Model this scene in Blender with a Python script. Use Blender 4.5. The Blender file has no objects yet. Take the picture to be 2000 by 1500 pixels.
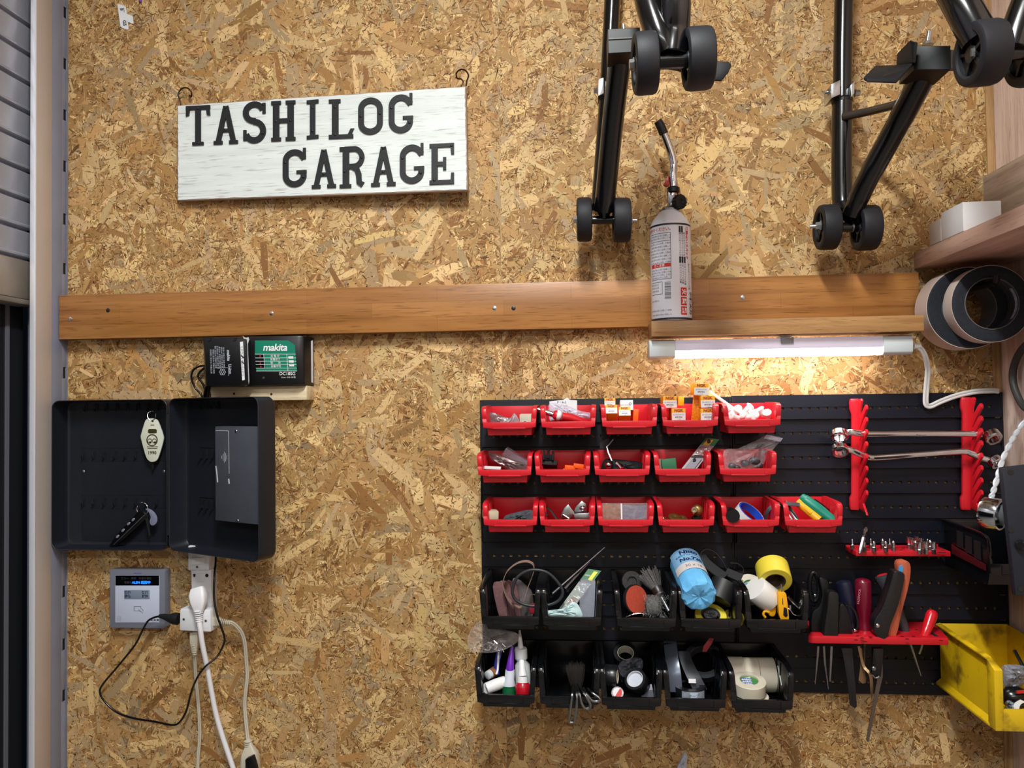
import bpy, bmesh, math, random
import numpy as np
from mathutils import Vector, Matrix, Euler
random.seed(7)
rng = np.random.default_rng(11)
SC = bpy.context.scene
COL = SC.collection
R = math.radians

# ------------------------------------------------------------------ camera
F = 1500.0                       # focal length in pixels of the 2000 x 1500 frame
CAMZ, CAMD = 1.45, 1.5           # camera height, distance to the back wall
YAW, PITCH, ROLL = 0.08971, 0.02530, -0.01298
_f = Vector((-math.sin(YAW)*math.cos(PITCH), math.cos(YAW)*math.cos(PITCH), math.sin(PITCH)))
_r = Vector((math.cos(YAW), math.sin(YAW), 0)); _u = _r.cross(_f)
_r, _u = _r*math.cos(ROLL)+_u*math.sin(ROLL), _u*math.cos(ROLL)-_r*math.sin(ROLL)
CAM = Vector((0, -CAMD, CAMZ))
cd = bpy.data.cameras.new('camera'); cam = bpy.data.objects.new('camera', cd); COL.objects.link(cam)
cd.sensor_width = 36; cd.lens = 36*F/2000; cd.clip_start = .02
cam.matrix_world = Matrix(((_r.x, _u.x, -_f.x, CAM.x), (_r.y, _u.y, -_f.y, CAM.y), (_r.z, _u.z, -_f.z, CAM.z), (0, 0, 0, 1)))
SC.camera = cam

def ray(px, py): return _r*((px-1000)/F) - _u*((py-750)/F) + _f
def W(px, py, d=0.0):            # point seen at (px, py), d metres in front of the back wall
    v = ray(px, py); return CAM + v*((CAMD-d)/v.y)
def WX(px, py, X):               # point seen at (px, py) on the plane x = X
    v = ray(px, py); return CAM + v*(X/v.x)
def WZ(px, py, Z):
    v = ray(px, py); return CAM + v*((Z-CAMZ)/v.z)
def PXS(px, py, d): return (W(px+.5, py, d)-W(px-.5, py, d)).length     # metres per pixel there
def Fr(px, py, d, rx=0, ry=0, rz=0):   # local frame at a point: x right, y away from the room, z up, unit = 1 px there
    s = PXS(px, py, d)
    return Matrix.Translation(W(px, py, d)) @ Euler((R(rx), R(ry), R(rz))).to_matrix().to_4x4() @ Matrix.Scale(s, 4)

# ------------------------------------------------------------------ materials
def lin(c):
    o = []
    for x in c[:3]:
        x = x/255.0
        o.append(x/12.92 if x <= .04045 else ((x+.055)/1.055)**2.4)
    return (*o, 1.0)
_M = {}
def mat(name, rgb, rough=.5, metal=0., var=.0, vscale=40., bump=0., bscale=200., emit=0., ecol=None, spec=.5, coat=0., stretch=(1, 1, 1), dirt=None):
    if name in _M: return _M[name]
    m = bpy.data.materials.new(name); m.use_nodes = True
    nt = m.node_tree; N = nt.nodes; L = nt.links; b = N['Principled BSDF']
    c = lin(rgb); b.inputs['Base Color'].default_value = c
    b.inputs['Roughness'].default_value = rough; b.inputs['Metallic'].default_value = metal
    b.inputs['Specular IOR Level'].default_value = spec; b.inputs['Coat Weight'].default_value = coat
    tc = N.new('ShaderNodeTexCoord'); mp = N.new('ShaderNodeMapping'); mp.inputs['Scale'].default_value = stretch
    L.new(tc.outputs['Object'], mp.inputs['Vector'])
    src = None
    if var:
        n = N.new('ShaderNodeTexNoise'); n.inputs['Scale'].default_value = vscale; n.inputs['Detail'].default_value = 5
        L.new(mp.outputs[0], n.inputs['Vector'])
        r = N.new('ShaderNodeValToRGB'); r.color_ramp.elements[0].position = .3; r.color_ramp.elements[1].position = .7
        r.color_ramp.elements[0].color = (*[x*(1-var) for x in c[:3]], 1)
        r.color_ramp.elements[1].color = (*[min(1, x*(1+var)) for x in c[:3]], 1)
        L.new(n.outputs['Fac'], r.inputs[0]); src = r.outputs[0]
        if dirt:
            n2 = N.new('ShaderNodeTexNoise'); n2.inputs['Scale'].default_value = dirt[1]; n2.inputs['Detail'].default_value = 8
            L.new(tc.outputs['Object'], n2.inputs['Vector'])
            r2 = N.new('ShaderNodeValToRGB'); r2.color_ramp.elements[0].position = dirt[2]; r2.color_ramp.elements[1].position = dirt[2]+.18
            L.new(n2.outputs['Fac'], r2.inputs[0])
            mx = N.new('ShaderNodeMix'); mx.data_type = 'RGBA'; L.new(r2.outputs[0], mx.inputs[0]); L.new(src, mx.inputs[6]); mx.inputs[7].default_value = lin(dirt[0]); src = mx.outputs[2]
        L.new(src, b.inputs['Base Color'])
    if bump:
        n = N.new('ShaderNodeTexNoise'); n.inputs['Scale'].default_value = bscale; n.inputs['Detail'].default_value = 4
        L.new(mp.outputs[0], n.inputs['Vector'])
        bp = N.new('ShaderNodeBump'); bp.inputs['Strength'].default_value = bump; bp.inputs['Distance'].default_value = .001
        L.new(n.outputs['Fac'], bp.inputs['Height']); L.new(bp.outputs[0], b.inputs['Normal'])
    if emit:
        b.inputs['Emission Color'].default_value = lin(ecol or rgb); b.inputs['Emission Strength'].default_value = emit
    _M[name] = m; return m

def wood(name, c1, c2, axis='x', fine=1., rough=.45, blocks=None, bump=.15):
    """two-tone grain stretched along an axis; blocks = (length, height, contrast) of laminated staves"""
    if name in _M: return _M[name]
    m = bpy.data.materials.new(name); m.use_nodes = True
    nt = m.node_tree; N = nt.nodes; L = nt.links; b = N['Principled BSDF']; b.inputs['Roughness'].default_value = rough
    tc = N.new('ShaderNodeTexCoord'); mp = N.new('ShaderNodeMapping')
    sc = {'x': (3, 60, 60), 'y': (60, 3, 60), 'z': (60, 60, 3)}[axis]; mp.inputs['Scale'].default_value = [v*fine for v in sc]
    L.new(tc.outputs['Object'], mp.inputs['Vector'])
    n = N.new('ShaderNodeTexNoise'); n.inputs['Scale'].default_value = 1.; n.inputs['Detail'].default_value = 6; n.inputs['Distortion'].default_value = .6
    L.new(mp.outputs[0], n.inputs['Vector'])
    r = N.new('ShaderNodeValToRGB'); e = r.color_ramp.elements
    e[0].position = .34; e[0].color = lin(c1); e[1].position = .62; e[1].color = lin(c2)
    L.new(n.outputs['Fac'], r.inputs[0]); out = r.outputs[0]
    mp2 = N.new('ShaderNodeMapping'); mp2.inputs['Scale'].default_value = [v*fine*9 for v in sc]; L.new(tc.outputs['Object'], mp2.inputs['Vector'])
    n2 = N.new('ShaderNodeTexNoise'); n2.inputs['Scale'].default_value = 1.; n2.inputs['Detail'].default_value = 2; L.new(mp2.outputs[0], n2.inputs['Vector'])
    r2 = N.new('ShaderNodeValToRGB'); r2.color_ramp.elements[0].position = .28; r2.color_ramp.elements[0].color = (.62, .58, .55, 1); r2.color_ramp.elements[1].position = .42; r2.color_ramp.elements[1].color = (1, 1, 1, 1)
    L.new(n2.outputs['Fac'], r2.inputs[0])
    mx = N.new('ShaderNodeMix'); mx.data_type = 'RGBA'; mx.blend_type = 'MULTIPLY'; mx.inputs[0].default_value = 1
    L.new(out, mx.inputs[6]); L.new(r2.outputs[0], mx.inputs[7]); out = mx.outputs[2]
    if blocks:
        bt = N.new('ShaderNodeTexBrick'); bt.inputs['Scale'].default_value = 1; bt.inputs['Brick Width'].default_value = blocks[0]; bt.inputs['Row Height'].default_value = blocks[1]
        bt.inputs['Mortar Size'].default_value = .0004; bt.inputs['Color1'].default_value = (1, 1, 1, 1); k = 1-blocks[2]; bt.inputs['Color2'].default_value = (k, k*.97, k*.93, 1); bt.inputs['Mortar'].default_value = (k*.8, k*.75, k*.7, 1)
        m3 = N.new('ShaderNodeMapping'); m3.inputs['Rotation'].default_value = (R(90), 0, 0) if axis == 'x' else (0, R(90), 0); L.new(tc.outputs['Object'], m3.inputs['Vector'])
        L.new(m3.outputs[0], bt.inputs['Vector'])
        mx = N.new('ShaderNodeMix'); mx.data_type = 'RGBA'; mx.blend_type = 'MULTIPLY'; mx.inputs[0].default_value = 1
        L.new(out, mx.inputs[6]); L.new(bt.outputs['Color'], mx.inputs[7]); out = mx.outputs[2]
    L.new(out, b.inputs['Base Color'])
    bp = N.new('ShaderNodeBump'); bp.inputs['Strength'].default_value = bump; bp.inputs['Distance'].default_value = .0006
    L.new(n2.outputs['Fac'], bp.inputs['Height']); L.new(bp.outputs[0], b.inputs['Normal'])
    _M[name] = m; return m

def clear(name, tint=(235, 235, 240), alpha=.25, rough=.12, bump=.5, var=1.):
    """thin clear film: mostly lets light through, with glossy creases"""
    if name in _M: return _M[name]
    m = bpy.data.materials.new(name); m.use_nodes = True
    nt = m.node_tree; N = nt.nodes; L = nt.links; b = N['Principled BSDF']
    b.inputs['Base Color'].default_value = lin(tint); b.inputs['Roughness'].default_value = rough; b.inputs['Specular IOR Level'].default_value = .8
    b.inputs['Alpha'].default_value = alpha
    n = N.new('ShaderNodeTexNoise'); n.inputs['Scale'].default_value = 90; n.inputs['Detail'].default_value = 3; n.inputs['Distortion'].default_value = 1.5
    tc = N.new('ShaderNodeTexCoord'); L.new(tc.outputs['Object'], n.inputs['Vector'])
    r = N.new('ShaderNodeValToRGB'); r.color_ramp.elements[0].position = .45; r.color_ramp.elements[1].position = .72
    r.color_ramp.elements[0].color = (alpha, alpha, alpha, 1); r.color_ramp.elements[1].color = (min(1, alpha*(1+1.2*var)),)*3+(1,)
    L.new(n.outputs['Fac'], r.inputs[0]); L.new(r.outputs[0], b.inputs['Alpha'])
    bp = N.new('ShaderNodeBump'); bp.inputs['Strength'].default_value = bump; bp.inputs['Distance'].default_value = .004
    L.new(n.outputs['Fac'], bp.inputs['Height']); L.new(bp.outputs[0], b.inputs['Normal'])
    _M[name] = m; return m

def osb():
    m = bpy.data.materials.new('osb_flakes'); m.use_nodes = True
    nt = m.node_tree; N = nt.nodes; L = nt.links; b = N['Principled BSDF']; b.inputs['Roughness'].default_value = .55; b.inputs['Specular IOR Level'].default_value = .3
    at = N.new('ShaderNodeAttribute'); at.attribute_name = 'flake'
    uv = N.new('ShaderNodeUVMap'); mp = N.new('ShaderNodeMapping'); mp.inputs['Scale'].default_value = (45, 1100, 1); L.new(uv.outputs[0], mp.inputs['Vector'])
    n = N.new('ShaderNodeTexNoise'); n.inputs['Scale'].default_value = 1; n.inputs['Detail'].default_value = 4; L.new(mp.outputs[0], n.inputs['Vector'])
    r = N.new('ShaderNodeValToRGB'); e = r.color_ramp.elements; e[0].position = .25; e[0].color = (.66, .62, .58, 1); e[1].position = .7; e[1].color = (1.08, 1.08, 1.08, 1)
    L.new(n.outputs['Fac'], r.inputs[0])
    mx = N.new('ShaderNodeMix'); mx.data_type = 'RGBA'; mx.blend_type = 'MULTIPLY'; mx.inputs[0].default_value = 1
    L.new(at.outputs['Color'], mx.inputs[6]); L.new(r.outputs[0], mx.inputs[7]); L.new(mx.outputs[2], b.inputs['Base Color'])
    bp = N.new('ShaderNodeBump'); bp.inputs['Strength'].default_value = .35; bp.inputs['Distance'].default_value = .0008; L.new(n.outputs['Fac'], bp.inputs['Height']); L.new(bp.outputs[0], b.inputs['Normal'])
    return m

# ------------------------------------------------------------------ mesh builder
def catmull(P, n=6, closed=False):
    P = [Vector(p) for p in P]; out = []; k = len(P)
    for i in range(k if closed else k-1):
        a, b, c, d = (P[(i-1) % k] if closed or i else P[0]), P[i], P[(i+1) % k], (P[(i+2) % k] if closed or i+2 < k else P[-1])
        for j in range(n):
            t = j/n
            out.append(.5*((2*b)+(c-a)*t+(2*a-5*b+4*c-d)*t*t+(3*b-a-3*c+d)*t**3))
    if not closed: out.append(P[-1])
    return out

class MB:
    def __init__(s, M=None): s.v = []; s.f = []; s.M = M or Matrix()
    def add(s, vs, fs):
        b = len(s.v); s.v += [s.M @ Vector(v) for v in vs]; s.f += [tuple(b+i for i in f) for f in fs]; return s
    def hexa(s, p):               # 8 corners: bottom loop 0-3, top loop 4-7
        return s.add(p, [(3, 2, 1, 0), (4, 5, 6, 7), (0, 1, 5, 4), (1, 2, 6, 5), (2, 3, 7, 6), (3, 0, 4, 7)])
    def box(s, x0, x1, y0, y1, z0, z1):
        return s.hexa([(x0, y0, z0), (x1, y0, z0), (x1, y1, z0), (x0, y1, z0), (x0, y0, z1), (x1, y0, z1), (x1, y1, z1), (x0, y1, z1)])
    def cbox(s, c, sz): return s.box(c[0]-sz[0]/2, c[0]+sz[0]/2, c[1]-sz[1]/2, c[1]+sz[1]/2, c[2]-sz[2]/2, c[2]+sz[2]/2)
    def loops(s, loops, caps=True, closed_v=True):
        n = len(loops[0]); vs = [v for l in loops for v in l]; fs = []
        for k in range(len(loops)-1):
            for i in range(n if closed_v else n-1):
                j = (i+1) % n; fs.append((k*n+i, k*n+j, (k+1)*n+j, (k+1)*n+i))
        if caps: fs.append(tuple(range(n-1, -1, -1))); fs.append(tuple((len(loops)-1)*n+i for i in range(n)))
        return s.add(vs, fs)
    def sweep(s, pts, prof, up=None, closed=False, scales=None, caps=True):
        P = [Vector(p) for p in pts]; n = len(P); loops = []; last = None
        for i in range(n):
            a = P[i-1] if (i or closed) else P[i]; c = P[(i+1) % n] if (i < n-1 or closed) else P[i]
            t = (c-a); t = t.normalized() if t.length > 1e-12 else Vector((0, 0, 1))
            if up is not None:
                u = Vector(up)
                if abs(u.normalized().dot(t)) > .98 and last is not None: u = last
                x = u.cross(t).normalized()
            else:
                if last is None:
                    h = Vector((0, 0, 1)) if abs(t.z) < .9 else Vector((0, 1, 0)); x = h.cross(t).normalized()
                else: x = (last - t*last.dot(t)).normalized()
                last = x
            y = t.cross(x); k = scales[i] if scales else 1
            if up is not None: last = y
            loops.append([P[i]+x*(a_*k)+y*(b_*k) for a_, b_ in prof])
        if closed: loops.append(loops[0]); caps = False
        return s.loops(loops, caps)
    def tube(s, pts, r, n=10, closed=False, scales=None):
        return s.sweep(pts, [(r*math.cos(2*math.pi*i/n), r*math.sin(2*math.pi*i/n)) for i in range(n)], None, closed, scales)
    def strip(s, pts, w, t, up, closed=False):      # w across (up x tangent), t along up
        return s.sweep(pts, [(-w/2, -t/2), (w/2, -t/2), (w/2, t/2), (-w/2, t/2)], up, closed)
    def cyl(s, p0, p1, r, r1=None, n=24):
        return s.rev(p0, Vector(p1)-Vector(p0), [(0, r), (1, r if r1 is None else r1)], n, unit=True)
    def rev(s, p0, axis, prof, n=28, unit=False, open_=False):    # prof: (h, radius) along axis
        p0 = Vector(p0); ax = Vector(axis); L = ax.length; t = ax/L
        h = Vector((0, 0, 1)) if abs(t.z) < .9 else Vector((1, 0, 0)); x = h.cross(t).normalized(); y = t.cross(x)
        loops = [[p0+t*(hh*(L if unit else 1))+(x*math.cos(2*math.pi*i/n)+y*math.sin(2*math.pi*i/n))*max(r, 1e-6) for i in range(n)] for hh, r in prof]
        return s.loops(loops, not open_)
    def ring(s, c, axis, ro, ri, w, n=40):          # annulus of width w starting at c
        pr = [(0, ri), (0, ro), (w, ro), (w, ri), (0, ri)]
        return s.rev(c, axis, pr, n, open_=True)
    def prism(s, poly, y0, y1):                      # outline in x, z
        return s.loops([[(x, y0, z) for x, z in poly], [(x, y1, z) for x, z in poly]])
    def ell(s, c, rx, ry, rz, n=16, m=10):
        c = Vector(c); loops = []
        for k in range(m+1):
            a = math.pi*k/m; q = max(math.sin(a), 1e-4)
            loops.append([c+Vector((rx*q*math.cos(2*math.pi*i/n), ry*q*math.sin(2*math.pi*i/n), -rz*math.cos(a))) for i in range(n)])
        return s.loops(loops)
    def plate(s, pts, d0, d1):       # outline given in picture points, real thickness from d0 (front) to d1 (back)
        f = [W(x, y, d0) for x, y in pts]
        return s.loops([f, [Vector((p.x, -d1, p.z)) for p in f]])
    def text(s, body, size, x=0, z=0, y=0, ang=0, align='CENTER', ext=.0, shear=0., bold=0., wide=1., fn=None, space=1.):
        cu = bpy.data.curves.new('t', 'FONT'); cu.body = body; cu.size = size; cu.align_x = align; cu.align_y = 'CENTER'
        cu.shear = shear; cu.offset = bold; cu.space_character = space; cu.resolution_u = 3; cu.extrude = 0
        o = bpy.data.objects.new('t', cu); COL.objects.link(o)
        dg = bpy.context.evaluated_depsgraph_get(); me = bpy.data.meshes.new_from_object(o.evaluated_get(dg))
        ca, sa = math.cos(R(ang)), math.sin(R(ang)); vs = []
        for v in me.vertices:
            a, b = v.co.x*wide, v.co.y
            a, b = a*ca+b*sa, -a*sa+b*ca
            vs.append(fn(x+a, z+b) if fn else (x+a, y, z+b))
        s.add(vs, [tuple(p.vertices) for p in me.polygons])
        bpy.data.objects.remove(o); bpy.data.curves.remove(cu); bpy.data.meshes.remove(me); return s
    def mesh(s, name, m, org, smooth=35, bevel=0., seg=2, uv=False):
        me = bpy.data.meshes.new(name); me.from_pydata([v-org for v in s.v], [], s.f)
        bm = bmesh.new(); bm.from_mesh(me)
        bmesh.ops.remove_doubles(bm, verts=bm.verts, dist=1e-7); bmesh.ops.recalc_face_normals(bm, faces=bm.faces)
        if bevel:
            ed = [e for e in bm.edges if len(e.link_faces) == 2 and e.calc_face_angle(0) > R(32)]
            bmesh.ops.bevel(bm, geom=ed, offset=bevel, segments=seg, profile=.5, affect='EDGES', clamp_overlap=True)
        bm.to_mesh(me); bm.free()
        if smooth:
            me.polygons.foreach_set('use_smooth', [True]*len(me.polygons)); me.set_sharp_from_angle(angle=R(smooth))
        me.materials.append(m); return me
    def centre(s):
        n = len(s.v); return Vector((sum(v.x for v in s.v)/n, sum(v.y for v in s.v)/n, min(v.z for v in s.v)))

ORG = {}
def tag(o, label=None, cat=None, group=None, kind=None):
    if label: o['label'] = label
    if cat: o['category'] = cat
    if group: o['group'] = group
    if kind: o['kind'] = kind
    return o
def thing(name, label, cat, loc, group=None):
    o = bpy.data.objects.new(name, None); COL.objects.link(o); o.empty_display_size = .02
    o.location = loc; ORG[o.name] = Vector(loc); return tag(o, label, cat, group)
def part(mb, name, m, parent, label=None, **k):
    org = ORG[parent.name]; o = bpy.data.objects.new(name, mb.mesh(name, m, org, **k)); COL.objects.link(o); o.parent = parent
    ORG[o.name] = org
    if label: o['label'] = label
    return o
def solo(mb, name, m, label, cat, group=None, **k):
    org = mb.centre(); o = bpy.data.objects.new(name, mb.mesh(name, m, org, **k)); COL.objects.link(o); o.location = org; ORG[o.name] = org
    return tag(o, label, cat, group)
def struct(mb, name, m, parent=None, **k):
    if parent: return part(mb, name, m, parent, **k)
    org = mb.centre(); o = bpy.data.objects.new(name, mb.mesh(name, m, org, **k)); COL.objects.link(o); o.location = org; ORG[o.name] = org
    return tag(o, kind='structure')
def dup(root, loc, label, group=None, rot=None):
    r = root.copy(); COL.objects.link(r); r.location = loc; r['label'] = label; ORG[r.name] = Vector(loc)
    if group: r['group'] = group
    if rot: r.rotation_euler = rot
    for ch in list(root.children):
        c = ch.copy(); COL.objects.link(c); c.parent = r
        for g in list(ch.children):
            d = g.copy(); COL.objects.link(d); d.parent = c
    return r
def rrect(w, h, r, n=5, cx=0, cz=0):     # rounded rectangle outline (x, z)
    o = []
    for sx, sz, a0 in ((1, 1, 0), (-1, 1, 90), (-1, -1, 180), (1, -1, 270)):
        for i in range(n+1):
            a = R(a0+90*i/n); o.append((cx+sx*(w/2-r)+r*math.cos(a), cz+sz*(h/2-r)+r*math.sin(a)))
    return o

# common materials
BLK = mat('black_plastic', (14, 15, 18), .38, var=.1, vscale=30, spec=.35)
BLKG = mat('black_gloss_plastic', (11, 12, 15), .22, var=.1, vscale=30)
BLKM = mat('black_matte_plastic', (22, 23, 26), .6, spec=.3, bump=.2, bscale=600)
RUB = mat('black_rubber', (25, 26, 31), .6, spec=.35, var=.15, vscale=60, bump=.1, bscale=300)
PAINT = mat('black_gloss_paint', (9, 9, 11), .2, var=.1, coat=.3)
RED = mat('red_plastic', (202, 25, 39), .33, var=.06, vscale=25)
CHROME = mat('chrome', (215, 216, 220), .12, 1.)
STEEL = mat('steel', (150, 151, 156), .32, 1., var=.12, vscale=80)
ZINC = mat('zinc', (185, 188, 192), .3, 1., var=.08)
DARKM = mat('dark_metal', (60, 58, 58), .4, .8)
WHITE = mat('white_plastic', (228, 228, 226), .4, var=.02)
CREAM = mat('cream_plastic', (205, 198, 178), .45, var=.05)
PAPER = mat('white_paper', (226, 228, 230), .8, var=.03)
INK = mat('black_ink', (22, 22, 24), .6)
GINK = mat('grey_ink', (110, 112, 122), .7)
RINK = mat('red_ink', (205, 40, 38), .6)
WINK = mat('white_ink', (230, 232, 232), .6)
LED, E1, E2, EXPO = 23.0, 46, 36, 0.0
# ------------------------------------------------------------------ the place
XL, XR, XS = W(133, 750).x, W(1955, 750).x, W(977, 400).x      # side limits of the board wall, joint between its two boards
ZC = 2.75
def flake_wall():
    x0, x1, z0, z1 = XL, XR, .45, 2.6
    verts, cols, uvs = [], [], []
    def col(base, n, sv=.13, sh=.03):
        c = np.array(lin(base)[:3])[None, :]*np.ones((n, 1)); v = 1+rng.normal(0, sv, (n, 1)); c = c*np.clip(v, .35, 1.75)
        c[:, 0] *= 1+rng.normal(0, sh*.6, n); c[:, 2] *= 1+rng.normal(0, sh*1.6, n)
        return np.clip(c, .01, .95)
    # slowly varying fields decide where the fine shreds lie thick, and the mean strand direction
    ph = rng.uniform(0, 6.28, (10, 2)); fr = rng.normal(0, 11, (10, 2))
    def field(x, z): return sum(np.sin(fr[k, 0]*x+ph[k, 0])*np.cos(fr[k, 1]*z+ph[k, 1]) for k in range(10))/3.
    def lay(n, Lr, Wr, h0, h1, bases, dens=None, taper=.35, sv=.13, clumps=None, tilt=.0):
        x = rng.uniform(x0, x1, n); z = rng.uniform(z0, z1, n)
        if clumps:
            cx = rng.uniform(x0, x1, clumps); cz = rng.uniform(z0, z1, clumps); k = rng.integers(0, clumps, n//2)
            x[:n//2] = cx[k]+rng.normal(0, .03, n//2); z[:n//2] = cz[k]+rng.normal(0, .03, n//2)
        if dens is not None:
            g = field(x, z); keep = rng.uniform(-1.2, 1.2, n) < g*dens[0]+dens[1]; x, z = x[keep], z[keep]; n = len(x)
        Ls = rng.uniform(*Lr, n)*.5; Ws = rng.uniform(*Wr, n)*.5; a = rng.uniform(0, math.pi, n)
        ca, sa = np.cos(a), np.sin(a); h = rng.uniform(h0, h1, n)
        q = np.empty((n, 6, 3)); U = np.empty((n, 6, 2))
        bend = rng.normal(0, .12, n)*Ls; tl_ = rng.normal(0, tilt, n)*Ws; t2 = rng.normal(0, tilt*.25, n)*np.minimum(Ls, .004)
        for i, (su, sv_) in enumerate(((-1, -1), (0, -1), (1, -1), (1, 1), (0, 1), (-1, 1))):
            u = su*Ls*(1-taper*rng.uniform(0, 1, n)*(1 if su else 0)); v = sv_*Ws*(1-(taper*rng.uniform(0, 1.6, n) if su else 0*Ws))+(0 if su else bend*.5)
            q[:, i, 0] = np.clip(x+ca*u-sa*v, x0, x1); q[:, i, 2] = np.clip(z+sa*u+ca*v, z0, z1); q[:, i, 1] = -np.clip(h+sv_*tl_+su*t2, .00005, .00125)
            lf = x < XS
            q[:, i, 0] = np.where(lf, np.minimum(q[:, i, 0], XS-.0005), np.maximum(q[:, i, 0], XS+.0005))
            U[:, i, 0] = u+x*3; U[:, i, 1] = v+z*7+rng.uniform(0, 1)
        w = rng.integers(0, len(bases), n); c = np.empty((n, 3))
        for k, bs in enumerate(bases):
            sel = w == k; c[sel] = col(bs, int(sel.sum()), sv)
        verts.append(q.reshape(-1, 3)); uvs.append(U.reshape(-1, 2)); cols.append(np.repeat(c, 6, 0))
    tan, tan2, lt, br, gy, dk = (190, 151, 98), (176, 134, 80), (220, 187, 132), (150, 106, 60), (184, 157, 118), (104, 70, 38)
    lay(9000, (.04, .12), (.012, .03), .0001, .0003, [tan, tan2, tan, br], sv=.10)
    lay(26000, (.018, .055), (.003, .009), .0003, .0006, [tan, tan2, lt, br, tan], sv=.19)
    lay(4600, (.05, .14), (.010, .028), .0004, .0008, [tan, gy, tan2, tan, lt, lt], sv=.13, taper=.3)
    lay(230000, (.004, .018), (.0008, .0023), .0006, .001, [tan, lt, tan2, br, lt, tan, lt, dk, br], dens=(.85, .12), sv=.27, tilt=.2)
    lay(34000, (.003, .010), (.0007, .0017), .0007, .00105, [dk, (112, 72, 36), (128, 84, 44)], dens=(.6, .2), tilt=.1)
    lay(900, (.04, .11), (.005, .018), .0007, .00105, [tan, gy, lt, tan2, br], sv=.12, taper=.3)
    lay(2300, (.002, .007), (.0012, .0036), .0010, .00115, [(62, 40, 22), (46, 30, 18)], taper=.8)
    V = np.concatenate(verts); U = np.concatenate(uvs); C = np.concatenate(cols); n = len(V)//6
    # the board itself, behind the flakes: two slabs with a narrow joint
    slabs = []
    for a, b in ((x0, XS-.0008), (XS+.0008, x1)): slabs += [(a, 0, 0), (b, 0, 0), (b, 0, ZC), (a, 0, ZC)]
    slabs += [(x0-.004, .0015, 0), (x1+.1, .0015, 0), (x1+.1, .0015, ZC), (x0-.004, .0015, ZC)]
    S = np.array(slabs); V = np.concatenate([V, S]); ns = len(S)//4
    me = bpy.data.meshes.new('wall_back'); me.vertices.add(len(V)); me.vertices.foreach_set('co', V.ravel())
    tot = n*6+ns*4; me.loops.add(tot); me.loops.foreach_set('vertex_index', np.arange(tot, dtype=np.int32))
    me.polygons.add(n+ns); st = np.concatenate([np.arange(n)*6, n*6+np.arange(ns)*4]).astype(np.int32); me.polygons.foreach_set('loop_start', st)
    me.polygons.foreach_set('loop_total', np.concatenate([np.full(n, 6), np.full(ns, 4)]).astype(np.int32))
    uvl = me.uv_layers.new(name='UVMap'); uvl.data.foreach_set('uv', np.concatenate([U, S[:, [0, 2]]]).astype(np.float32).ravel())
    me.update(calc_edges=True)
    at = me.color_attributes.new('flake', 'FLOAT_COLOR', 'POINT')
    sc_ = np.tile(np.array(lin((196, 164, 118))[:3]), (len(S), 1)); Ca = np.concatenate([C, sc_]); Ca = np.concatenate([Ca, np.ones((len(Ca), 1))], 1)
    at.data.foreach_set('color', Ca.astype(np.float32).ravel())
    me.materials.append(osb()); o = bpy.data.objects.new('wall_back', me); COL.objects.link(o); ORG[o.name] = Vector((0, 0, 0)); tag(o, kind='structure')
flake_wall()

CONC = mat('concrete', (128, 126, 122), .85, var=.12, vscale=6)
struct(MB().box(-4, XR+.05, -4.2, .05, -.1, 0), 'floor', CONC)
struct(MB().box(-1.6, XR+.2, -4.2, .05, ZC, ZC+.1), 'ceiling', mat('ceiling_board', (196, 190, 180), .9, var=.05))
PINK = wood('pale_cedar', (200, 170, 154), (228, 202, 188), 'z', .8, .6, bump=.1)
struct(MB().box(XR, XR+.05, -4.2, .05, 0, ZC), 'wall_right', PINK)
struct(MB().box(-1.6, XR+.05, -4.25, -4.2, 0, ZC), 'wall_front', mat('plaster', (150, 146, 140), .9, var=.05))
lf = MB(); lf.box(XL-.16, XL-.11, -4.2, -2.6, 0, ZC); lf.box(XL-.16, XL-.11, -2.6, .05, 2.45, ZC)
struct(lf, 'wall_left', mat('plaster', (150, 146, 140), .9))
# narrow fillet of board edge in the corner
e0, e1 = W(1941, 750, .004).x, XR
struct(MB().box(e0, XR-.0005, -.005, -.0015, .5, 2.5), 'trim_1', wood('board_edge', (150, 112, 70), (186, 148, 100), 'z', 1.4, .7))
# slotted steel upright at the shutter opening
st = MB(); GX = XL-.002
st.box(GX-.045, GX, -.003, .03, .4, 2.7); st.box(GX-.045, GX+.0015, -.0485, -.019, .4, 2.7)
zs = [W(128, y, .008).z for y in (25, 125, 225, 325, 428, 525, 628, 728, 830, 935, 1045, 1155, 1258, 1358)]
zs = [zs[0]+.1*k for k in range(5, 0, -1)]+zs; last = 2.7
for z in zs:
    st.box(GX-.001, GX, -.019, -.003, z+.0115, last); st.box(GX-.001, GX, -.019, -.0125, z-.0116, z+.0116); last = z-.0115
st.box(GX-.001, GX, -.019, -.003, .4, last); st.box(GX-.05, GX-.045, -.0485, .03, .4, 2.7)
T2 = struct(st, 'trim_2', mat('blue_grey_steel', (136, 143, 164), .45, .2, var=.04, vscale=20), bevel=.0004)
part(MB().box(GX-.0035, GX-.0018, -.0165, -.0032, .45, 2.65), 'slot_shade_sheet', mat('slot_shade', (8, 8, 9), .8), T2)  # black sheet standing in for the shade inside the slots

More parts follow.
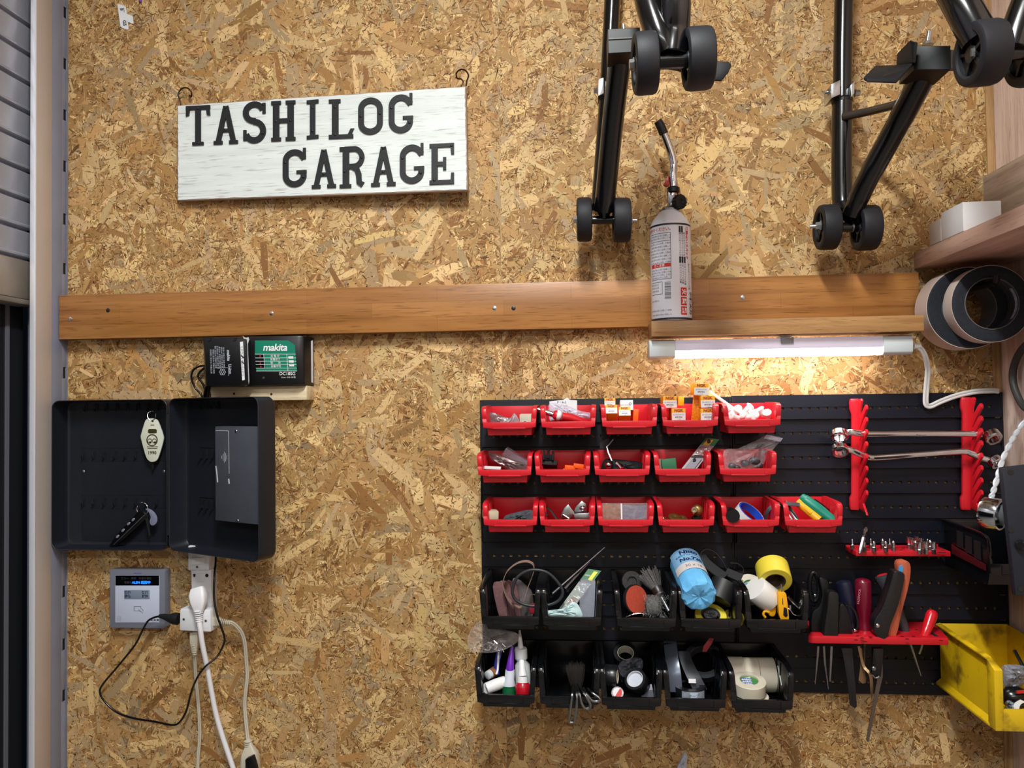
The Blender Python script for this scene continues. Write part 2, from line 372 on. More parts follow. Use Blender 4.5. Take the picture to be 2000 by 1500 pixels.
# roller shutter
ALU = mat('brushed_aluminium', (196, 198, 204), .32, 1., var=.06, vscale=60, stretch=(1, 1, .05))
ALUB = mat('bronze_aluminium', (196, 184, 176), .42, .3, var=.1, vscale=14, stretch=(1, 1, .12))
SHUT = mat('shutter_steel', (164, 167, 178), .38, .35, var=.1, vscale=18, stretch=(1, 1, .6))
sh = thing('roller_shutter', 'grey ribbed metal roller shutter half raised over the dark night opening', 'shutter', (XL-.03, -.6, 1.6))
m = MB(); m.box(XL-.003, XL+.0005, -.0950, -.0495, .3, 2.7); part(m, 'guide_rail', ALUB, sh, bevel=.002)
m = MB(); m.box(XL-.010, XL+.0018, -.0995, -.0952, .3, 2.7); part(m, 'rail_lip', mat('bright_aluminium', (226, 228, 236), .35, .3), sh, bevel=.0015, label='bright bare aluminium edge of the guide rail')
for y0, y1, X in ((-.128, -.118, XL-.075), (-.150, -.140, XL-.075), (-.172, -.166, XL-.085)):
    m = MB(); m.box(X, X+.02, y0, y1, .3, 2.5); part(m, 'outer_rail', ALU, sh, bevel=.002)
CX = XL-.03
zb = WX(55, 598, CX).z; zt = WX(57, 512, CX).z; pitch = .0585
y_a, y_b = WX(62, 300, CX).y, -2.5
zz = [(0, zt)]; z = zt
while z < 2.5:
    for dx, dz in ((-.010, .001), (-.010, .0050), (.0005, .0065), (.0035, .0080), (.0040, .0110), (.0020, .0130), (-.0005, .0150), (.0010, .030), (.0030, .045), (.0040, .0555), (.0030, .0572), (-.010, pitch)): zz.append((dx, z+dz))
    z += pitch
m = MB(); n = len(zz); vs = [(CX+dx, y_a, q) for dx, q in zz]+[(CX+dx, y_b, q) for dx, q in zz]
m.add(vs, [(i, i+1, n+i+1, n+i) for i in range(n-1)]); part(m, 'slat_curtain', SHUT, sh, smooth=9)
m = MB(); m.box(CX-.03, CX+.004, y_b, y_a, zb+.012, zt); part(m, 'bottom_bar', mat('bottom_bar_alu', (176, 166, 154), .4, .5, var=.1, vscale=20), sh, bevel=.002)
m = MB(); m.box(CX-.03, CX+.012, y_b, y_a, zb, zb+.010); m2 = MB(); m2.box(XL-.066, XL-.062, -.128, -.0490, .3, 2.7); part(m2, 'channel_back', mat('channel_dark', (20, 21, 25), .5), sh); part(MB().box(XL-.0618, XL-.058, -.129, -.124, .3, 2.7), 'channel_edge', ALU, sh); part(MB().box(XL-.0618, XL-.059, -.098, -.089, .3, 2.7), 'channel_strip', mat('channel_grey', (120, 122, 130), .45, .4), sh); part(m, 'seal', mat('dusty_rubber', (120, 112, 104), .8), sh, bevel=.002)

# ------------------------------------------------------------------ long wooden rail and shelf
RW = wood('amber_timber', (150, 99, 48), (178, 123, 66), 'x', .8, .38, blocks=(.26, .029, .12))
RW2 = wood('amber_timber_edge', (150, 106, 62), (178, 134, 84), 'x', 1.2, .5)
DR = .030
xa = XL+.001; xb = W(1795, 560, DR).x
zt1 = W(113, 577, DR).z; zb1 = W(113, 663, DR).z
rail = thing('wall_rail', 'long amber timber rail fixed along the chipboard wall with screws', 'timber rail', (xa, -.015, zb1))
part(MB().box(xa, xb, -DR, -.0015, zb1, zt1), 'rail_board', RW, rail, bevel=.0012)
for px, py in ((137, 623), (211, 606), (530, 612), (966, 602), (1003, 602), (1451, 581)):
    c = W(px, py, DR); m = MB(); m.rev(c+Vector((0, .001, 0)), (0, -1, 0), [(0, .0042), (.0014, .0042), (.0018, .0034)], 14)
    m.box(c.x-.0028, c.x+.0028, c.y-.0010, c.y-.0006, c.z-.0005, c.z+.0005)
    part(m, 'screw', ZINC if px not in (211, 1003) else DARKM, rail)
DS = .100
sx0, sx1 = W(1272, 640, DS).x, W(1805, 640, DS).x; sz1 = W(1272, 627, DS).z; sz0 = W(1272, 657, DS).z
solo(MB().box(sx0, sx1, -DS, -DR-.0005, sz0, sz1), 'narrow_shelf', RW2, 'narrow timber shelf ledge screwed to the rail above the strip light', 'shelf', bevel=.001)

# strip light under it
la, lb = W(1268, 682, .082), W(1783, 682, .082); lz1 = W(1268, 663, .082).z; lz0 = W(1268, 699.5, .082).z
lz1 = min(lz1, sz0-.0015)
lamp = thing('strip_light', 'white LED strip light glowing under the narrow shelf', 'lamp', ((la.x+lb.x)/2, -.06, lz0))
h = lz1-lz0
def lampsec(x0, x1, ins=0., top=None):
    m = MB(); pr = [(-.082-ins, lz1-.004), (-.084-ins, lz1-h*.5), (-.082-ins, lz0+.004-ins), (-.078, lz0-ins), (-.048, lz0-ins), (-.046, lz1-.001), (-.078, lz1-.001)]
    m.loops([[(x0, y, z) for y, z in pr], [(x1, y, z) for y, z in pr]]); return m
xc0, xc1 = W(1319, 682, .082).x, W(1725, 682, .082).x
CAPM = mat('pale_cap_plastic', (206, 214, 216), .4)
part(lampsec(la.x, xc0, .0012), 'end_cap', CAPM, lamp, bevel=.0015)
part(lampsec(xc1, lb.x, .0012), 'end_cap', CAPM, lamp, bevel=.0015)
m = MB(); pr = [(-.0835, lz1-.002), (-.0835, lz0+h*.36), (-.048, lz0+h*.36), (-.046, lz1-.002)]
m.loops([[(xc0, y, z) for y, z in pr], [(xc1, y, z) for y, z in pr]]); part(m, 'housing', mat('lilac_housing', (206, 198, 214), .35, emit=.16, ecol=(222, 214, 232)), lamp, bevel=.001)
m = MB(); pr = [(-.083, lz0+h*.355), (-.0815, lz0+.003), (-.076, lz0), (-.050, lz0), (-.048, lz0+h*.355)]
m.loops([[(xc0+.0005, y, z) for y, z in pr], [(xc1-.0005, y, z) for y, z in pr]])
part(m, 'diffuser', mat('led_diffuser', (255, 250, 252), .4, emit=LED, ecol=(255, 246, 244)), lamp, label='glowing white diffuser')
m = MB(); a, b = W(1525, 660, .086), W(1550, 660, .086); m.box(a.x, b.x, -.0868, -.0852, W(1525, 671, .086).z, W(1525, 659, .086).z); m.box(a.x, b.x, -.0862, -.05, lz1+.0005, lz1+.0014)
part(m, 'clip', mat('grey_clip', (120, 118, 120), .4, .3), lamp, bevel=.0004)
c = W(1784, 676, .066); m = MB(); m.cyl(c, c+Vector((.012, 0, 0)), .006, .0045, 16); part(m, 'cable_grip', WHITE, lamp)
pts = [W(1791, 677, .066), W(1799, 682, .064), W(1807, 697, .056), W(1812, 722, .04), W(1810, 752, .028), W(1808, 780, .022), W(1810, 791, .020), W(1818, 793, .019), W(1838, 784, .018), W(1868, 773, .017), W(1905, 765, .016), W(1938, 763, .012), W(1950, 764, .010)]
m = MB(); P = catmull(pts, 8)
for o in (-.0024, .0024):
    Q = []
    for i, p in enumerate(P):
        t = (P[min(i+1, len(P)-1)]-P[max(i-1, 0)]).normalized(); n_ = t.cross(Vector((0, 1, 0))).normalized(); Q.append(p+n_*o)
    m.tube(Q, .0027, 10)
part(m, 'power_cable', mat('white_cable', (214, 212, 210), .45), lamp)

# ------------------------------------------------------------------ hanging sign
SG = [(W(346, 205, .020), W(346, 392, .020)), (W(910, 168, .040), W(914, 372, .040))]
def SQ(u, v, o=0.):               # u along, v up the board, o out of its face
    top = SG[0][0].lerp(SG[1][0], u); bot = SG[0][1].lerp(SG[1][1], u); p = bot.lerp(top, v); return p+Vector((.07, -.99, 0)).normalized()*o
def S2(px, py, o=.0):             # picture point on the sign face
    d = .020+.020*(px-346)/566.0; return W(px, py, d)+Vector((.035, -1, 0)).normalized()*o
sgn = thing('name_sign', 'whitewashed wooden sign board with black iron letters hanging from two hooks', 'sign', (W(630, 280).x, -.03, SG[0][1].z))
WHT = wood('whitewash_paint', (212, 219, 216), (226, 232, 229), 'x', .7, .6, bump=.35)
m = MB(); q = [SQ(0, 0), SQ(1, 0), SQ(1, 1), SQ(0, 1)]; bk = Vector((0, .012, 0))
m.hexa([q[0], q[1], q[1]+bk, q[0]+bk, q[3], q[2], q[2]+bk, q[3]+bk]); part(m, 'board', wood('bare_edge_timber', (150, 128, 118), (178, 156, 142), 'x', 1., .7), sgn, bevel=.0025)
m = MB(); i_ = [SQ(.004, .012, .0004), SQ(.996, .012, .0004), SQ(.996, .988, .0004), SQ(.004, .988, .0004)]; bk = Vector((0, .003, 0))
jag = []
for k in range(4):
    a, b = i_[k], i_[(k+1) % 4]
    for t in range(40):
        p = a.lerp(b, t/40); p = p+Vector((random.uniform(-1, 1), 0, random.uniform(-1, 1)))*.0009; jag.append(p)
m.loops([jag, [p+bk for p in jag]]); part(m, 'painted_face', WHT, sgn, label='white painted face with a worn edge')
def strp(P, t, K=1.63):           # constant-width stroke as an outline (K: letter height over width)
    P = [Vector((x, y*K)) for x, y in P]; L_, R_ = [], []
    for i, p in enumerate(P):
        d = (P[min(i+1, len(P)-1)]-P[max(i-1, 0)]).normalized(); n_ = Vector((-d.y, d.x))*t/2; L_.append(p+n_); R_.append(p-n_)
    return [(v.x, v.y/K) for v in L_+R_[::-1]]
def bar(x0, x1, y0, y1): return [(x0, y0), (x1, y0), (x1, y1), (x0, y1)]
def arc(cx, cy, rx, ry, a0, a1, n=18): return [(cx+rx*math.cos(R(a0+(a1-a0)*i/n)), cy+ry*math.sin(R(a0+(a1-a0)*i/n))) for i in range(n+1)]
T_ = .245
GL = {
 'T': [bar(.385, .615, .0, 1), bar(0, 1, .9, 1), [(0, .74), (.13, .76), (.17, 1), (.02, 1)], [(1, .74), (.87, .76), (.83, 1), (.98, 1)], bar(.27, .73, 0, .08)],
 'A': [strp([(.17, .02), (.5, .96)], .21), strp([(.83, .02), (.5, .96)], .21), bar(.25, .75, .3, .39), bar(0, .36, 0, .085), bar(.64, 1, 0, .085)],
 'S': [strp(arc(.5, .735, .37, .21, 20, 270)+arc(.5, .265, .37, .235, 90, -160), T_), bar(.84, .97, .70, .97), bar(.03, .16, .03, .30)],
 'H': [bar(.07, .33, 0, 1), bar(.67, .93, 0, 1), bar(.1, .9, .45, .56), bar(0, .4, 0, .085), bar(.6, 1, 0, .085), bar(0, .4, .915, 1), bar(.6, 1, .915, 1)],
 'I': [bar(.27, .73, 0, 1), bar(0, 1, 0, .09), bar(0, 1, .91, 1)],
 'L': [bar(.12, .38, 0, 1), bar(.0, .46, .91, 1), bar(.0, .96, 0, .1), [(.82, 0), (1, .24), (.86, .24), (.72, .06)]],
 'O': [strp(arc(.5, .68, .39, .21, 0, 180)+arc(.5, .32, .39, .21, 180, 360)+[(.89, .34), (.89, .5), (.89, .68)], T_*.98)],
 'G': [strp([(.9, .74)]+arc(.5, .68, .38, .22, 25, 180)+arc(.5, .32, .38, .22, 180, 350)+[(.87, .38)], T_*.98), bar(.85, .97, .72, 1), bar(.58, 1, .36, .44)],
 'R': [bar(.12, .38, 0, 1), bar(0, .46, 0, .085), bar(0, .3, .9, 1), strp([(.2, .945), (.5, .945)]+arc(.56, .735, .33, .215, 80, -80)+[(.5, .52), (.3, .52)], .2), strp([(.5, .52), (.68, .45), (.76, .32), (.78, .12), (.93, .06)], .22)],
 'E': [bar(.08, .34, 0, 1), bar(0, .9, 0, .1), bar(0, .9, .91, 1), [(.84, .0), (1, 0), (1, .27), (.88, .27)], [(.84, 1), (1, 1), (1, .73), (.88, .73)], bar(.25, .62, .45, .55), bar(.55, .68, .35, .66)]}
LETR = mat('letter_iron', (30, 30, 32), .45, .2, bump=.4, bscale=900)
for ch, x0, x1, y0, y1 in (('T', 143, 295, 282, 530), ('A', 318, 470, 275, 523), ('S', 500, 648, 260, 507), ('H', 680, 832, 252, 503), ('I', 903, 977, 246, 490), ('L', 1042, 1202, 241, 488), ('O', 1228, 1380, 222, 472), ('G', 1418, 1572, 205, 460),
                           ('G', 752, 902, 550, 800), ('A', 935, 1087, 550, 800), ('R', 1110, 1268, 540, 797), ('A', 1308, 1462, 532, 787), ('G', 1488, 1642, 520, 778), ('E', 1675, 1830, 520, 775)):
    m = MB(); yo = 0
    for poly in GL[ch]:
        yo += .00012
        def mp(u, v, o):
            X = x0+(x1-x0)*u; Y = y1+(y0-y1)*v-(u-.5)*7
            return S2(320+X/3.226, 120+Y/3.226, o)
        m.loops([[mp(u, v, .0035+yo) for u, v in poly], [mp(u, v, .0002) for u, v in poly]])
    LO = part(m, 'letter', LETR, sgn, smooth=30)
    yo = .0046
    for u, v in {'T': ((.5, .93), (.5, .06)), 'A': ((.5, .93), (.5, .35)), 'S': ((.88, .93), (.86, .2)), 'H': ((.2, .5), (.8, .5)), 'I': ((.5, .8), (.5, .2)), 'L': ((.25, .8), (.25, .1)), 'O': ((.11, .5), (.89, .55)), 'G': ((.12, .65), (.86, .27)), 'R': ((.88, .72), (.2, .4)), 'E': ((.9, .93), (.2, .1))}[ch]:
        X = x0+(x1-x0)*u; Y = y1+(y0-y1)*v-(u-.5)*7
        m = MB(); m.ell(S2(320+X/3.226, 120+Y/3.226, yo), .0026, .0010, .0026, 10, 6); part(m, 'rivet', LETR, LO)
# hooks the sign hangs on
HK = mat('bronze_hook', (58, 44, 34), .35, .8)
for (hx, hy, sg, lb_) in ((362, 186, 1, 'small dark screw hook at the lower corner of the name sign'), (901, 150, -1, 'small dark screw hook at the higher corner of the name sign')):
    d = .02 if sg > 0 else .034; s = PXS(hx, hy, d); c = W(hx, hy, d)
    P = [c+Vector((sg*-9*s, 0, -18*s)), c+Vector((sg*-11*s, 0, -8*s)), c+Vector((sg*-14*s, 0, 2*s)), c+Vector((sg*-8*s, 0, 12*s)), c+Vector((sg*2*s, 0, 14*s)), c+Vector((sg*10*s, .002, 8*s)), c+Vector((sg*9*s, .006, 0)), c+Vector((sg*3*s, d*.5, 3*s)), c+Vector((sg*1*s, d-.0015, 4*s))]
    m = MB(); m.tube(catmull(P, 6), .0016, 8)
    solo(m, 'screw_hook', HK, lb_, 'hook')
# price tag
tg = thing('price_tag', 'small white paper price tag on a thread loop stuck to the chipboard', 'tag', W(242, 30, .002))
m = MB(); m.plate([(229, 7), (243, 11), (246, 15), (251, 57), (248, 58), (238, 54), (235, 51)], .0028, .0016); m.plate([(247, 27), (259, 31), (261, 47), (250, 43)], .0026, .0016); part(m, 'paper', PAPER, tg)
fn = lambda a, b: W(240+a, 32-b, .0030)
m = MB(); m.text('証', 9, -2, 12, ang=84, fn=fn, bold=.2); m.text('G5', 9, 3, -13, ang=84, fn=fn, bold=.3); part(m, 'lettering', INK, tg, smooth=0)
m = MB(); m.tube(catmull([W(x, y, .0026) for x, y in ((259, 31), (266, 28), (272, 33), (277, 42), (276, 52), (268, 53), (261, 46))], 6), .0006, 6); part(m, 'thread', mat('brown_thread', (104, 84, 72), .6), tg)
m = MB(); m.cyl(W(274, -4, .003), W(274, 4, .003), .0028, n=12); solo(m, 'push_pin', mat('purple_plastic', (112, 60, 160), .35), 'purple push pin in the chipboard above the price tag', 'pin')
# ------------------------------------------------------------------ motorcycle paddock stands
def wheel(parent, c, ax, D, w, hub=True, side=1):
    """castor wheel: tyre tread, recessed hub face, axle bolt; c centre, ax axle direction"""
    a = Vector(ax).normalized(); r = D/2; c = Vector(c); p = c-a*w/2
    m = MB(); m.rev(p, a, [(w*.06, r*.66), (0, r*.72), (0, r*.90), (w*.05, r*.965), (w*.2, r), (w*.8, r), (w*.95, r*.965), (w, r*.90), (w, r*.72), (w*.94, r*.66), (w*.06, r*.66)], 48, open_=True)
    wl = part(m, 'wheel', RUB, parent, smooth=40)
    m = MB(); m.rev(p+a*w*.22, a, [(0, r*.67), (w*.56, r*.67)], 40); m.rev(p+a*w*.06, a, [(0, r*.26), (w*.88, r*.26)], 24)
    for k in range(5):
        q = R(72*k+20); h = Vector((0, 0, 1)); x = h.cross(a).normalized(); y = a.cross(x); dr = x*math.cos(q)+y*math.sin(q); tn = a.cross(dr)
        P = [p+a*(w*.12)+dr*(r*.2)+tn*r*.05*sg for sg in (-1, 1)]+[p+a*(w*.12)+dr*(r*.68)+tn*r*.05*sg for sg in (1, -1)]
        m.hexa(P+[v+a*w*.7 for v in P])
    part(m, 'hub', mat('hub_plastic', (22, 22, 25), .5), wl)
    return wl
def bolt(parent, c, ax, r, L, stud=0.):
    a = Vector(ax).normalized(); c = Vector(c); m = MB()
    m.rev(c, a, [(0, r*1.5), (L*.2, r*1.5), (L*.2, r*1.15), (L, r*1.15)], 6)
    if stud: m.cyl(c+a*L, c+a*(L+stud), r*.6, n=12)
    return part(m, 'bolt', ZINC, parent)
def tb(parent, name, pts, r, m_=None, n=28, sc=None, cat_=True):
    m = MB(); m.tube(catmull(pts, 8) if cat_ else pts, r, n, scales=sc); return part(m, name, m_ or PAINT, parent, smooth=50)

# stand beside the torch
A = thing('paddock_stand', 'black motorcycle paddock stand hanging behind the gas torch, its wheel pairs seen head on', 'motorcycle stand', W(1190, 430, .1))
tb(A, 'long_tube', [W(1169, 415, .070), W(1178, 300, .066), W(1187, 170, .062), W(1196, 0, .060), W(1206, -220, .056)], .0150, cat_=True)
tb(A, 'short_tube', [W(1180, 412, .105), W(1187, 340, .135), W(1199, 220, .20), W(1212, 112, .26)], .0183)
m = MB(); m.tube(catmull([W(1180, 396, .100), W(1180, 408, .098), W(1180, 418, .096), W(1180, 426, .094)], 4), .0165, 20, scales=[1.1, 1.05, 1.02, 1, 1, .95, .85, .75, .68, .62, .6, .55, .5]); part(m, 'welded_foot', PAINT, A, smooth=50)
m = MB(); m.cyl(W(1157, 430, .094), W(1199, 430, .094), .0075); part(m, 'axle', BLKG, A)
wheel(A, W(1141, 429, .094), (1, .02, 0), .080, .027); wheel(A, W(1214, 430, .094), (1, .02, 0), .080, .031)
bolt(A, W(1127, 430, .094), (-1, 0, 0), .0058, .007); bolt(A, W(1229, 431, .094), (1, 0, 0), .0052, .006, .008)
# lift bracket
c0, c1 = W(1186, 95, .285), W(1246, 93, .265); s = PXS(1210, 95, .28)
m = MB(); hh = 24*s; m.box(c0.x, c1.x, -.31, -.26, c0.z-hh, c0.z+hh); part(m, 'square_sleeve', BLK, A, bevel=.001, smooth=20)
m = MB(); m.box(c0.x+.0012, c1.x, -.3116, -.3101, c0.z+.002, c0.z+.004); part(m, 'sleeve_seam', DARKM, A)
m = MB(); p = W(1219, 70, .285); m.cyl(p, p+Vector((0, 0, .004)), .008, .006, 8); m.cyl(p+Vector((0, 0, .004)), p+Vector((-.001, 0, .018)), .0034, .003, 12); part(m, 'thumb_bolt', ZINC, A)
m = MB(); m.plate([(1395, 122), (1422, 123), (1428, 130), (1422, 143), (1408, 160), (1393, 159)], .36, .366); part(m, 'paddle', BLKM, A, bevel=.0015)
m = MB(); pp = [W(1246, 108, .29), W(1330, 120, .33), W(1394, 138, .363)]; m.strip(pp, .03, .006, (0, 1, 0)); part(m, 'bracket_arm', BLK, A, bevel=.001)
m = MB(); m.plate([(1169, 155), (1179, 151), (1179, 182), (1168, 188)], .085, .045); part(m, 'clamp', ZINC, A, bevel=.0006)
bolt(A, W(1167, 177, .075), (-1, 0, 0), .0045, .007)
# far side of the same stand, reaching into the room
DU = .46
tb(A, 'side_tube', [W(1245, -170, DU-.06), W(1262, -20, DU-.02), W(1284, 60, DU), W(1303, 104, DU)], .0185)
tb(A, 'side_tube', [W(1322, -190, DU+.02), W(1320, 0, DU+.01), W(1318, 60, DU), W(1313, 108, DU)], .0200)
m = MB(); m.plate([(1272, -10), (1281, -10), (1290, 22), (1280, 24)], DU-.01, DU-.016); part(m, 'tab', BLK, A)
m = MB(); m.cyl(W(1283, 120, DU), W(1343, 117, DU), .0108); part(m, 'axle', BLKG, A)
wheel(A, W(1260, 124, DU), (1, .03, .04), .0815, .0305); wheel(A, W(1364, 115, DU), (1, .03, .04), .0815, .0350)
m = MB(); q = W(1343, 118, DU); m.rev(q, (1, .03, .04), [(0, .0125), (.002, .0125)], 24); part(m, 'washer', ZINC, A)
bolt(A, W(1238, 126, DU), (-1, -.03, -.04), .0062, .006)

# stand by the corner
B = thing('paddock_stand', 'black motorcycle paddock stand hanging beside the cedar post, an angled tube carrying an L-shaped paddle', 'motorcycle stand', W(1655, 440, .1))
tb(B, 'long_tube', [W(1650, 412, .080), W(1645, 385, .074), W(1644, 300, .070), W(1645, 197, .068)], .0178)
tb(B, 'upper_tube', [W(1645, 199, .066), W(1646, 100, .064), W(1648, 0, .062), W(1651, -220, .058)], .0162)
m = MB(); c = W(1645, 198, .068); m.rev(c-Vector((0, 0, .003)), (0, 0, 1), [(0, .0184), (.005, .0188), (.008, .017)], 28); part(m, 'collar', BLKG, B)
tb(B, 'angled_tube', [W(1664, 420, .105), W(1676, 390, .12), W(1700, 340, .15), W(1755, 240, .20), W(1812, 132, .27)], .0195, sc=[.86]*9+[.9]*8+[.95]*8+[1]*8)
m = MB(); m.tube(catmull([W(1648, 400, .082), W(1656, 414, .09), W(1664, 424, .095), W(1668, 432, .097)], 4), .0155, 20); part(m, 'welded_foot', PAINT, B, smooth=50)
tb(B, 'brace', [W(1647, 228, .085), W(1700, 217, .12), W(1752, 204, .18)], .0072, mat('brown_black_paint', (58, 50, 44), .3))
m = MB(); m.cyl(W(1632, 444, .096), W(1676, 444, .096), .0085); part(m, 'axle', BLKG, B)
wheel(B, W(1616, 444, .096), (1, 0, 0), .080, .031); wheel(B, W(1692, 445, .096), (1, 0, 0), .080, .034)
bolt(B, W(1604, 441, .105), (-1, .2, 0), .0062, .009, .010)
m = MB(); q = W(1664, 444, .1); m.rev(q, (1, 0, 0), [(0, .0085), (.0016, .0085)], 20); part(m, 'washer', ZINC, B)
for xs, x1, y0, y1, sg in ((1624, 1641, 156, 192, -1), (1662, 1669, 158, 190, 1)):
    m = MB(); m.plate([(xs, y0+8), (x1, y0), (x1, y1-8), (xs, y1)], .092, .05); part(m, 'clamp', ZINC, B, bevel=.0006)
bolt(B, W(1627, 180, .075), (-1, 0, 0), .0050, .010, .005); bolt(B, W(1669, 182, .075), (1, 0, 0), .0048, .009)
# lift bracket with its L-shaped paddle
db = .30
m = MB(); f = [W(1785, 88, db), W(1857, 89, db+.02), W(1857, 137, db+.02), W(1785, 136, db)]; bk = [W(1785, 88, db-.055), W(1857, 89, db-.035), W(1857, 137, db-.035), W(1785, 136, db-.055)]
m.hexa([f[3], f[2], Vector((f[2].x, bk[2].y, f[2].z)), Vector((f[3].x, bk[3].y, f[3].z)), f[0], f[1], Vector((f[1].x, bk[1].y, f[1].z)), Vector((f[0].x, bk[0].y, f[0].z))]); part(m, 'square_sleeve', BLK, B, bevel=.0012, smooth=20)
m = MB(); m.plate([(1857, 97), (1900, 100), (1900, 134), (1857, 134)], db+.005, db-.004); part(m, 'flat_bar', mat('grey_steel_paint', (92, 92, 98), .5, .5), B)
m = MB(); p = W(1812, 88, db-.03); m.cyl(p, p+Vector((0, 0, .005)), .009, .007, 8); m.cyl(p+Vector((0, 0, .005)), p+Vector((.003, 0, .021)), .0042, .0036, 12); part(m, 'thumb_bolt', ZINC, B)
m = MB()
o_ = [W(1777, 80, db+.012), W(1786, 82, db+.012), W(1784, 122, db+.015), W(1752, 156, db+.02), W(1690, 152, db+.06), W(1686, 149, db+.06), W(1712, 127, db-.01), W(1753, 126, db-.02), W(1752, 104, db-.03)]
th = Vector((.0035, .004, .0035)); m.loops([o_, [p+th for p in o_]]); 
m = MB()
up = [W(1752, 104, db-.045), W(1777, 79, db+.02), W(1785, 83, db+.02), W(1783, 122, db+.02), W(1750, 130, db-.045)]
m.loops([up, [p+Vector((.005, .002, 0)) for p in up]])
lo = [W(1752, 127, db-.045), W(1782, 123, db+.02), W(1751, 157, db+.045), W(1694, 155, db+.045), W(1687, 150, db+.04), W(1709, 128, db-.045)]
m.loops([lo, [p+Vector((.0, .001, -.0045)) for p in lo]]); part(m, 'paddle', BLKM, B, bevel=.0012)
DV = .46
tb(B, 'side_tube', [W(1790, -180, DV-.06), W(1850, -45, DV-.03), W(1880, 12, DV-.01), W(1915, 78, DV)], .0225)
tb(B, 'side_tube', [W(2075, -150, DV), W(2020, -20, DV), W(1990, 60, DV), W(1978, 100, DV)], .0215)
m = MB(); m.cyl(W(1955, 104, DV), W(2040, 100, DV), .0095); part(m, 'axle', BLKG, B)
wheel(B, W(1919, 104, DV), (1, .04, .06), .0825, .038); wheel(B, W(2017, 106, DV-.02), (1, .04, .06), .0825, .036)
bolt(B, W(1903, 103, DV+.012), (-1, .3, 0), .0052, .004)

# ------------------------------------------------------------------ gas torch on the shelf
dT = .066; bx = 1312; rT = 39.5*PXS(bx, 540, dT); base = W(bx, 625, dT); base.z = sz1+.0006
zT = lambda py: W(bx, py, dT).z
tor = thing('gas_torch', 'white gas canister with a silver torch nozzle standing on the narrow shelf', 'gas torch', base)
m = MB(); z0 = base.z; zsh = zT(441); ztop = zT(414)
m.rev(base, (0, 0, 1), [(0, rT*.93), (.002, rT*.98), (.006, rT*.99), (.008, rT), (zsh-z0-.004, rT), (zsh-z0, rT*.985), (zT(430)-z0, rT*.84), (ztop-z0, rT*.50), (ztop-z0+.002, rT*.46)], 56)
part(m, 'canister', mat('can_white', (230, 230, 240), .4), tor, smooth=50)
m = MB(); m.rev(base+Vector((0, 0, .0015)), (0, 0, 1), [(0, rT*1.004), (.0035, rT*1.004)], 56); part(m, 'band', mat('band_dark', (40, 40, 46), .4), tor); m = MB(); m.rev((base.x, base.y, zsh-.006), (0, 0, 1), [(0, rT*1.004), (.0034, rT*1.004)], 56); part(m, 'band', mat('band_dark', (40, 40, 46), .4), tor)
m = MB(); m.rev((base.x, base.y, ztop+.001), (0, 0, 1), [(0, rT*.50), (.003, rT*.50), (.004, rT*.42), (.008, rT*.34), (.009, rT*.2)], 40); part(m, 'valve_cup', STEEL, tor)
# burner tube
P = [W(1312, 383, dT), W(1316, 365, dT), W(1314, 340, dT), W(1315, 320, dT), W(1310, 298, dT+.002), W(1302, 275, dT+.006), W(1295, 258, dT+.01)]
m = MB(); m.tube(catmull(P, 8), 8.0*PXS(1310, 320, dT), 22); part(m, 'burner_tube', CHROME, tor, smooth=50)
m = MB(); m.tube([W(1296.5, 262, dT+.009), W(1292, 250, dT+.012), W(1288, 242, dT+.013), W(1284.5, 236, dT+.015)], 8.6*PXS(1290, 250, dT), 22, scales=[1.02, 1.02, 1, .9]); part(m, 'nozzle_tip', mat('heat_black', (34, 32, 32), .45, .5), tor, smooth=50)
m = MB(); m.rev(W(1315, 378, dT), (0, 0, 1), [(0, .0095), (.002, .0115), (.010, .0115), (.012, .0095)], 26); part(m, 'collar', BLK, tor)
m = MB(); m.cyl(W(1315, 400, dT), W(1315, 377, dT), .0050, n=16); m.cyl(W(1311, 414, dT), W(1311, 398, dT), .0075, n=16); m.box(W(1297, 0, dT).x, W(1309, 0, dT).x, -dT-.006, -dT+.006, zT(410), zT(370)); part(m, 'valve_body', STEEL, tor, bevel=.001)
m = MB(); a = W(1316, 398, dT+.004); b = W(1331, 393, dT+.022); m.rev(a, b-a, [(0, .004), (.25, .005), (.3, .0105), (.5, .0125), (1, .0125), (1.04, .009), (1.04, .004), (.98, .003)], 24, unit=True)
part(m, 'control_knob', BLK, tor)
m = MB(); 
for k in range(12):
    q = R(30*k); t = (b-a).normalized(); x = Vector((0, 0, 1)).cross(t).normalized(); y = t.cross(x); o = (x*math.cos(q)+y*math.sin(q))*.0127
    m.cyl(a.lerp(b, .5)+o, a.lerp(b, .98)+o, .0011, n=6)
part(m, 'grip_rib', BLKM, tor)
m = MB(); m.plate([(1296, 361), (1300, 352), (1304, 344), (1307, 344), (1307, 362), (1302, 364)], dT+.004, dT-.004); part(m, 'igniter_trigger', mat('trigger_red', (168, 22, 34), .35), tor, bevel=.0006)
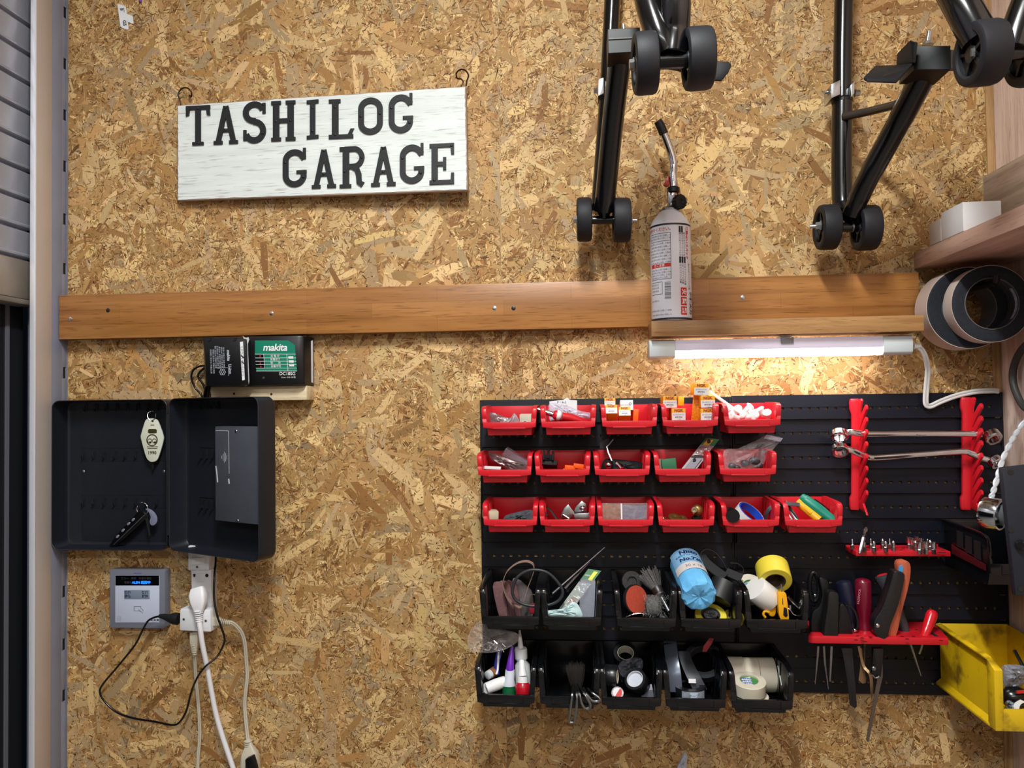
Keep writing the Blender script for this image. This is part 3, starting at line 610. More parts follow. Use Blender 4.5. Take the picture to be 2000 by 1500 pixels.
# printing wrapped round the can: x is arc length in picture pixels from the axis, z in picture rows
sT = PXS(bx, 540, dT)
def can(a, b, o=.00035):
    th = a*sT/rT; return Vector((base.x+(rT+o)*math.sin(th), base.y-(rT+o)*math.cos(th), zT(b)))
def cfn(a, b): return can(a, b)
def ctext(m, body, size, x, y, ang=0, **k): # x arc px, y row px (down)
    return m.text(body, size, x, -y, ang=ang, fn=lambda a, b: can(a, -b), **k)
def cpatch(m, x0, x1, y0, y1, n=6, o=.0003):
    lp = [[can(x0+(x1-x0)*i/n, y0, o), can(x0+(x1-x0)*i/n, y1, o)] for i in range(n+1)]
    vs = [v for l in lp for v in l]; return m.add(vs, [(2*i, 2*i+1, 2*i+3, 2*i+2) for i in range(n)])
m = MB(); ctext(m, 'をお守りください。', 7.5, -32, 455, space=.95, bold=.1)
part(m, 'lettering', RINK, tor, smooth=0, label='red printing')
m = MB(); ctext(m, '業界NO.1スペック', 7.6, 30.5, 481, ang=90, bold=.3); part(m, 'lettering', RINK, tor, smooth=0, label='red printing')
part(cpatch(MB(), -50, -4, 520, 527), 'red_stripe', RINK, tor, smooth=0)
for k in range(3): part(cpatch(MB(), 14, 28, 567+18*k, 583+18*k), 'red_square', RINK, tor, smooth=0)
m = MB()
for x, y0, L in ((14, 462, 45), (19, 462, 50), (23.5, 462, 44), (14, 509, 50), (19, 509, 52), (24.5, 512, 50), (36, 515, 60)):
    ctext(m, '強力な炎でパワフル作業'[:int(L/4.4)], 4.6, x, y0+L/2, ang=90)
for x, y in ((14, 456), (19, 456), (14, 514), (19, 514), (24.5, 514)): cpatch(m, x-2, x+2, y-6, y+6)
ctext(m, '超強火力', 12, 41, 596, ang=90, bold=.5, wide=.9)
part(m, 'lettering', INK, tor, smooth=0, label='black printing')
m = MB()
def frame(x0, x1, y0, y1, t=.5):
    cpatch(m, x0, x1, y0-t, y0+t); cpatch(m, x0, x1, y1-t, y1+t); cpatch(m, x1-t, x1+t, y0, y1, 1)
frame(-50, -4, 462, 477); frame(-50, -4, 477, 550); frame(-50, -22, 555, 578)
for i, y in enumerate(list(range(467, 474, 5))+list(range(482, 519, 6))+list(range(532, 548, 5))+[560, 566, 572]+[591, 610, 618]):
    ctext(m, 'ご使用の際は火気に注意して換気'[i % 3:][:13 if y < 555 or y > 606 else 6], 3.7, -28 if y < 555 or y > 606 else -40, y)
x = -19
for w_ in (1, 2, 1, 1, 3, 1, 2, 1, 1, 2, 3, 1, 1, 2, 1): 
    cpatch(m, -17, -5, 556+x+19, 556+x+19+w_*.8, 2); x += w_*.8+1.0
part(m, 'lettering', GINK, tor, smooth=0, label='grey small print and barcode')
m = MB()
for k in range(3): m.text('火禁熱'[k], 11, 21, -(575+18*k), ang=90, fn=lambda a, b: can(a, -b, .0005), bold=.4)
m.text('にご注意', 6, -28, -523.5, fn=lambda a, b: can(a, -b, .0005), bold=.1); part(m, 'lettering', WINK, tor, smooth=0, label='white symbols on red squares')

# ------------------------------------------------------------------ deep shelf on the side wall, with blocks
fx = W(1785, 510, .002).x; zA, zB = W(1785, 495, .002).z, W(1785, 526, .002).z
SHW = wood('pinkish_timber', (172, 138, 122), (202, 168, 150), 'y', .8, .55, bump=.1)
solo(MB().box(fx, XR-.001, -.62, -.0015, zB, zA), 'wall_shelf', SHW, 'thick pale pinkish timber shelf board jutting from the side wall above the tape rolls', 'shelf', bevel=.0012)
solo(MB().box(XR-.022, XR-.0008, -.6, -.0015, zA+.0005, W(1950, 344, .003).z), 'backing_board', wood('grey_cedar', (150, 128, 112), (186, 164, 146), 'y', .7, .6), 'weathered grey cedar board fixed to the side wall above the deep shelf', 'board', bevel=.001)
x1 = fx+.0605
m = MB(); m.box(fx+.0005, x1, -.189, -.114, zA+.0005, WX(1880, 394, fx).z); m2 = m
solo(m, 'paper_box', mat('box_white', (214, 212, 212), .7, var=.02), 'small white box standing on the end of the deep timber shelf', 'box', bevel=.0008)
m = MB(); m.box(fx+.0005, fx+.05, -.110, -.066, zA+.0005, WX(1828, 428, fx).z-.002); solo(m, 'wood_block', mat('grey_block', (176, 160, 150), .8, var=.06), 'dull grey block behind the white box on the deep shelf', 'block', bevel=.001)

# ------------------------------------------------------------------ big felt tape rolls on a peg
TAPE = mat('felt_tape', (30, 34, 43), .85, var=.25, vscale=160, bump=.4, bscale=500)
REL = mat('release_paper', (204, 186, 176), .7, var=.03)
def bigroll(lb_, cx, cy, d0, d1, rpx, ripx, wind):
    c0 = W(cx, cy, d1); R_ = rpx*PXS(cx, cy, d1); ri = ripx*PXS(cx, cy, d1); y0, y1 = -d1, -d0
    t = thing('tape_roll', lb_, 'tape roll', (c0.x, (y0+y1)/2, c0.z-R_))
    ax = (0, 1, 0); o = Vector((c0.x, y0, c0.z)); w = d1-d0
    m = MB(); m.rev(o, ax, [(0, ri*1.04), (-.0006, ri*1.3), (-.0006, R_*.97), (0, R_*.985), (w, R_*.985), (w, ri*1.04), (0, ri*1.04)], 64, open_=True); part(m, 'tape_winding', TAPE, t, smooth=40)
    m = MB(); m.rev(o, ax, [(.0005, R_*.987), (.0005, R_), (w-.0005, R_), (w-.0005, R_*.987), (.0005, R_*.987)], 64, open_=True); part(m, 'release_liner', REL, t, smooth=40, label='pale paper liner round the outside')
    m = MB(); m.rev(o, ax, [(-.001, ri), (-.001, ri*1.035), (w, ri*1.035), (w, ri), (-.001, ri)], 56, open_=True); part(m, 'core', mat('core_card', (96, 92, 92), .7, var=.1), t, smooth=40)
    m = MB()
    if wind:
        for k in range(9): q = R_*(.64+.036*k); m.rev(o+Vector((0, -.0013, 0)), ax, [(0, q), (.0008, q), (.0008, q+.0004), (0, q+.0004), (0, q)], 56, open_=True)
        part(m, 'winding_line', mat('winding_edge', (24, 26, 32), .8), t)
    else:
        for k in range(9):
            y = .004+.0055*k
            if y < w-.002: m.rev(o+Vector((0, y, 0)), ax, [(0, ri*.995), (.0016, ri*.995), (.0016, ri*.985), (0, ri*.985), (0, ri*.995)], 48, open_=True)
        part(m, 'core_ridge', mat('ridge_dark', (40, 40, 44), .6), t)
        m = MB(); a0, a1, n = -38, 38, 12
        lp = [[Vector((c0.x+ri*.98*math.cos(R(a0+(a1-a0)*i/n)), y0+yy, c0.z+ri*.98*math.sin(R(a0+(a1-a0)*i/n)))) for i in range(n+1)] for yy in (.001, .009)]
        m.add(lp[0]+lp[1], [(i, i+1, n+2+i, n+1+i) for i in range(n)]); part(m, 'core_label', mat('label_lilac', (186, 180, 200), .7, var=.35, vscale=220), t)
    return c0, R_, ri
bigroll('large black felt tape roll with pale liner against the wall, behind another roll', 1893, 601, DR+.004, .083, 84, 52, True)
cF, RF, riF = bigroll('large black felt tape roll hung in front of a second roll under the deep shelf', 1937, 593, .0835, .115, 79.5, 52, False)
m = MB(); p = W(1940, 551, .13); m.cyl((p.x, -.0015, p.z), (p.x, -.132, p.z-.002), .0055, n=16); m.tube(catmull([(p.x, -.13, p.z), (p.x, -.138, p.z+.001), (p.x, -.140, p.z+.010)], 5), .0055, 12)
solo(m, 'wall_peg', BLK, 'black steel peg passing through the two big tape rolls', 'peg')
# label seen on the wall-side core
m = MB(); c0 = W(1900, 590, .05)

# hose loop on the side wall
m = MB(); X = XR-.012
P = [WX(2030, 655, X), WX(1998, 680, X), WX(1982, 710, X), WX(1978, 740, X), WX(1986, 770, X), WX(2002, 796, X), WX(2035, 812, X)]
m.tube(catmull(P, 8), .0062, 14); solo(m, 'rubber_hose', mat('hose_black', (46, 46, 44), .55), 'loop of black rubber hose against the pale cedar side wall', 'hose')

# screwed black panel, chrome work lamp with braided flex
dP = .30
pn = thing('black_panel', 'dark flat plastic panel with screw holes, standing out from the side wall', 'panel', W(1975, 1160, dP))
m = MB(); m.plate([(1957, 914), (2060, 902), (2082, 1158), (1984, 1164)], dP, dP-.012); part(m, 'face_plate', mat('panel_grey', (31, 34, 43), .55, var=.1, spec=.35), pn, bevel=.002)
for x, y in ((1974, 922), (1975, 1035), (1994, 1150)):
    m = MB(); c = W(x, y, dP+.0003); m.cyl(c+Vector((0, .001, 0)), c-Vector((0, .0004, 0)), .0042, n=16); part(m, 'screw_hole', INK, pn)
m = MB(); c = W(1993, 1063, dP); m.rev(c, (-.5, -1, 0), [(0, .007), (.008, .007), (.010, .005)], 18); part(m, 'knob', BLKG, pn)
c = W(1938, 1003, .20); ax = Vector((.62, -.78, -.1)).normalized()
wl = thing('work_lamp', 'chrome ringed lamp head with a silver cone hanging on a white braided flex', 'lamp', c)
m = MB(); m.rev(c-ax*.012, ax, [(0, .0215), (0, .0248), (.004, .0256), (.022, .0256), (.026, .0240), (.026, .0215), (.010, .0200), (.008, .0)], 40); part(m, 'ring', CHROME, wl, smooth=40)
m = MB(); m.rev(c-ax*.002, ax, [(0, .0165), (.010, .010), (.016, .003), (.017, 0)], 30); part(m, 'reflector', mat('silver_cone', (205, 210, 214), .25, .8), wl, smooth=40)
m = MB(); q = W(1968, 1004, .21); m.rev(q-ax*.01, ax, [(0, .006), (.006, .020), (.028, .028), (.030, .026)], 32); part(m, 'shade', mat('silver_cone', (205, 210, 214), .25, .8), wl, smooth=40)
P = [W(1935, 974, .2), W(1941, 957, .19), W(1950, 925, .17), W(1960, 893, .15), W(1975, 862, .13), W(1990, 838, .11), W(2010, 810, .10)]
m = MB(); Q = catmull(P, 14)
for ph_ in (0, math.pi):
    m.tube([p+Vector((math.cos(i*.42+ph_)*.0022, math.sin(i*.42+ph_)*.0022, 0)) for i, p in enumerate(Q)], .0024, 8)
part(m, 'braided_flex', mat('silver_braid', (200, 206, 212), .4, .3), wl)
# ------------------------------------------------------------------ battery charger on its wooden block
BW = wood('pale_pine', (196, 178, 140), (226, 210, 176), 'x', 1., .6)
a, b_ = W(412, 756, .042), W(599, 781, .042)
blk = thing('wooden_block', 'pale pine block screwed to the wall under the battery charger', 'wood block', (a.x, -.02, b_.z))
part(MB().box(a.x, b_.x, -.042, -.0015, b_.z, a.z), 'block', BW, blk, bevel=.0008)
for x, y in ((457, 769), (530, 770)):
    m = MB(); c = W(x, y, .0422); m.rev(c+Vector((0, .0015, 0)), (0, -1, 0), [(0, .0024), (.0014, .0024)], 12); part(m, 'screw_hole', mat('hole_dark', (40, 30, 22), .8), blk)
GREEN = mat('label_green', (0, 122, 96), .45)
dc = .060
ch = thing('battery_charger', 'black power tool battery charger with a green label standing on the pine block', 'charger', W(545, 752, .03))
zt = min(W(545, 656, dc).z, zb1-.001); zb_ = a.z+.0006
x0, x1, x2 = W(470, 700, dc).x, W(592, 700, dc).x, W(609, 700, .014).x
m = MB(); pr = [(x0, -.0015), (x0, -dc+.004), (x0+.004, -dc), (x1-.012, -dc), (x1, -dc+.006), (x2+.001, -.016), (x2+.001, -.0015)]
def ext(m, pr, z0, z1, ins=0): m.loops([[(x, y, z0) for x, y in pr], [(x, y, z1) for x, y in pr]]); return m
part(ext(m, pr, zb_, zt), 'housing', BLK, ch, bevel=.003)
m = MB(); m.loops([[(x2+.0005, -.020, zb_+.006), (x2+.0025, -.017, zb_+.006), (x2+.0025, -.012, zb_+.004), (x2, -.012, zb_+.004)], [(x2+.0005, -.020, zt-.008), (x2+.0025, -.017, zt-.008), (x2+.0025, -.012, zt-.005), (x2, -.012, zt-.005)]]); part(m, 'trim_strip', mat('white_trim', (206, 204, 214), .4), ch, bevel=.0006)
cy = dc+.0006
def cq(x, y, o=0.): return W(x, y, dc+.0004+o)
def flat(m, pts, o=0.): return m.loops([[cq(x, y, o+.0003) for x, y in pts], [cq(x, y, o-.0002) for x, y in pts]])
m = MB(); flat(m, [(498, 665), (563, 665), (576, 674), (577, 691), (498, 691)]); flat(m, [(498, 692), (577, 692), (580, 725), (501, 725)]); part(m, 'label', GREEN, ch, smooth=0)
m = MB(); flat(m, [(498.5, 693), (516, 693), (518.5, 719), (500, 719)], .0003); part(m, 'label_stripe', BLKG, ch, smooth=0)
def charger_text(m, body, size, x, y, **k): return m.text(body, size, x, -y, fn=lambda u, v: cq(u, -v, .0009), **k)
m = MB(); charger_text(m, 'makita', 19, 537, 679, shear=.18, bold=.38, wide=1.0, space=.94)
for y in (691.6, 699, 705.6, 712, 719, 724.6): flat(m, [(498+(y-691)*.07, y-.35), (577.5+(y-691)*.08, y-.35), (577.5+(y-691)*.08, y+.35), (498+(y-691)*.07, y+.35)], .0006)
for x in (515, 560): flat(m, [(x-.35, 692), (x+.35, 692), (x+2.6, 719 if x < 550 else 724), (x+1.9, 719 if x < 550 else 724)], .0006)
for i, t in enumerate(('充 電 中', '充電完了', '待　　機', '充電不可')): charger_text(m, t, 5.0, 537+i*.6, 695.6+i*6.7, bold=.03)
charger_text(m, 'DC18SG', 8.6, 577, 730, align='RIGHT', bold=.08); charger_text(m, 'Li-ion 10.8-18V用', 3.9, 577.5, 737, align='RIGHT')
for y in (698.5, 706.3, 713.5): flat(m, [(563+(y-698)*.1, y-2.6), (572.5+(y-698)*.1, y-2.6), (573+(y-698)*.1, y+2), (563.5+(y-698)*.1, y+2)], .0006)
part(m, 'lettering', WINK, ch, smooth=0)
m = MB()
for x, y in ((508, 695.5), (508.5, 709.5), (509.5, 716)): m.rev(cq(x, y, .001), (0, -1, 0), [(0, .0014), (.0002, .0014)], 10)
part(m, 'indicator_dot', mat('indicator_red', (190, 50, 50), .5), ch)
m = MB(); m.rev(cq(515, 738), (0, -1, 0), [(0, .0026), (.001, .0022)], 14); part(m, 'button', mat('button_grey', (58, 58, 62), .5), ch)
# battery pushed onto it
db = .098
bt = thing('battery_pack', 'black power tool battery pack slid onto the charger above the pine block', 'battery', W(440, 755, .07))
m = MB(); f = [(399, 659), (462, 659), (480, 663), (483, 752), (470, 756), (403, 756)]
P0 = [W(x, y, db) for x, y in f]; 
P1 = [W(397, 657, .03), W(474, 657, .062), W(486, 662, .066), W(488, 751, .066), W(478, 755, .062), W(401, 756, .03)]
zc = zt; 
for p in P0+P1: p.z = min(max(p.z, a.z+.0008), zc)
m.loops([P0, P1, [Vector((p.x, -.022 if i in (0, 5) else -.0615, p.z)) for i, p in enumerate(P1)]]); part(m, 'body', BLK, bt, bevel=.004, smooth=30)
def bq(x, y, o=0.): return W(x, y, db+.0003+o)
m = MB(); m.loops([[W(474, 656.5, .088), W(481, 660, .090), W(485, 658, .084), W(487, 663, .080), W(484, 672, .083), W(487, 744, .083), W(486, 750, .080), W(479, 755, .084), W(483, 748, .088), W(479.5, 672, .089)],
  [W(474, 656.5, .075), W(481, 660, .075), W(485, 658, .075), W(487, 663, .075), W(484, 672, .075), W(487, 744, .075), W(486, 750, .075), W(479, 755, .075), W(483, 748, .075), W(479.5, 672, .075)]]); part(m, 'white_edge', mat('white_trim', (206, 204, 214), .4), bt, smooth=25)
m = MB(); m.plate([(468.5, 668), (474.5, 667), (478, 742), (473, 743)], db+.0006, db-.002); part(m, 'side_label', PAPER, bt, smooth=0)
m = MB(); m.text('リチウムイオンバッテリ', 5.4, 473, -705, ang=87, fn=lambda u, v: bq(u, -v, .0006)); 
m.plate([(470.5, 693), (476, 697), (476.3, 700), (470.6, 696)], db+.001, db+.0002); m.plate([(471.5, 705), (477, 709), (477.1, 711), (471.6, 708)], db+.001, db+.0002); part(m, 'lettering', INK, bt, smooth=0)
m = MB(); bt_ = lambda body, size, x, y, **k: m.text(body, size, x, -y, ang=88, fn=lambda u, v: bq(u, -v, .0004), **k)
bt_('makita', 8, 446, 694, shear=.15, bold=.3); bt_('Li-ion', 8.2, 449, 721, bold=.25)
for i, x in enumerate((412, 417, 421, 425, 429, 433, 437)): bt_('定格電圧 直流18V 充電式工具用 専用充電器'[i:][:16 if i < 5 else 14], 3.6, x, 706-(8 if i > 1 else 0))
m.plate([(422, 718), (446, 718), (446, 718.5), (422, 718.5)], db+.0006, db); m.plate([(446, 718), (446.6, 718), (447, 734), (446.4, 734)], db+.0006, db)
for k in range(6):
    q = R(60*k); c = bq(434.5+4.2*math.cos(q), 726.5+4.2*math.sin(q), .0005); m.ring(c, (0, -1, 0), .0024, .0017, .0001, 10)
part(m, 'lettering', mat('grey_print', (176, 180, 190), .6), bt, smooth=0)
m = MB()
for x, y in ((409, 664), (459, 664)): m.plate([(x-3, y-4), (x+3, y-4), (x+2, y+1), (x-4, y+3)], db+.001, db-.004)
part(m, 'latch_notch', BLKM, bt)
# its mains lead, hanging behind
m = MB(); Q = [W(400, 714, .022), W(388, 716, .02), W(377, 724, .018), (W(374, 738, .016)), W(381, 757, .014), W(393, 771, .014), W(398, 790, .012), W(400, 830, .010), W(410, 1000, .008), W(421, 1080, .014), W(419, 1120, .050), W(418, 1165, .060), W(423, 1198, .064), W(431, 1222, .058), W(438, 1243, .045), W(437, 1258, .040), W(424, 1282, .048), W(400, 1303, .062), W(384, 1326, .056), W(373, 1354, .034), W(364, 1388, .022), W(352, 1409, .020), W(337, 1416, .019), W(300, 1409, .018), W(262, 1403, .017), W(230, 1392, .016), W(206, 1372, .015), W(195, 1352, .015), W(202, 1335, .016), W(228, 1304, .022), W(262, 1262, .032), W(277, 1234, .038), W(289, 1213, .042), W(304, 1205, .044), W(314, 1204, .045)]
mains = thing('power_lead', 'thin black power lead looping down the chipboard to a black plug beside the alarm panel', 'cable', W(300, 1410, .02))
m.tube(catmull(Q, 8), .0021, 8); part(m, 'cable', BLKG, mains, smooth=60)
m = MB(); Q = [W(311, 1203, .045), W(320, 1204, .045), W(330, 1207, .046), W(340, 1208, .047), W(349, 1209, .047)]
m.tube(Q, 1, 14, scales=[.0036, .0055, .0075, .0115, .0115]); part(m, 'plug', BLKM, mains, smooth=50)
m = MB(); m.tube(catmull([W(402, 716, .02), W(390, 727, .016), W(387, 736, .016), W(396, 750, .014), W(402, 765, .013)], 6), .0022, 8); m.tube(catmull([W(406, 752, .03), W(404, 766, .02), W(400, 785, .012)], 6), .006, 10); part(m, 'cable_loop', BLKG, mains, smooth=60)

# ------------------------------------------------------------------ key cabinet, standing open
def rl(w, h, r, y, cx, cz, n=6): return [Vector((x, y, z)) for x, z in rrect(w, h, r, n, cx, cz)]
def tray(m, w, h, r, dep, t, cx, cz, y0):        # open side at y0, floor at y0 + dep
    m.loops([rl(w-2*t, h-2*t, r-t, y0+dep-t-.0001, cx, cz), rl(w-2*t-.006, h-2*t-.006, r-t-.002, y0+dep-t-.0001, cx, cz)], caps=False) if 0 else None
    L_ = [rl(w-2*t-.012, h-2*t-.012, r-t, y0+dep-t, cx, cz), rl(w-2*t-.004, h-2*t-.004, r-t, y0+dep-t-.002, cx, cz), rl(w-2*t, h-2*t, r-t, y0+dep-t-.008, cx, cz), rl(w-2*t, h-2*t, r-t, y0+.0008, cx, cz), rl(w-2*t+.0016, h-2*t+.0016, r-t, y0, cx, cz),
          rl(w-.0016, h-.0016, r, y0, cx, cz), rl(w, h, r, y0+.0008, cx, cz), rl(w, h, r, y0+dep-.005, cx, cz), rl(w-.004, h-.004, r, y0+dep-.001, cx, cz), rl(w-.01, h-.01, r, y0+dep, cx, cz)]
    return m.loops(L_)
CAB = mat('cabinet_paint', (24, 28, 36), .42, bump=.25, bscale=900, var=.06, spec=.4)
dK = .050
k0, k1 = W(100, 930, dK), W(326, 930, dK); kz1, kz0 = W(213, 781, dK).z, W(213, 1075, dK).z
kw, kh = k1.x-k0.x, kz1-kz0; kcx, kcz = (k0.x+k1.x)/2, (kz0+kz1)/2
# stands off the slotted upright, on the chipboard
kc = thing('key_cabinet', 'dark grey metal key cabinet mounted on the chipboard with its door swung open', 'key cabinet', (kcx, -.025, kz0))
m = tray(MB(), kw, kh, .016, dK-.0020, .0016, kcx, kcz, -dK); part(m, 'body', CAB, kc, smooth=40)
def hookmesh(M, s=1.):
    m = MB(M); P = [(0, -.0005, .012*s), (0, -.0008, .002*s), (0, -.003, -.002*s), (0, -.007, -.001*s), (0, -.008, .003*s)]
    m.strip([Vector(p) for p in P], .0038, .001, (1, 0, 0)); m.box(-.0035, .0035, -.0009, 0, -.004*s, .013*s); return m
HOOK = mat('hook_paint', (22, 25, 32), .42)
fl = -.0044
def hooks(parent, z, xs, M0):
    for x in xs: part(hookmesh(M0 @ Matrix.Translation((x, 0, z))), 'hook', HOOK, parent)
kp = part(MB().prism(rrect(kw*.80, kh*.895, .006, 4, kcx+kw*.035, kcz-.005), fl, fl+.0007), 'hook_panel', CAB, kc)
hx = [W(160+20.6*i, 900, .01).x for i in range(8)]
for y in (800, 893, 985):
    zz = W(213, y, .006).z; hooks(kc, zz, hx if y != 800 else [x+.004 for x in hx], Matrix.Translation((0, fl, 0)))
    m = MB(); m.box(kcx-kw*.36, kcx+kw*.43, fl-.0006, fl-.0001, zz+.018, zz+.0195); m.box(kcx-kw*.36, kcx+kw*.43, fl-.0006, fl-.0001, zz-.008, zz-.0065); part(m, 'pressed_line', CAB, kc)
for x in (163, 320):
    m = MB(); c = W(x, 921, -fl); m.ell(c, .0034, .0016, .0034, 14, 8); part(m, 'screw', STEEL, kc)
m = MB(); m.box(k0.x-.0085, k0.x+.001, -dK+.008, -dK+.0095, W(95, 945, dK).z, W(95, 919, dK).z); part(m, 'latch_tab', CAB, kc, bevel=.0006)
# door
ang = R(-26); hinge = Vector((k1.x+.0035, -dK-.001, 0)); DM = Matrix.Translation(hinge) @ Matrix.Rotation(ang, 4, 'Z')
dw = (W(533, 930, .137)-W(329, 930, .052)).length*.985; dh = kh*1.0
dcx, dcz = dw/2+.001, kcz+.001
m = tray(MB(DM), dw, dh, .017, .042, .0016, dcx, dcz, 0); door = part(m, 'door', CAB, kc, smooth=40)
m = MB(); m.cyl((hinge.x-.0022, hinge.y+.003, kz0+.03), (hinge.x-.0022, hinge.y+.003, kz1-.03), .0021, n=12); part(m, 'hinge', CAB, kc)
fd = .042-.0016
for y in (795, 893, 992):
    zz = W(400, y, .06).z; 
    for i in range(4): part(hookmesh(DM @ Matrix.Translation((.050+.0165*i, fd-.0006, zz))), 'hook', HOOK, door)
    m = MB(DM); m.box(.042, .105, fd-.0011, fd-.0004, zz+.018, zz+.0192); part(m, 'pressed_line', CAB, door)
# lock cover box inside the door
def dloc(px, py, y=.006):        # hit the door's local plane y
    o = DM.inverted() @ CAM; v = DM.inverted().to_3x3() @ ray(px, py); t = (y-o.y)/v.y; return o+v*t
p0, p1 = dloc(420, 833, .010), dloc(506, 1025, .010)
lc = MB(DM); lc.box(p0.x, p1.x, .010, fd-.0005, p1.z, p0.z); lcp = part(lc, 'lock_cover', mat('cover_grey', (78, 82, 92), .5, .2, var=.06), door, bevel=.001, label='grey metal cover plate with white scratches')
for x, y in ((461, 842), (464, 1017)):
    m = MB(DM); c = dloc(x, y, .0098); m.rev(c, (0, -1, 0), [(0, .0030), (.0009, .0024)], 14); part(m, 'screw', STEEL, door)
m = MB(DM)
def scr(pts, w):
    P = [dloc(x, y, .0097) for x, y in pts]; 
    for a_, b2 in zip(P[:-1], P[1:]):
        t = (b2-a_).normalized(); n_ = Vector((-t.z, 0, t.x))*w/2; m.loops([[a_+n_, a_-n_, b2-n_, b2+n_], [v+Vector((0, .0002, 0)) for v in (a_+n_, a_-n_, b2-n_, b2+n_)]])
scr([(421, 841), (446, 841.5), (447, 890), (447.5, 925)], .0009); scr([(446.5, 935), (447.5, 945)], .0035); scr([(421.5, 910), (423.5, 925), (425, 942)], .0032)
for i, (x, h_) in enumerate(((433, 3), (435.5, 7), (438, 11), (440.5, 8), (443, 4))): scr([(x, 893-h_), (x, 893+h_)], .0006)
part(m, 'scratch', mat('scratch_white', (200, 204, 212), .7), door, smooth=0)
m = MB(DM); q0, q1 = dloc(507, 905, .008), dloc(511, 960, .008); m.box(p1.x+.0006, p1.x+.0055, .012, .02, q1.z, q0.z); part(m, 'lock_bolt', mat('white_trim', (206, 204, 214), .4), door, bevel=.0005)
# motel-style tag on a ring
dt = .019
kt = thing('key_tag', 'white lozenge key tag with a round emblem hanging in the key cabinet', 'key tag', W(297, 900, dt))
ol = [(297, 817), (288, 818.5), (283, 823), (276, 846), (275, 856), (283, 886), (287, 896), (293, 901.5), (299, 902), (306, 899), (311, 888), (318.5, 862), (318.5, 850), (309, 824), (304, 819)]
c2 = catmull([Vector((x, y, 0)) for x, y in ol], 3, True)
m = MB(); m.plate([(v.x, v.y) for v in c2], dt+.0018, dt-.0016); part(m, 'tag_body', mat('ivory_plastic', (214, 216, 200), .35), kt, bevel=.0007)
m = MB(); tq = lambda x, y, o=.0005: W(x, y, dt+.0018+o)
sT2 = PXS(297, 858, dt)
m.ring(tq(297, 859.5), (0, -1, 0), 11*sT2, 9.3*sT2, .0003, 32)
for x in (292.5, 301.5):
    m.ring(tq(x, 861, .0004), (0, -1, 0), 4.4*sT2, 3.5*sT2, .0004, 18); m.rev(tq(x+.8, 864, .0004), (0, -1, 0), [(0, 2.1*sT2), (.0004, 2.0*sT2)], 14)
tt = lambda s_, size, y, **k: m.text(s_, size, 297, -y, fn=lambda u, v: tq(u, -v), **k)
m.plate([(289, 840), (291, 838), (304, 838), (306, 840), (306, 845), (303, 846), (292, 846), (289, 845)], dt+.0026, dt+.0020); m.plate([(287, 872), (308, 872), (308, 873), (287, 873)], dt+.0026, dt+.0020); m.plate([(288, 875), (307, 875), (307, 876), (288, 876)], dt+.0026, dt+.0020); m.plate([(294, 829.5), (301, 829.5), (301, 830.5), (294, 830.5)], dt+.0026, dt+.0020); tt('1990', 8.6, 884.5, bold=.2)
part(m, 'emblem', mat('olive_gold_print', (74, 66, 34), .4, .3), kt, smooth=0)
m = MB(); m.rev(tq(298, 822, .0002), (0, -1, 0), [(0, 2.2*sT2), (.0003, 2.2*sT2)], 14); part(m, 'eyelet', INK, kt)
m = MB(); m.tube(catmull([tq(298, 822, .001), tq(304, 814, .002), tq(303, 806, 0), tq(297, 803, -.004), tq(290, 806, -.002), tq(288, 814, .001), tq(292, 820, .001)], 6), .0008, 8); part(m, 'split_ring', CHROME, kt)
m = MB(); m.plate([(296, 902), (300, 902), (300, 914), (298, 918), (296, 914)], dt-.0035, dt-.0055); part(m, 'key_blade', DARKM, kt)
# remote fob with small key
df = .020
fb = thing('key_fob', 'slim black remote key fob on a bright ring in the key cabinet', 'key fob', W(250, 1060, df))
m = MB(); m.plate([(278, 998), (284, 1003), (286, 1012), (224, 1069), (215, 1072), (212, 1066), (219, 1052), (268, 1000)], df+.005, df-.004); part(m, 'fob_body', BLKG, fb, bevel=.0015)
for x, y in ((260, 1015), (251, 1023), (240, 1036), (229.5, 1048)):
    m = MB(Matrix.Translation(W(x, y, df+.005)) @ Matrix.Rotation(R(-42), 4, 'Y')); m.ell((0, 0, 0), .0043, .0008, .0024, 14, 6); part(m, 'button', mat('silver_button', (160, 166, 178), .3, .5), fb)
m = MB(); m.tube([W(222, 1064, df+.0052), W(283, 1005, df+.0052)], .0007, 6); part(m, 'silver_seam', STEEL, fb)
m = MB(); q = W(278, 994, df); s = PXS(278, 994, df); m.tube([q+Vector((12*s*math.cos(R(15*k)), -.002*math.cos(R(15*k)), 12*s*math.sin(R(15*k)))) for k in range(24)], .0008, 8, True); part(m, 'split_ring', CHROME, fb)
m = MB(); c3 = catmull([Vector(v) for v in ((284, 994, 0), (291, 994, 0), (300, 1000, 0), (306, 1010, 0), (306, 1020, 0), (300, 1026, 0), (294, 1025, 0), (292, 1018, 0), (294, 1010, 0), (290, 1000, 0))], 3, True); m.plate([(v.x, v.y) for v in c3], df+.006, df+.0035); part(m, 'grey_tag', mat('grey_tag', (122, 126, 150), .4), fb, bevel=.0005)
m = MB(); m.plate([(280, 1004), (286, 1002), (289, 1014), (293, 1046), (291, 1047), (285, 1018)], df+.003, df+.0012); part(m, 'small_key', STEEL, fb)

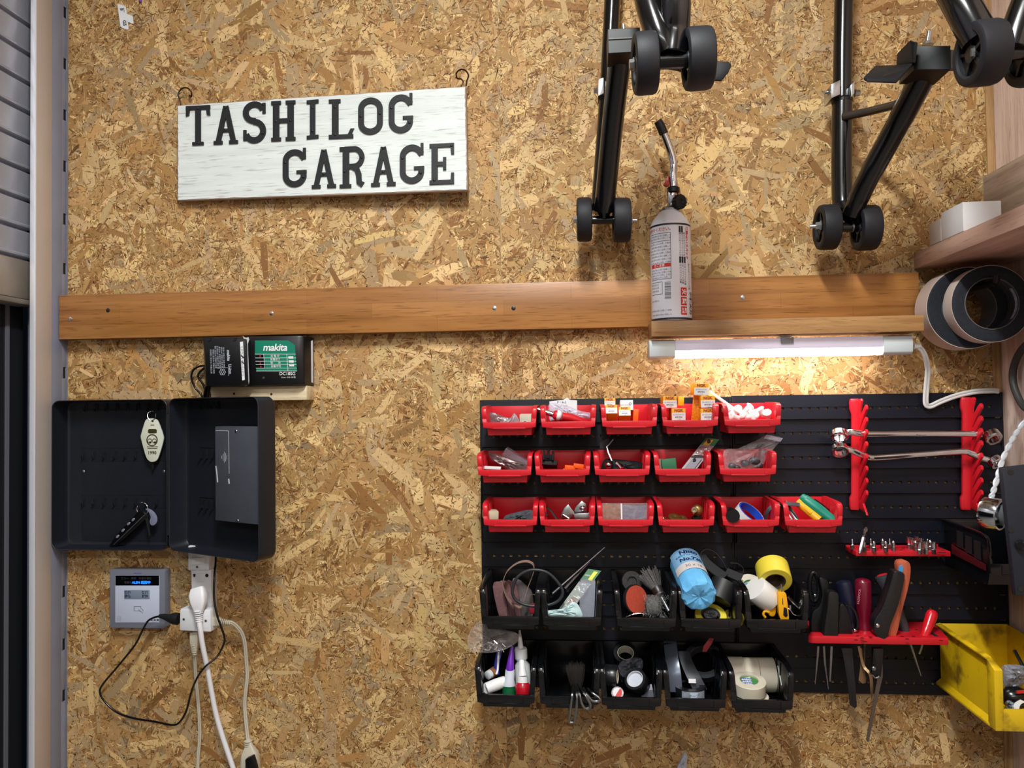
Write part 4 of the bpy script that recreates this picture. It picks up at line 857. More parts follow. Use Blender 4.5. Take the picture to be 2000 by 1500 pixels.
# ------------------------------------------------------------------ alarm panel
dA = .022
al = thing('alarm_panel', 'grey and white wall alarm panel with a lit blue display below the key cabinet', 'alarm panel', W(268, 1228, .011))
q0, q1 = W(214, 1112, dA), W(322, 1228, dA); xw = W(333, 1170, .0015).x
m = MB(); m.loops([[(x, -dA, z) for x, z in rrect(q1.x-q0.x, q0.z-q1.z, .004, 4, (q0.x+q1.x)/2, (q0.z+q1.z)/2)], [(x, -.0016, z) for x, z in rrect(q1.x-q0.x, q0.z-q1.z, .004, 4, (q0.x+q1.x)/2+.001, (q0.z+q1.z)/2)]]); part(m, 'housing', mat('panel_blue_grey', (112, 116, 130), .45), al, bevel=.0015)
ap = lambda x, y, o=0.: W(x, y, dA+o)
def rect(m, x0, x1, y0, y1, o=.0004, th=.0006): return m.plate([(x0, y0), (x1, y0), (x1, y1), (x0, y1)], dA+o, dA+o-th)
m = rect(MB(), 225, 311, 1125, 1216, .0008, .0012); part(m, 'front_plate', mat('plate_lilac_white', (196, 204, 226), .4), al, bevel=.0002)
m = rect(MB(), 225.5, 310.5, 1124.5, 1143.5, .0012); part(m, 'display_window', mat('display_black', (8, 9, 12), .15), al)
m = rect(MB(), 242.5, 292, 1152.5, 1170, .0014, .001); part(m, 'button_bar', mat('bar_grey', (124, 138, 158), .45), al, bevel=.0003)
def at_(m, s_, size, x, y, o=.0015, **k): return m.text(s_, size, x, -y, fn=lambda u, v: ap(u, -v, o), **k)
m = MB()
for s_, x, y in (('警備', 249, 1158), ('開始', 249, 1165), ('警備', 283, 1158), ('解除', 283, 1165)): at_(m, s_, 6.2, x, y, .0017, bold=.25)
rect(m, 262, 275, 1184.2, 1184.9, .001); rect(m, 262, 275, 1193, 1193.6, .001); rect(m, 261.6, 262.4, 1184, 1193.5, .001); rect(m, 274.6, 275.2, 1184, 1188, .001)
for P in ([(275, 1188), (278, 1190), (280, 1194)], [(273, 1190.5), (270.5, 1192), (273, 1194), (276, 1195), (279, 1197.5)]): m.tube([ap(x, y, .001) for x, y in P], .0003, 5)
[rect(m, x, x+4, 1209.5, 1212.5, .001) for x in (294, 300, 306)]
part(m, 'lettering', mat('panel_ink', (62, 68, 84), .6), al, smooth=0)
m = MB(); at_(m, 'エコー　異常　外部の通信', 5, 266, 1130); at_(m, '警備中', 5, 250, 1138); part(m, 'dim_lettering', mat('dim_grey', (62, 62, 66), .5), al, smooth=0)
m = MB(); at_(m, 'ALSN 巡回中', 6.4, 276, 1138, bold=.15); part(m, 'lit_lettering', mat('blue_led', (30, 110, 255), .5, emit=3., ecol=(20, 100, 255)), al, smooth=0, label='glowing blue characters')
m = MB()
for y in range(5):
    for x in range(5): rect(m, 228+x*1.8, 229+x*1.8, 1204+y*2, 1205+y*2, .001, .0003)
part(m, 'speaker_grille', mat('grille_grey', (140, 146, 164), .6), al, smooth=0)
m = MB(); at_(m, 'secom', 4.6, 269, 1119.5, .0004, bold=.2) if 0 else at_(m, '―――', 4.6, 269, 1119.5, .0004, bold=.4); part(m, 'maker_mark', mat('blue_print', (70, 76, 170), .5), al, smooth=0)

# ------------------------------------------------------------------ switch, outlet, tap and plugs
WP = mat('outlet_white', (222, 224, 228), .4)
o0 = .016
sw = thing('outlet_strip', 'white surface-mounted outlet strip with a rocker switch on top below the key cabinet door', 'outlet', W(392, 1235, .01))
m = MB(); m.plate([(367, 1066), (408, 1066), (408, 1114), (367, 1114)], .030, .0015); part(m, 'switch_box', WP, sw, bevel=.002)
m = MB(); m.plate([(373, 1113), (412, 1113), (414, 1215), (375, 1215)], .026, .0015); part(m, 'outlet_box', WP, sw, bevel=.0015)
m = MB(); f = [W(373, 1089, .034), W(398, 1089, .0315), W(398, 1102, .0315), W(373, 1104, .034)]; m.loops([f, [Vector((p.x, -.029, p.z)) for p in f]]); part(m, 'rocker', WP, sw, bevel=.001)
m = MB(); c = W(385, 1107.5, .0302); m.rev(c, (0, -1, 0), [(0, .0026), (.0008, .002)], 12); part(m, 'screw', STEEL, sw)
m = MB(); c = W(404, 1124, .0262); m.rev(c, (0, -1, 0), [(0, .0036), (.0008, .003)], 14); part(m, 'screw', DARKM, sw)
m = MB(); m.plate([(384, 1121), (398, 1121), (398, 1136), (384, 1136)], .0275, .025); part(m, 'cover_tab', WP, sw, bevel=.0004)
m = MB(); m.plate([(377, 1121), (382, 1121), (381, 1127), (378, 1127)], .0263, .0255); part(m, 'slot', INK, sw)
tp = thing('plug_adapter', 'white three-way plug adapter hanging from the outlet strip with plugs on its sides', 'plug adapter', W(383, 1237, .04))
m = MB(); m.plate([(351, 1189), (411, 1192), (412, 1235), (350, 1232)], .056, .0265); part(m, 'adapter_body', WP, tp, bevel=.003)
for x, y in ((359, 1209.5), (402, 1212.5)):
    m = MB(); c = W(x, y, .0562); m.rev(c, (0, -1, 0), [(0, .0030), (.0006, .0024)], 12); m2 = MB(); m2.rev(c+Vector((0, -.0006, 0)), (0, -1, 0), [(0, .0018), (.0003, .0016)], 10); part(m, 'screw_rim', mat('rim_grey', (150, 152, 158), .5), tp); part(m2, 'screw_hole', INK, tp)
def plug(lb_, body_pts, scales, cable, rc, mt, neck=None, twin=False, group=None):
    t = thing('plug', lb_, 'plug and cord', body_pts[-1])
    m = MB(); m.sweep(body_pts, [(v[0], v[1]) for v in rrect(2, 1.25, .35, 4)], (0, 1, 0), scales=scales); part(m, 'plug_body', mt, t, smooth=40)
    Q = catmull(cable, 8); m = MB()
    if twin:
        for o in (-.55, .55):
            PP = []
            for i, p in enumerate(Q):
                tg_ = (Q[min(i+1, len(Q)-1)]-Q[max(i-1, 0)]).normalized(); n_ = tg_.cross(Vector((0, 1, 0))).normalized(); PP.append(p+n_*o*rc*1.5)
            m.tube(PP, rc, 8)
    else: m.tube(Q, rc, 12)
    part(m, 'cord', mt, t, smooth=60)
    if neck:
        m = MB()
        for i in range(6):
            p = neck[0].lerp(neck[1], i/6.); d_ = (neck[1]-neck[0]).normalized(); m.rev(p, d_, [(0, neck[2]*.8), (.0005, neck[2]*(1.12-.05*i)), (.0016, neck[2]*(1.12-.05*i)), (.0022, neck[2]*.8)], 14)
        part(m, 'strain_relief', mt, t, smooth=40)
    return t
WC = mat('white_cord', (232, 232, 236), .4); BC = mat('beige_cord', (196, 188, 170), .5)
plug('white plug in the front of the outlet strip with a thick bright white cord', [W(387, 1150, .052), W(387, 1162, .058), W(388, 1176, .062), W(388, 1190, .064), W(388, 1196, .064)], [.0135, .0165, .015, .010, .0075],
     [W(388, 1205, .065), W(391, 1228, .066), W(396, 1262, .060), W(404, 1300, .05), (W(413, 1350, .04)), W(422, 1395, .032), W(435, 1440, .026), W(452, 1490, .022), W(470, 1545, .02)], .0049, WC, (W(387.5, 1192, .064), W(389, 1216, .065), .0080))
plug('beige plug under the plug adapter with a thin twin cord hanging straight down', [W(379, 1234, .042), W(380, 1243, .042), W(380, 1254, .042), W(380, 1266, .041), W(380, 1274, .040)], [.0072, .0088, .0086, .0062, .0050],
     [W(380, 1274, .040), W(381, 1300, .030), W(383, 1330, .022), W(386, 1360, .016), W(389, 1400, .012), W(390, 1440, .010), W(387, 1480, .010), W(385, 1540, .010)], .0019, BC, (W(380, 1258, .042), W(380.5, 1280, .040), .0052), True)
cr = plug('beige plug in the side of the adapter with a cord to an inline connector', [W(413, 1213, .042), W(420, 1213, .042), W(427, 1214, .042), W(432, 1215, .042)], [.0096, .0098, .0082, .006],
     [W(440, 1216, .042), W(452, 1216, .040), W(463, 1224, .036), W(472, 1236, .032), W(478, 1255, .028), W(481, 1290, .022), W(483, 1320, .018), W(480, 1350, .016), W(478, 1375, .014), W(480, 1405, .014), W(483, 1435, .016), W(485, 1450, .018)], .0021, BC, (W(430, 1214, .042), W(452, 1217, .040), .0060), True)
ic = thing('inline_connector', 'beige inline mains connector with a black plug in it low on the chipboard', 'connector', W(487, 1490, .02))
m = MB(); m.sweep([W(483, 1444, .018), W(486, 1456, .02), W(488, 1470, .022), W(489, 1485, .024), W(490, 1520, .024)], [(v[0], v[1]) for v in rrect(2, 1.3, .3, 3)], (0, 1, 0), scales=[.0058, .0072, .0150, .0172, .0176]); part(m, 'connector_body', BC, ic, smooth=40)
m = MB(); m.plate([(478, 1484), (493, 1477), (499, 1496), (504, 1520), (480, 1520)], .046, .034); part(m, 'black_plug', BLK, ic, bevel=.002)
m = MB()
for i in range(3): m.rev(W(484.5, 1446+i*4, .019), (0, 0, -1), [(0, .0060), (.0008, .0078), (.0018, .0078), (.0026, .0060)], 14)
part(m, 'strain_relief', BC, ic)
# ------------------------------------------------------------------ louvred wall panels
PB = mat('panel_black', (15, 18, 28), .36, var=.08, vscale=12, spec=.25)
px_ = [W(939, 900, .002).x, W(1430, 900, .002).x, XR-.0015]
pz = [W(1430, 775, .003).z, W(1430, 1059.5, .003).z, W(1555, 1350, .003).z]
def panel(x0, x1, z1, z0, lb_, seed):
    t = thing('louvre_panel', lb_, 'storage panel', ((x0+x1)/2, -.005, z0), 'black louvred wall panels'); rr = random.Random(seed)
    H = (z1-z0)/6
    def hx(m, xa, xb, za, zb, fa, fb, th=.0022): # slab from za (upper) to zb (lower), front depths fa, fb
        m.hexa([(xa, -fb, zb), (xb, -fb, zb), (xb, -fb+th, zb), (xa, -fb+th, zb), (xa, -fa, za), (xb, -fa, za), (xb, -fa+th, za), (xa, -fa+th, za)])
    m = MB(); m.box(x0, x0+.004, -.0075, -.0017, z0, z1); m.box(x1-.004, x1, -.0075, -.0017, z0, z1); part(m, 'side_rim', PB, t, bevel=.0005)
    for k in range(6):
        a = z1-k*H; b = a-H+.0006; m = MB(); D = lambda z: .0048+(a-z)/H*.0062
        s1, s0 = a-H*.50, a-H*.50-.0050
        xa, xb = x0+.004, x1-.004
        hx(m, xa, xb, a, s1, D(a), D(s1)); hx(m, xa, xb, s0, b, D(s0), D(b)); hx(m, xa, xb, b+.004, b, D(b)-.0021, D(b)-.0021, .004)
        # tongues between the slots
        x = xa; pit = .0162; n = int((xb-xa)/pit); off = (xb-xa-n*pit)/2; hx(m, xa, xa+off+.005, s1, s0, D(s1), D(s0))
        for i in range(n):
            u = xa+off+i*pit; hx(m, u+.0055, u+pit if i < n-1 else xb, s1, s0, D(s1)-.0009, D(s0)-.0009)
            m.box(u+.0040, u+.0075, -D(s0)-.0011, -D(s0)+.001, s0-.0030, s0-.0018) if i % 6 == 2 else None
        part(m, 'louvre', PB, t, smooth=20)
    return t
panel(px_[0], px_[1]-.0006, pz[0], pz[1]+.0005, 'upper black louvred panel behind the three rows of red bins', 1)
panel(px_[1]+.0006, px_[2], pz[0]+.002, pz[1]+.0005, 'upper black louvred panel carrying the wrench holders', 2)
panel(px_[0], px_[1]-.0006, pz[1]-.0005, pz[2], 'lower black louvred panel behind the black bins', 3)
panel(px_[1]+.0006, px_[2], pz[1]-.0005, pz[2], 'lower black louvred panel behind the red tool rack and bit rack', 4)
DB = .0128                      # front of the louvres, where bins hang

# ------------------------------------------------------------------ bins
def make_bin(name, label, M_, wt, wb, D, H, lip, fl_, band, grp, loc, cat):
    t = thing(name, label, cat, loc, grp); O = Vector(loc); th = .0018
    T = lambda x, y, z: O+Vector((x, y, z))
    xs = lambda z: wt/2+(wb-wt)/2*(-z/H)
    side = [(0, 0), (-.80*D, -.02*H), (-.93*D, -.06*H), (-.985*D, -.16*H), (-.99*D, -lip), (-.90*D, -H), (0, -H)]
    m = MB()
    for sg in (-1, 1):
        m.loops([[T(sg*xs(z), y, z) for y, z in side], [T(sg*(xs(z)-th), y, z) for y, z in side]])
    m.hexa([T(-wb/2, -th, -H), T(wb/2, -th, -H), T(wb/2, 0, -H), T(-wb/2, 0, -H), T(-wt/2, -th, 0), T(wt/2, -th, 0), T(wt/2, 0, 0), T(-wt/2, 0, 0)])
    m.box(O.x-wb/2, O.x+wb/2, O.y-.90*D, O.y, O.z-H, O.z-H+th)
    xl = xs(-lip); m.hexa([T(-wb/2, -.90*D, -H), T(wb/2, -.90*D, -H), T(wb/2, -.90*D+th, -H), T(-wb/2, -.90*D+th, -H), T(-xl, -.985*D, -lip), T(xl, -.985*D, -lip), T(xl, -.985*D+th, -lip), T(-xl, -.985*D+th, -lip)])
    part(m, 'tray', M_, t, bevel=.0005)
    for sg in (-1, 1):           # rim flange along each side of the opening
        m = MB()
        P = catmull([T(sg*(xs(z)+fl_/2-.0008), y, z) for y, z in [(-.002, 0), (-.5*D, -.008*H), (-.80*D, -.02*H), (-.93*D, -.06*H), (-.985*D, -.17*H), (-.99*D, -lip-.002), (-.985*D, -lip-band*.8)]], 4)
        m.sweep(P, [(-fl_/2, -.0015), (fl_/2, -.0015), (fl_/2, .0015), (-fl_/2, .0015)], (sg*1., 0, 0)) if 0 else None
        inn = [Vector((p.x-sg*fl_/2, p.y, p.z)) for p in P]; out = [Vector((p.x+sg*fl_/2, p.y, p.z)) for p in P]
        lp = []
        for i, p in enumerate(P):
            d_ = (P[min(i+1, len(P)-1)]-P[max(i-1, 0)]).normalized(); n_ = Vector((0, -d_.z, d_.y))
            if n_.y > 0 and n_.z < 0: n_ = -n_
            lp.append([inn[i]+n_*.0016, out[i]+n_*.0012, out[i]-n_*.0016, inn[i]-n_*.0016])
        m.loops(lp); part(m, 'rim', M_, t, bevel=.0005, smooth=50)
    m = MB(); xo = xl+fl_-.001     # front band with a bowed lower edge
    poly = [(-xo, -lip), (xo, -lip), (xo-.001, -lip-band*.8)]+[(xo*(1-.1*k)-.002*0, -lip-band*(.8+.35*math.sin(math.pi*k/20))) for k in range(1, 20)]+[(-xo+.001, -lip-band*.8)]
    m.loops([[T(x, -.985*D-.003, z) for x, z in poly], [T(x, -.985*D+.0015, z) for x, z in poly]]); part(m, 'lip', M_, t, bevel=.0007)
    m = MB(); h0, h1 = -lip-band*.14, -lip-band*.86; w0 = xl*.70
    for x0, x1, z0, z1 in ((-w0, w0, h1-.0014, h1), (-w0-.0014, -w0, h1-.0014, h0), (w0, w0+.0014, h1-.0014, h0)): m.box(O.x+x0, O.x+x1, O.y-.985*D-.0042, O.y-.985*D-.0028, O.z+z0, O.z+z1)
    part(m, 'label_holder', M_, t, bevel=.0003)
    for sg in (-1, 1):
        m = MB()
        for k in range(3):
            y = -D*(.22+.2*k); m.hexa([T(sg*(xs(-H*.9)-th), y, -H*.9), T(sg*(xs(-H*.9)-th), y-.003, -H*.9), T(sg*(xs(-H*.9)-th-.0012), y-.003, -H*.9), T(sg*(xs(-H*.9)-th-.0012), y, -H*.9), T(sg*(xs(-.08*H)-th), y, -.08*H), T(sg*(xs(-.08*H)-th), y-.003, -.08*H), T(sg*(xs(-.08*H)-th-.0012), y-.003, -.08*H), T(sg*(xs(-.08*H)-th-.0012), y, -.08*H)])
        part(m, 'rib', M_, t)
    return t
RD, RH, BD_, BH = .094, .053, .142, .078
zr = [W(996, 793, DB).z, W(986, 880, DB).z, W(996, 971, DB).z]
rows = [(0, (995, 1110, 1229, 1348, 1469), 838), (1, (986, 1099, 1215, 1333, 1460), 930), (2, (997, 1108, 1222, 1340, 1466, 1588), 1030)]
rlab = [['holding a dark packet and a cream block', 'holding clear packets and a silver-tipped tool', 'holding four spark plug boxes', 'holding a stack of spark plug boxes', 'heaped with white plastic anchors'],
        ['holding clear plastic cases', 'holding a black bracket and orange clips', 'with a thin bent mirror stem sticking out', 'with a green box and a tall blister card', 'with a zip bag of black parts'],
        ['holding a cream block and a dark cloth', 'holding zinc brackets', 'holding one clear pack, half brown', 'holding brass fittings', 'holding a black torch and a blue and white ring', 'holding a green and yellow handle']]
ord_ = ['top', 'middle', 'bottom']
RB = {}; first = None
for r, xs_, yy in rows:
    for i, x in enumerate(xs_):
        X = W(x, yy, .104).x; loc = Vector((X, -DB, zr[r])); lb_ = f'red bin in the {ord_[r]} row {rlab[r][i]}'
        if first is None: first = make_bin('parts_bin', lb_, RED, .0880, .0795, RD, RH, .029, .0080, .0118, 'red parts bins', loc, 'storage bin')
        else: dup(first, loc, lb_)
        RB[(r, i)] = loc
zk = [W(1262, 1113, DB).z, W(1233, 1253, DB).z]
krows = [(0, (997, 1117, 1262, 1388, 1517), 1222), (1, (988, 1112, 1233, 1358, 1488), 1370)]
klab = [['holding brown sanding belts', 'holding thin files and a green-topped card', 'holding wire brushes and an orange disc', 'holding a blue paper roll', 'holding a big yellow tape roll'],
        ['holding glue bottles', 'with wire clip handles hanging over its lip', 'holding black tape rolls', 'holding grey straps and a silver-labelled roll', 'holding cream masking tape rolls']]
KB = {}; first = None
for r, xs_, yy in krows:
    for i, x in enumerate(xs_):
        X = W(x, yy, .152).x; loc = Vector((X, -DB, zk[r])); lb_ = f'black bin in the {["upper", "lower"][r]} row {klab[r][i]}'
        if first is None: first = make_bin('storage_bin', lb_, BLKG, .0935, .0825, BD_, BH, .052, .0085, .0165, 'black storage bins', loc, 'storage bin')
        else: dup(first, loc, lb_)
        KB[(r, i)] = loc
# long black bin by the side wall
X0, X1 = W(1841, 1020, DB).x, XR-.004
big = make_bin('storage_bin', 'long black bin by the cedar side wall with slots along its side', BLKG, X1-X0, X1-X0-.006, .165, .085, .048, .004, .02, None, Vector(((X0+X1)/2, -DB, W(1841, 1014, DB).z)), 'storage bin')
bl = big.location; m = MB()
for k in range(3):
    y = bl.y-.055-.03*k; m.box(X0-.0012, X0+.0002, y-.020, y, bl.z-.040-.004*k, bl.z-.012-.003*k)
part(m, 'side_slot', mat('slot_dark', (10, 10, 12), .6), big)
m = MB(); m.hexa([(X0-.0016, bl.y-.150, bl.z-.062), (X0-.0002, bl.y-.150, bl.z-.062), (X0-.0002, bl.y-.035, bl.z-.056), (X0-.0016, bl.y-.035, bl.z-.056), (X0-.0016, bl.y-.150, bl.z-.052), (X0-.0002, bl.y-.150, bl.z-.052), (X0-.0002, bl.y-.035, bl.z-.040), (X0-.0016, bl.y-.035, bl.z-.040)])
part(m, 'side_stripe', mat('wine_red', (72, 12, 20), .4), big)
m = MB(); c = Vector((X1-.030, bl.y-.135, bl.z-.040)); m.tube([c+Vector((.016*math.cos(R(15*k)), -.006*math.cos(R(15*k)), .018*math.sin(R(15*k)))) for k in range(24)], .006, 10, True)
solo(m, 'rubber_ring', mat('coral_red', (204, 60, 66), .45), 'coral red ring in the long black bin by the side wall', 'ring')

# ------------------------------------------------------------------ yellow bin by the side wall
YEL = mat('yellow_plastic', (216, 178, 16), .42, var=.10, vscale=14, dirt=((120, 92, 18), 26., .52), bump=.15, bscale=120)
YX0, YX1 = W(1827, 1219, DB).x, XR-.006; YZ1 = W(1827, 1217, DB).z; YZ0 = W(1823, 1336, DB).z; YD = .205
yb = thing('parts_bin', 'large scuffed yellow plastic bin in the corner below the long black bin', 'storage bin', ((YX0+YX1)/2, -DB, YZ0))
H = YZ1-YZ0; th = .0024; y0 = -DB
m = MB()
side = [(0, YZ1), (-.86*YD, YZ1-.004), (-.93*YD, YZ1-.012), (-.97*YD, YZ0+.032), (-.97*YD, YZ0), (0, YZ0)]
for sx, sg in ((YX0+.006, 1), (YX1-.002, -1)): m.loops([[(sx, y0+y, z) for y, z in side], [(sx+sg*th, y0+y, z) for y, z in side]])
m.box(YX0+.006, YX1-.002, y0-th, y0, YZ0, YZ1); m.box(YX0+.006, YX1-.002, y0-.97*YD, y0, YZ0, YZ0+th)
m.box(YX0+.004, YX1-.002, y0-.985*YD, y0-.97*YD+th, YZ0, YZ0+.033); part(m, 'tray', YEL, yb, bevel=.001)
m = MB(); m.loops([[(YX0, y0, YZ1-.001), (YX0+.0085, y0, YZ1+.001), (YX0+.0085, y0, YZ1-.003), (YX0, y0, YZ1-.004)], [(YX0, y0-.86*YD, YZ1-.005), (YX0+.0085, y0-.86*YD, YZ1-.003), (YX0+.0085, y0-.86*YD, YZ1-.007), (YX0, y0-.86*YD, YZ1-.008)]]); part(m, 'side_flange', YEL, yb, bevel=.0008)
m = MB(); m.loops([[(YX0-.002, y0, YZ0), (YX0+.007, y0, YZ0), (YX0+.007, y0, YZ0+.012), (YX0-.002, y0, YZ0+.004)], [(YX0-.002, y0-.90*YD, YZ0), (YX0+.007, y0-.90*YD, YZ0), (YX0+.007, y0-.90*YD, YZ0+.012), (YX0-.002, y0-.90*YD, YZ0+.004)]]); part(m, 'bottom_ledge', YEL, yb, bevel=.0008)
m = MB(); m.loops([[(YX0-.001, y0-.88*YD, z) for z in (YZ0, YZ1-.005)]+[(YX0+.008, y0-.88*YD, z) for z in (YZ1-.005, YZ0)], [(YX0-.001, y0-.99*YD, z) for z in (YZ0, YZ1-.016)]+[(YX0+.012, y0-.99*YD, z) for z in (YZ1-.016, YZ0)]]); part(m, 'corner_post', YEL, yb, bevel=.001)
m = MB(); m.box(YX0+.052, YX1-.03, y0-.985*YD-.002, y0-.985*YD-.0003, YZ0+.004, YZ0+.006); m.box(YX0+.052, YX0+.0535, y0-.985*YD-.002, y0-.985*YD-.0003, YZ0+.006, YZ0+.022); part(m, 'label_holder', YEL, yb)
# ------------------------------------------------------------------ what lies in the bins
FILM = clear('clear_film', (236, 236, 242), .10, .1); CASE = clear('clear_case', (206, 210, 226), .36, .12, .08, .15); SMOKE = clear('smoky_film', (120, 104, 108), .6, .15)
ORNG = mat('box_orange', (242, 170, 20), .5); BRASS = mat('brass', (176, 146, 84), .35, .9, var=.15); KRAFT = mat('brown_felt', (136, 84, 46), .8, var=.25, vscale=120)
GREY = mat('grey_plastic', (120, 122, 128), .45); DGREY = mat('dark_grey_cloth', (70, 72, 80), .85, var=.3, vscale=150, bump=.5)
CHALK = mat('bright_white', (240, 240, 238), .4); TEAL = mat('teal_green', (0, 126, 104), .4); YTAPE = mat('yellow_tape', (226, 206, 62), .5, var=.08, vscale=20); CTAPE = mat('cream_tape', (216, 206, 186), .6, var=.04)
YPL = mat('amber_plastic', (236, 168, 12), .35)
def pillow(pts, d, th, nz=.3, n=5, seed=0):
    rr = random.Random(seed); C = [Vector((x, y, 0)) for x, y in pts]; C = catmull(C, 3, True) if len(pts) < 14 else C
    cx = sum(v.x for v in C)/len(C); cy = sum(v.y for v in C)/len(C); L_ = []
    for sgn_, rng_ in ((1, range(n, 0, -1)), (-1, range(0, n+1))):
        for k in rng_:
            s = 1-k/(n+.5); o = th*math.sqrt(max(0, 1-s*s))
            L_.append([W(cx+(v.x-cx)*s, cy+(v.y-cy)*s, d+sgn_*o*(1+rr.uniform(-nz, nz))) for v in C])
    return MB().loops(L_)
def pl(pts, d0, d1): return MB().plate(pts, d0, d1)
def crate(w, h, dep): return [(-w/2, w/2, 0, dep, -h/2, h/2)]
def txt(m, body, size, x, z, y=-.3, **k): return m.text(body, size, x, z, y, **k)

# top red row
solo(pillow([(956, 806), (985, 814), (1001, 820), (1003, 838), (975, 842), (960, 840)], .060, .004, seed=1), 'packet', SMOKE, 'dark smoky packet lying across the first red bin of the top row', 'packet')
solo(pillow([(972, 828), (996, 817), (1005, 807), (1016, 826), (1013, 842), (978, 842)], .080, .004, .6, seed=2), 'plastic_sleeve', clear('grey_sleeve', (170, 158, 164), .6, .2), 'crumpled grey plastic sleeve beside the small cream block', 'sleeve')
M = Fr(1027, 824, .072, 4, 0, -6); cb = thing('cream_block', 'small cream plastic block with a dark hole in a top-row red bin', 'block', M.translation)
part(MB(M).box(-11.5, 11.5, -4, 12, -15, 15), 'body', CREAM, cb, bevel=.0008); part(MB(M).rev((-1, -4, -3), (0, -1, 0), [(0, 4.5), (.4, 3.8)], 14), 'hole', INK, cb)
pc = thing('label_card', 'white printed card standing behind the clear packet in a top-row red bin', 'card', W(1100, 800, .045))
part(pl([(1073, 784), (1100, 781), (1108, 776), (1113, 781), (1127, 782), (1127, 815), (1075, 818)], .042, .041), 'card', PAPER, pc, smooth=0)
m = MB(); m.text('P・A-5', 6, 1097, -786, fn=lambda u, v: W(u, -v, .0423), bold=.1); m.text('取付説明', 4, 1100, -793, fn=lambda u, v: W(u, -v, .0423)); part(m, 'lettering', GINK, pc, smooth=0)
solo(pillow([(1072, 790), (1085, 788), (1110, 793), (1135, 803), (1161, 808), (1161, 818), (1130, 816), (1098, 812), (1080, 822), (1073, 818)], .058, .006, .5, seed=3), 'clear_packet', clear('lilac_film', (216, 208, 228), .42, .14), 'clear plastic packet spread over the second red bin of the top row', 'packet')
tl = thing('hand_tool', 'silver-tipped hand tool with a red and white grip leaning out of the second red bin', 'tool', W(1090, 812, .088))
m = MB(); m.cyl(W(1050, 800, .085), W(1082, 810, .088), .0052, .0050); part(m, 'rod', CHROME, tl); part(MB().ell(W(1087, 811, .088), .0085, .009, .0092), 'red_collar', RED, tl)
m = MB(); m.rev(W(1088, 811, .0885), W(1100, 813, .0885)-W(1088, 811, .0885), [(0, .0098), (.004, .0096), (.007, .0075), (.009, .003)], 24); part(m, 'white_dome', WHITE, tl)
m = MB(); m.tube([W(1098, 813, .086), W(1115, 816, .084), W(1135, 823, .080), W(1150, 830, .075)], .0076, 14, scales=[1, 1.05, .95, .8]); part(m, 'grip', RED, tl)
def sparkbox(x, y, d, w, h, lb_, rx=0, ry=0, rz=0, dep=52):
    M = Fr(x, y, d, rx, ry, rz); t = thing('spark_plug_box', lb_, 'box', M.translation, None)
    part(MB(M).box(-w/2, w/2, 0, dep, -h/2, h/2), 'carton', ORNG, t, bevel=.0004)
    part(MB(M).box(-w/2+.3, w/2-.3, -.35, .5, -h/2, h*.13), 'white_label', PAPER, t, smooth=0)
    m = MB(M); m.text('NGK', h*.34, 0, h*.31, -.4, bold=.4); part(m, 'lettering', mat('maroon_ink', (158, 70, 20), .6), t, smooth=0)
    m = MB(M); m.text('◎ IRIDIUM IX', h*.16, 0, -h*.05, -.6); m.text('BPR7EIX', h*.17, 0, -h*.26, -.6, bold=.15); m.text('11-25', h*.13, 0, -h*.42, -.6); part(m, 'lettering', GINK, t, smooth=0)
    return t
sparkbox(1194, 799, .086, 23, 19, 'spark plug box tipped back by the side of the third top-row bin', -28)
sparkbox(1220, 803, .086, 23, 19, 'spark plug box tipped back in the middle of the third top-row bin', -24)
sparkbox(1191, 786, .050, 21, 18, 'orange-topped spark plug box standing behind the tipped pair in the third red bin', -8, 0, -4, 34)
M = Fr(1224, 791, .052, -10); t = thing('spark_plug_box', 'white-faced spark plug box at the back of the third red bin', 'box', M.translation)
part(MB(M).box(-12.5, 12.5, 0, 30, -10, 10), 'carton', PAPER, t, bevel=.0004); m = MB(M); m.text('◎', 7, 7, 2, -.4); m.text('NGK SPARK', 3.6, -3, 0, -.4); part(m, 'lettering', GINK, t, smooth=0)
m = MB(Fr(1242, 812, .06, 0, 4)); m.box(-5, 5, 0, 40, -13, 13); solo(m, 'orange_carton', mat('bright_orange', (250, 96, 10), .45), 'bright orange carton lying at the side of the white-faced plug boxes', 'box', bevel=.0005)
sparkbox(1382.5, 809, .088, 28, 23, 'lowest spark plug box of the stack of three in the fourth red bin')
sparkbox(1382.5, 784.5, .088, 28, 23, 'middle spark plug box of the stack of three in the fourth red bin', 0, -1)
sparkbox(1369.5, 760, .086, 28, 22.5, 'topmost spark plug box of the stack in the fourth red bin', 0, 1)
sparkbox(1325.5, 809, .088, 27, 23, 'lower spark plug box of the pair at the side of the fourth red bin')
sparkbox(1308.5, 785, .082, 27, 23, 'upper spark plug box of the pair, overhanging the side of the fourth red bin')
m = MB(Fr(1330, 783, .05, 0, 2)); m.box(-5, 6, 0, 14, -9, 9); solo(m, 'plug_carton', mat('amber_card', (244, 176, 20), .5), 'small amber carton behind the pair of plug boxes in the fourth red bin', 'box', bevel=.0004)
m = MB(Fr(1360, 797, .064, 0, 6, -12)); m.box(-8, 8, 0, 40, -25, 25); solo(m, 'upright_carton', mat('perforated_orange', (242, 140, 10), .5, var=.35, vscale=300), 'tall orange carton standing upright beside the stack of three plug boxes', 'box', bevel=.0005)
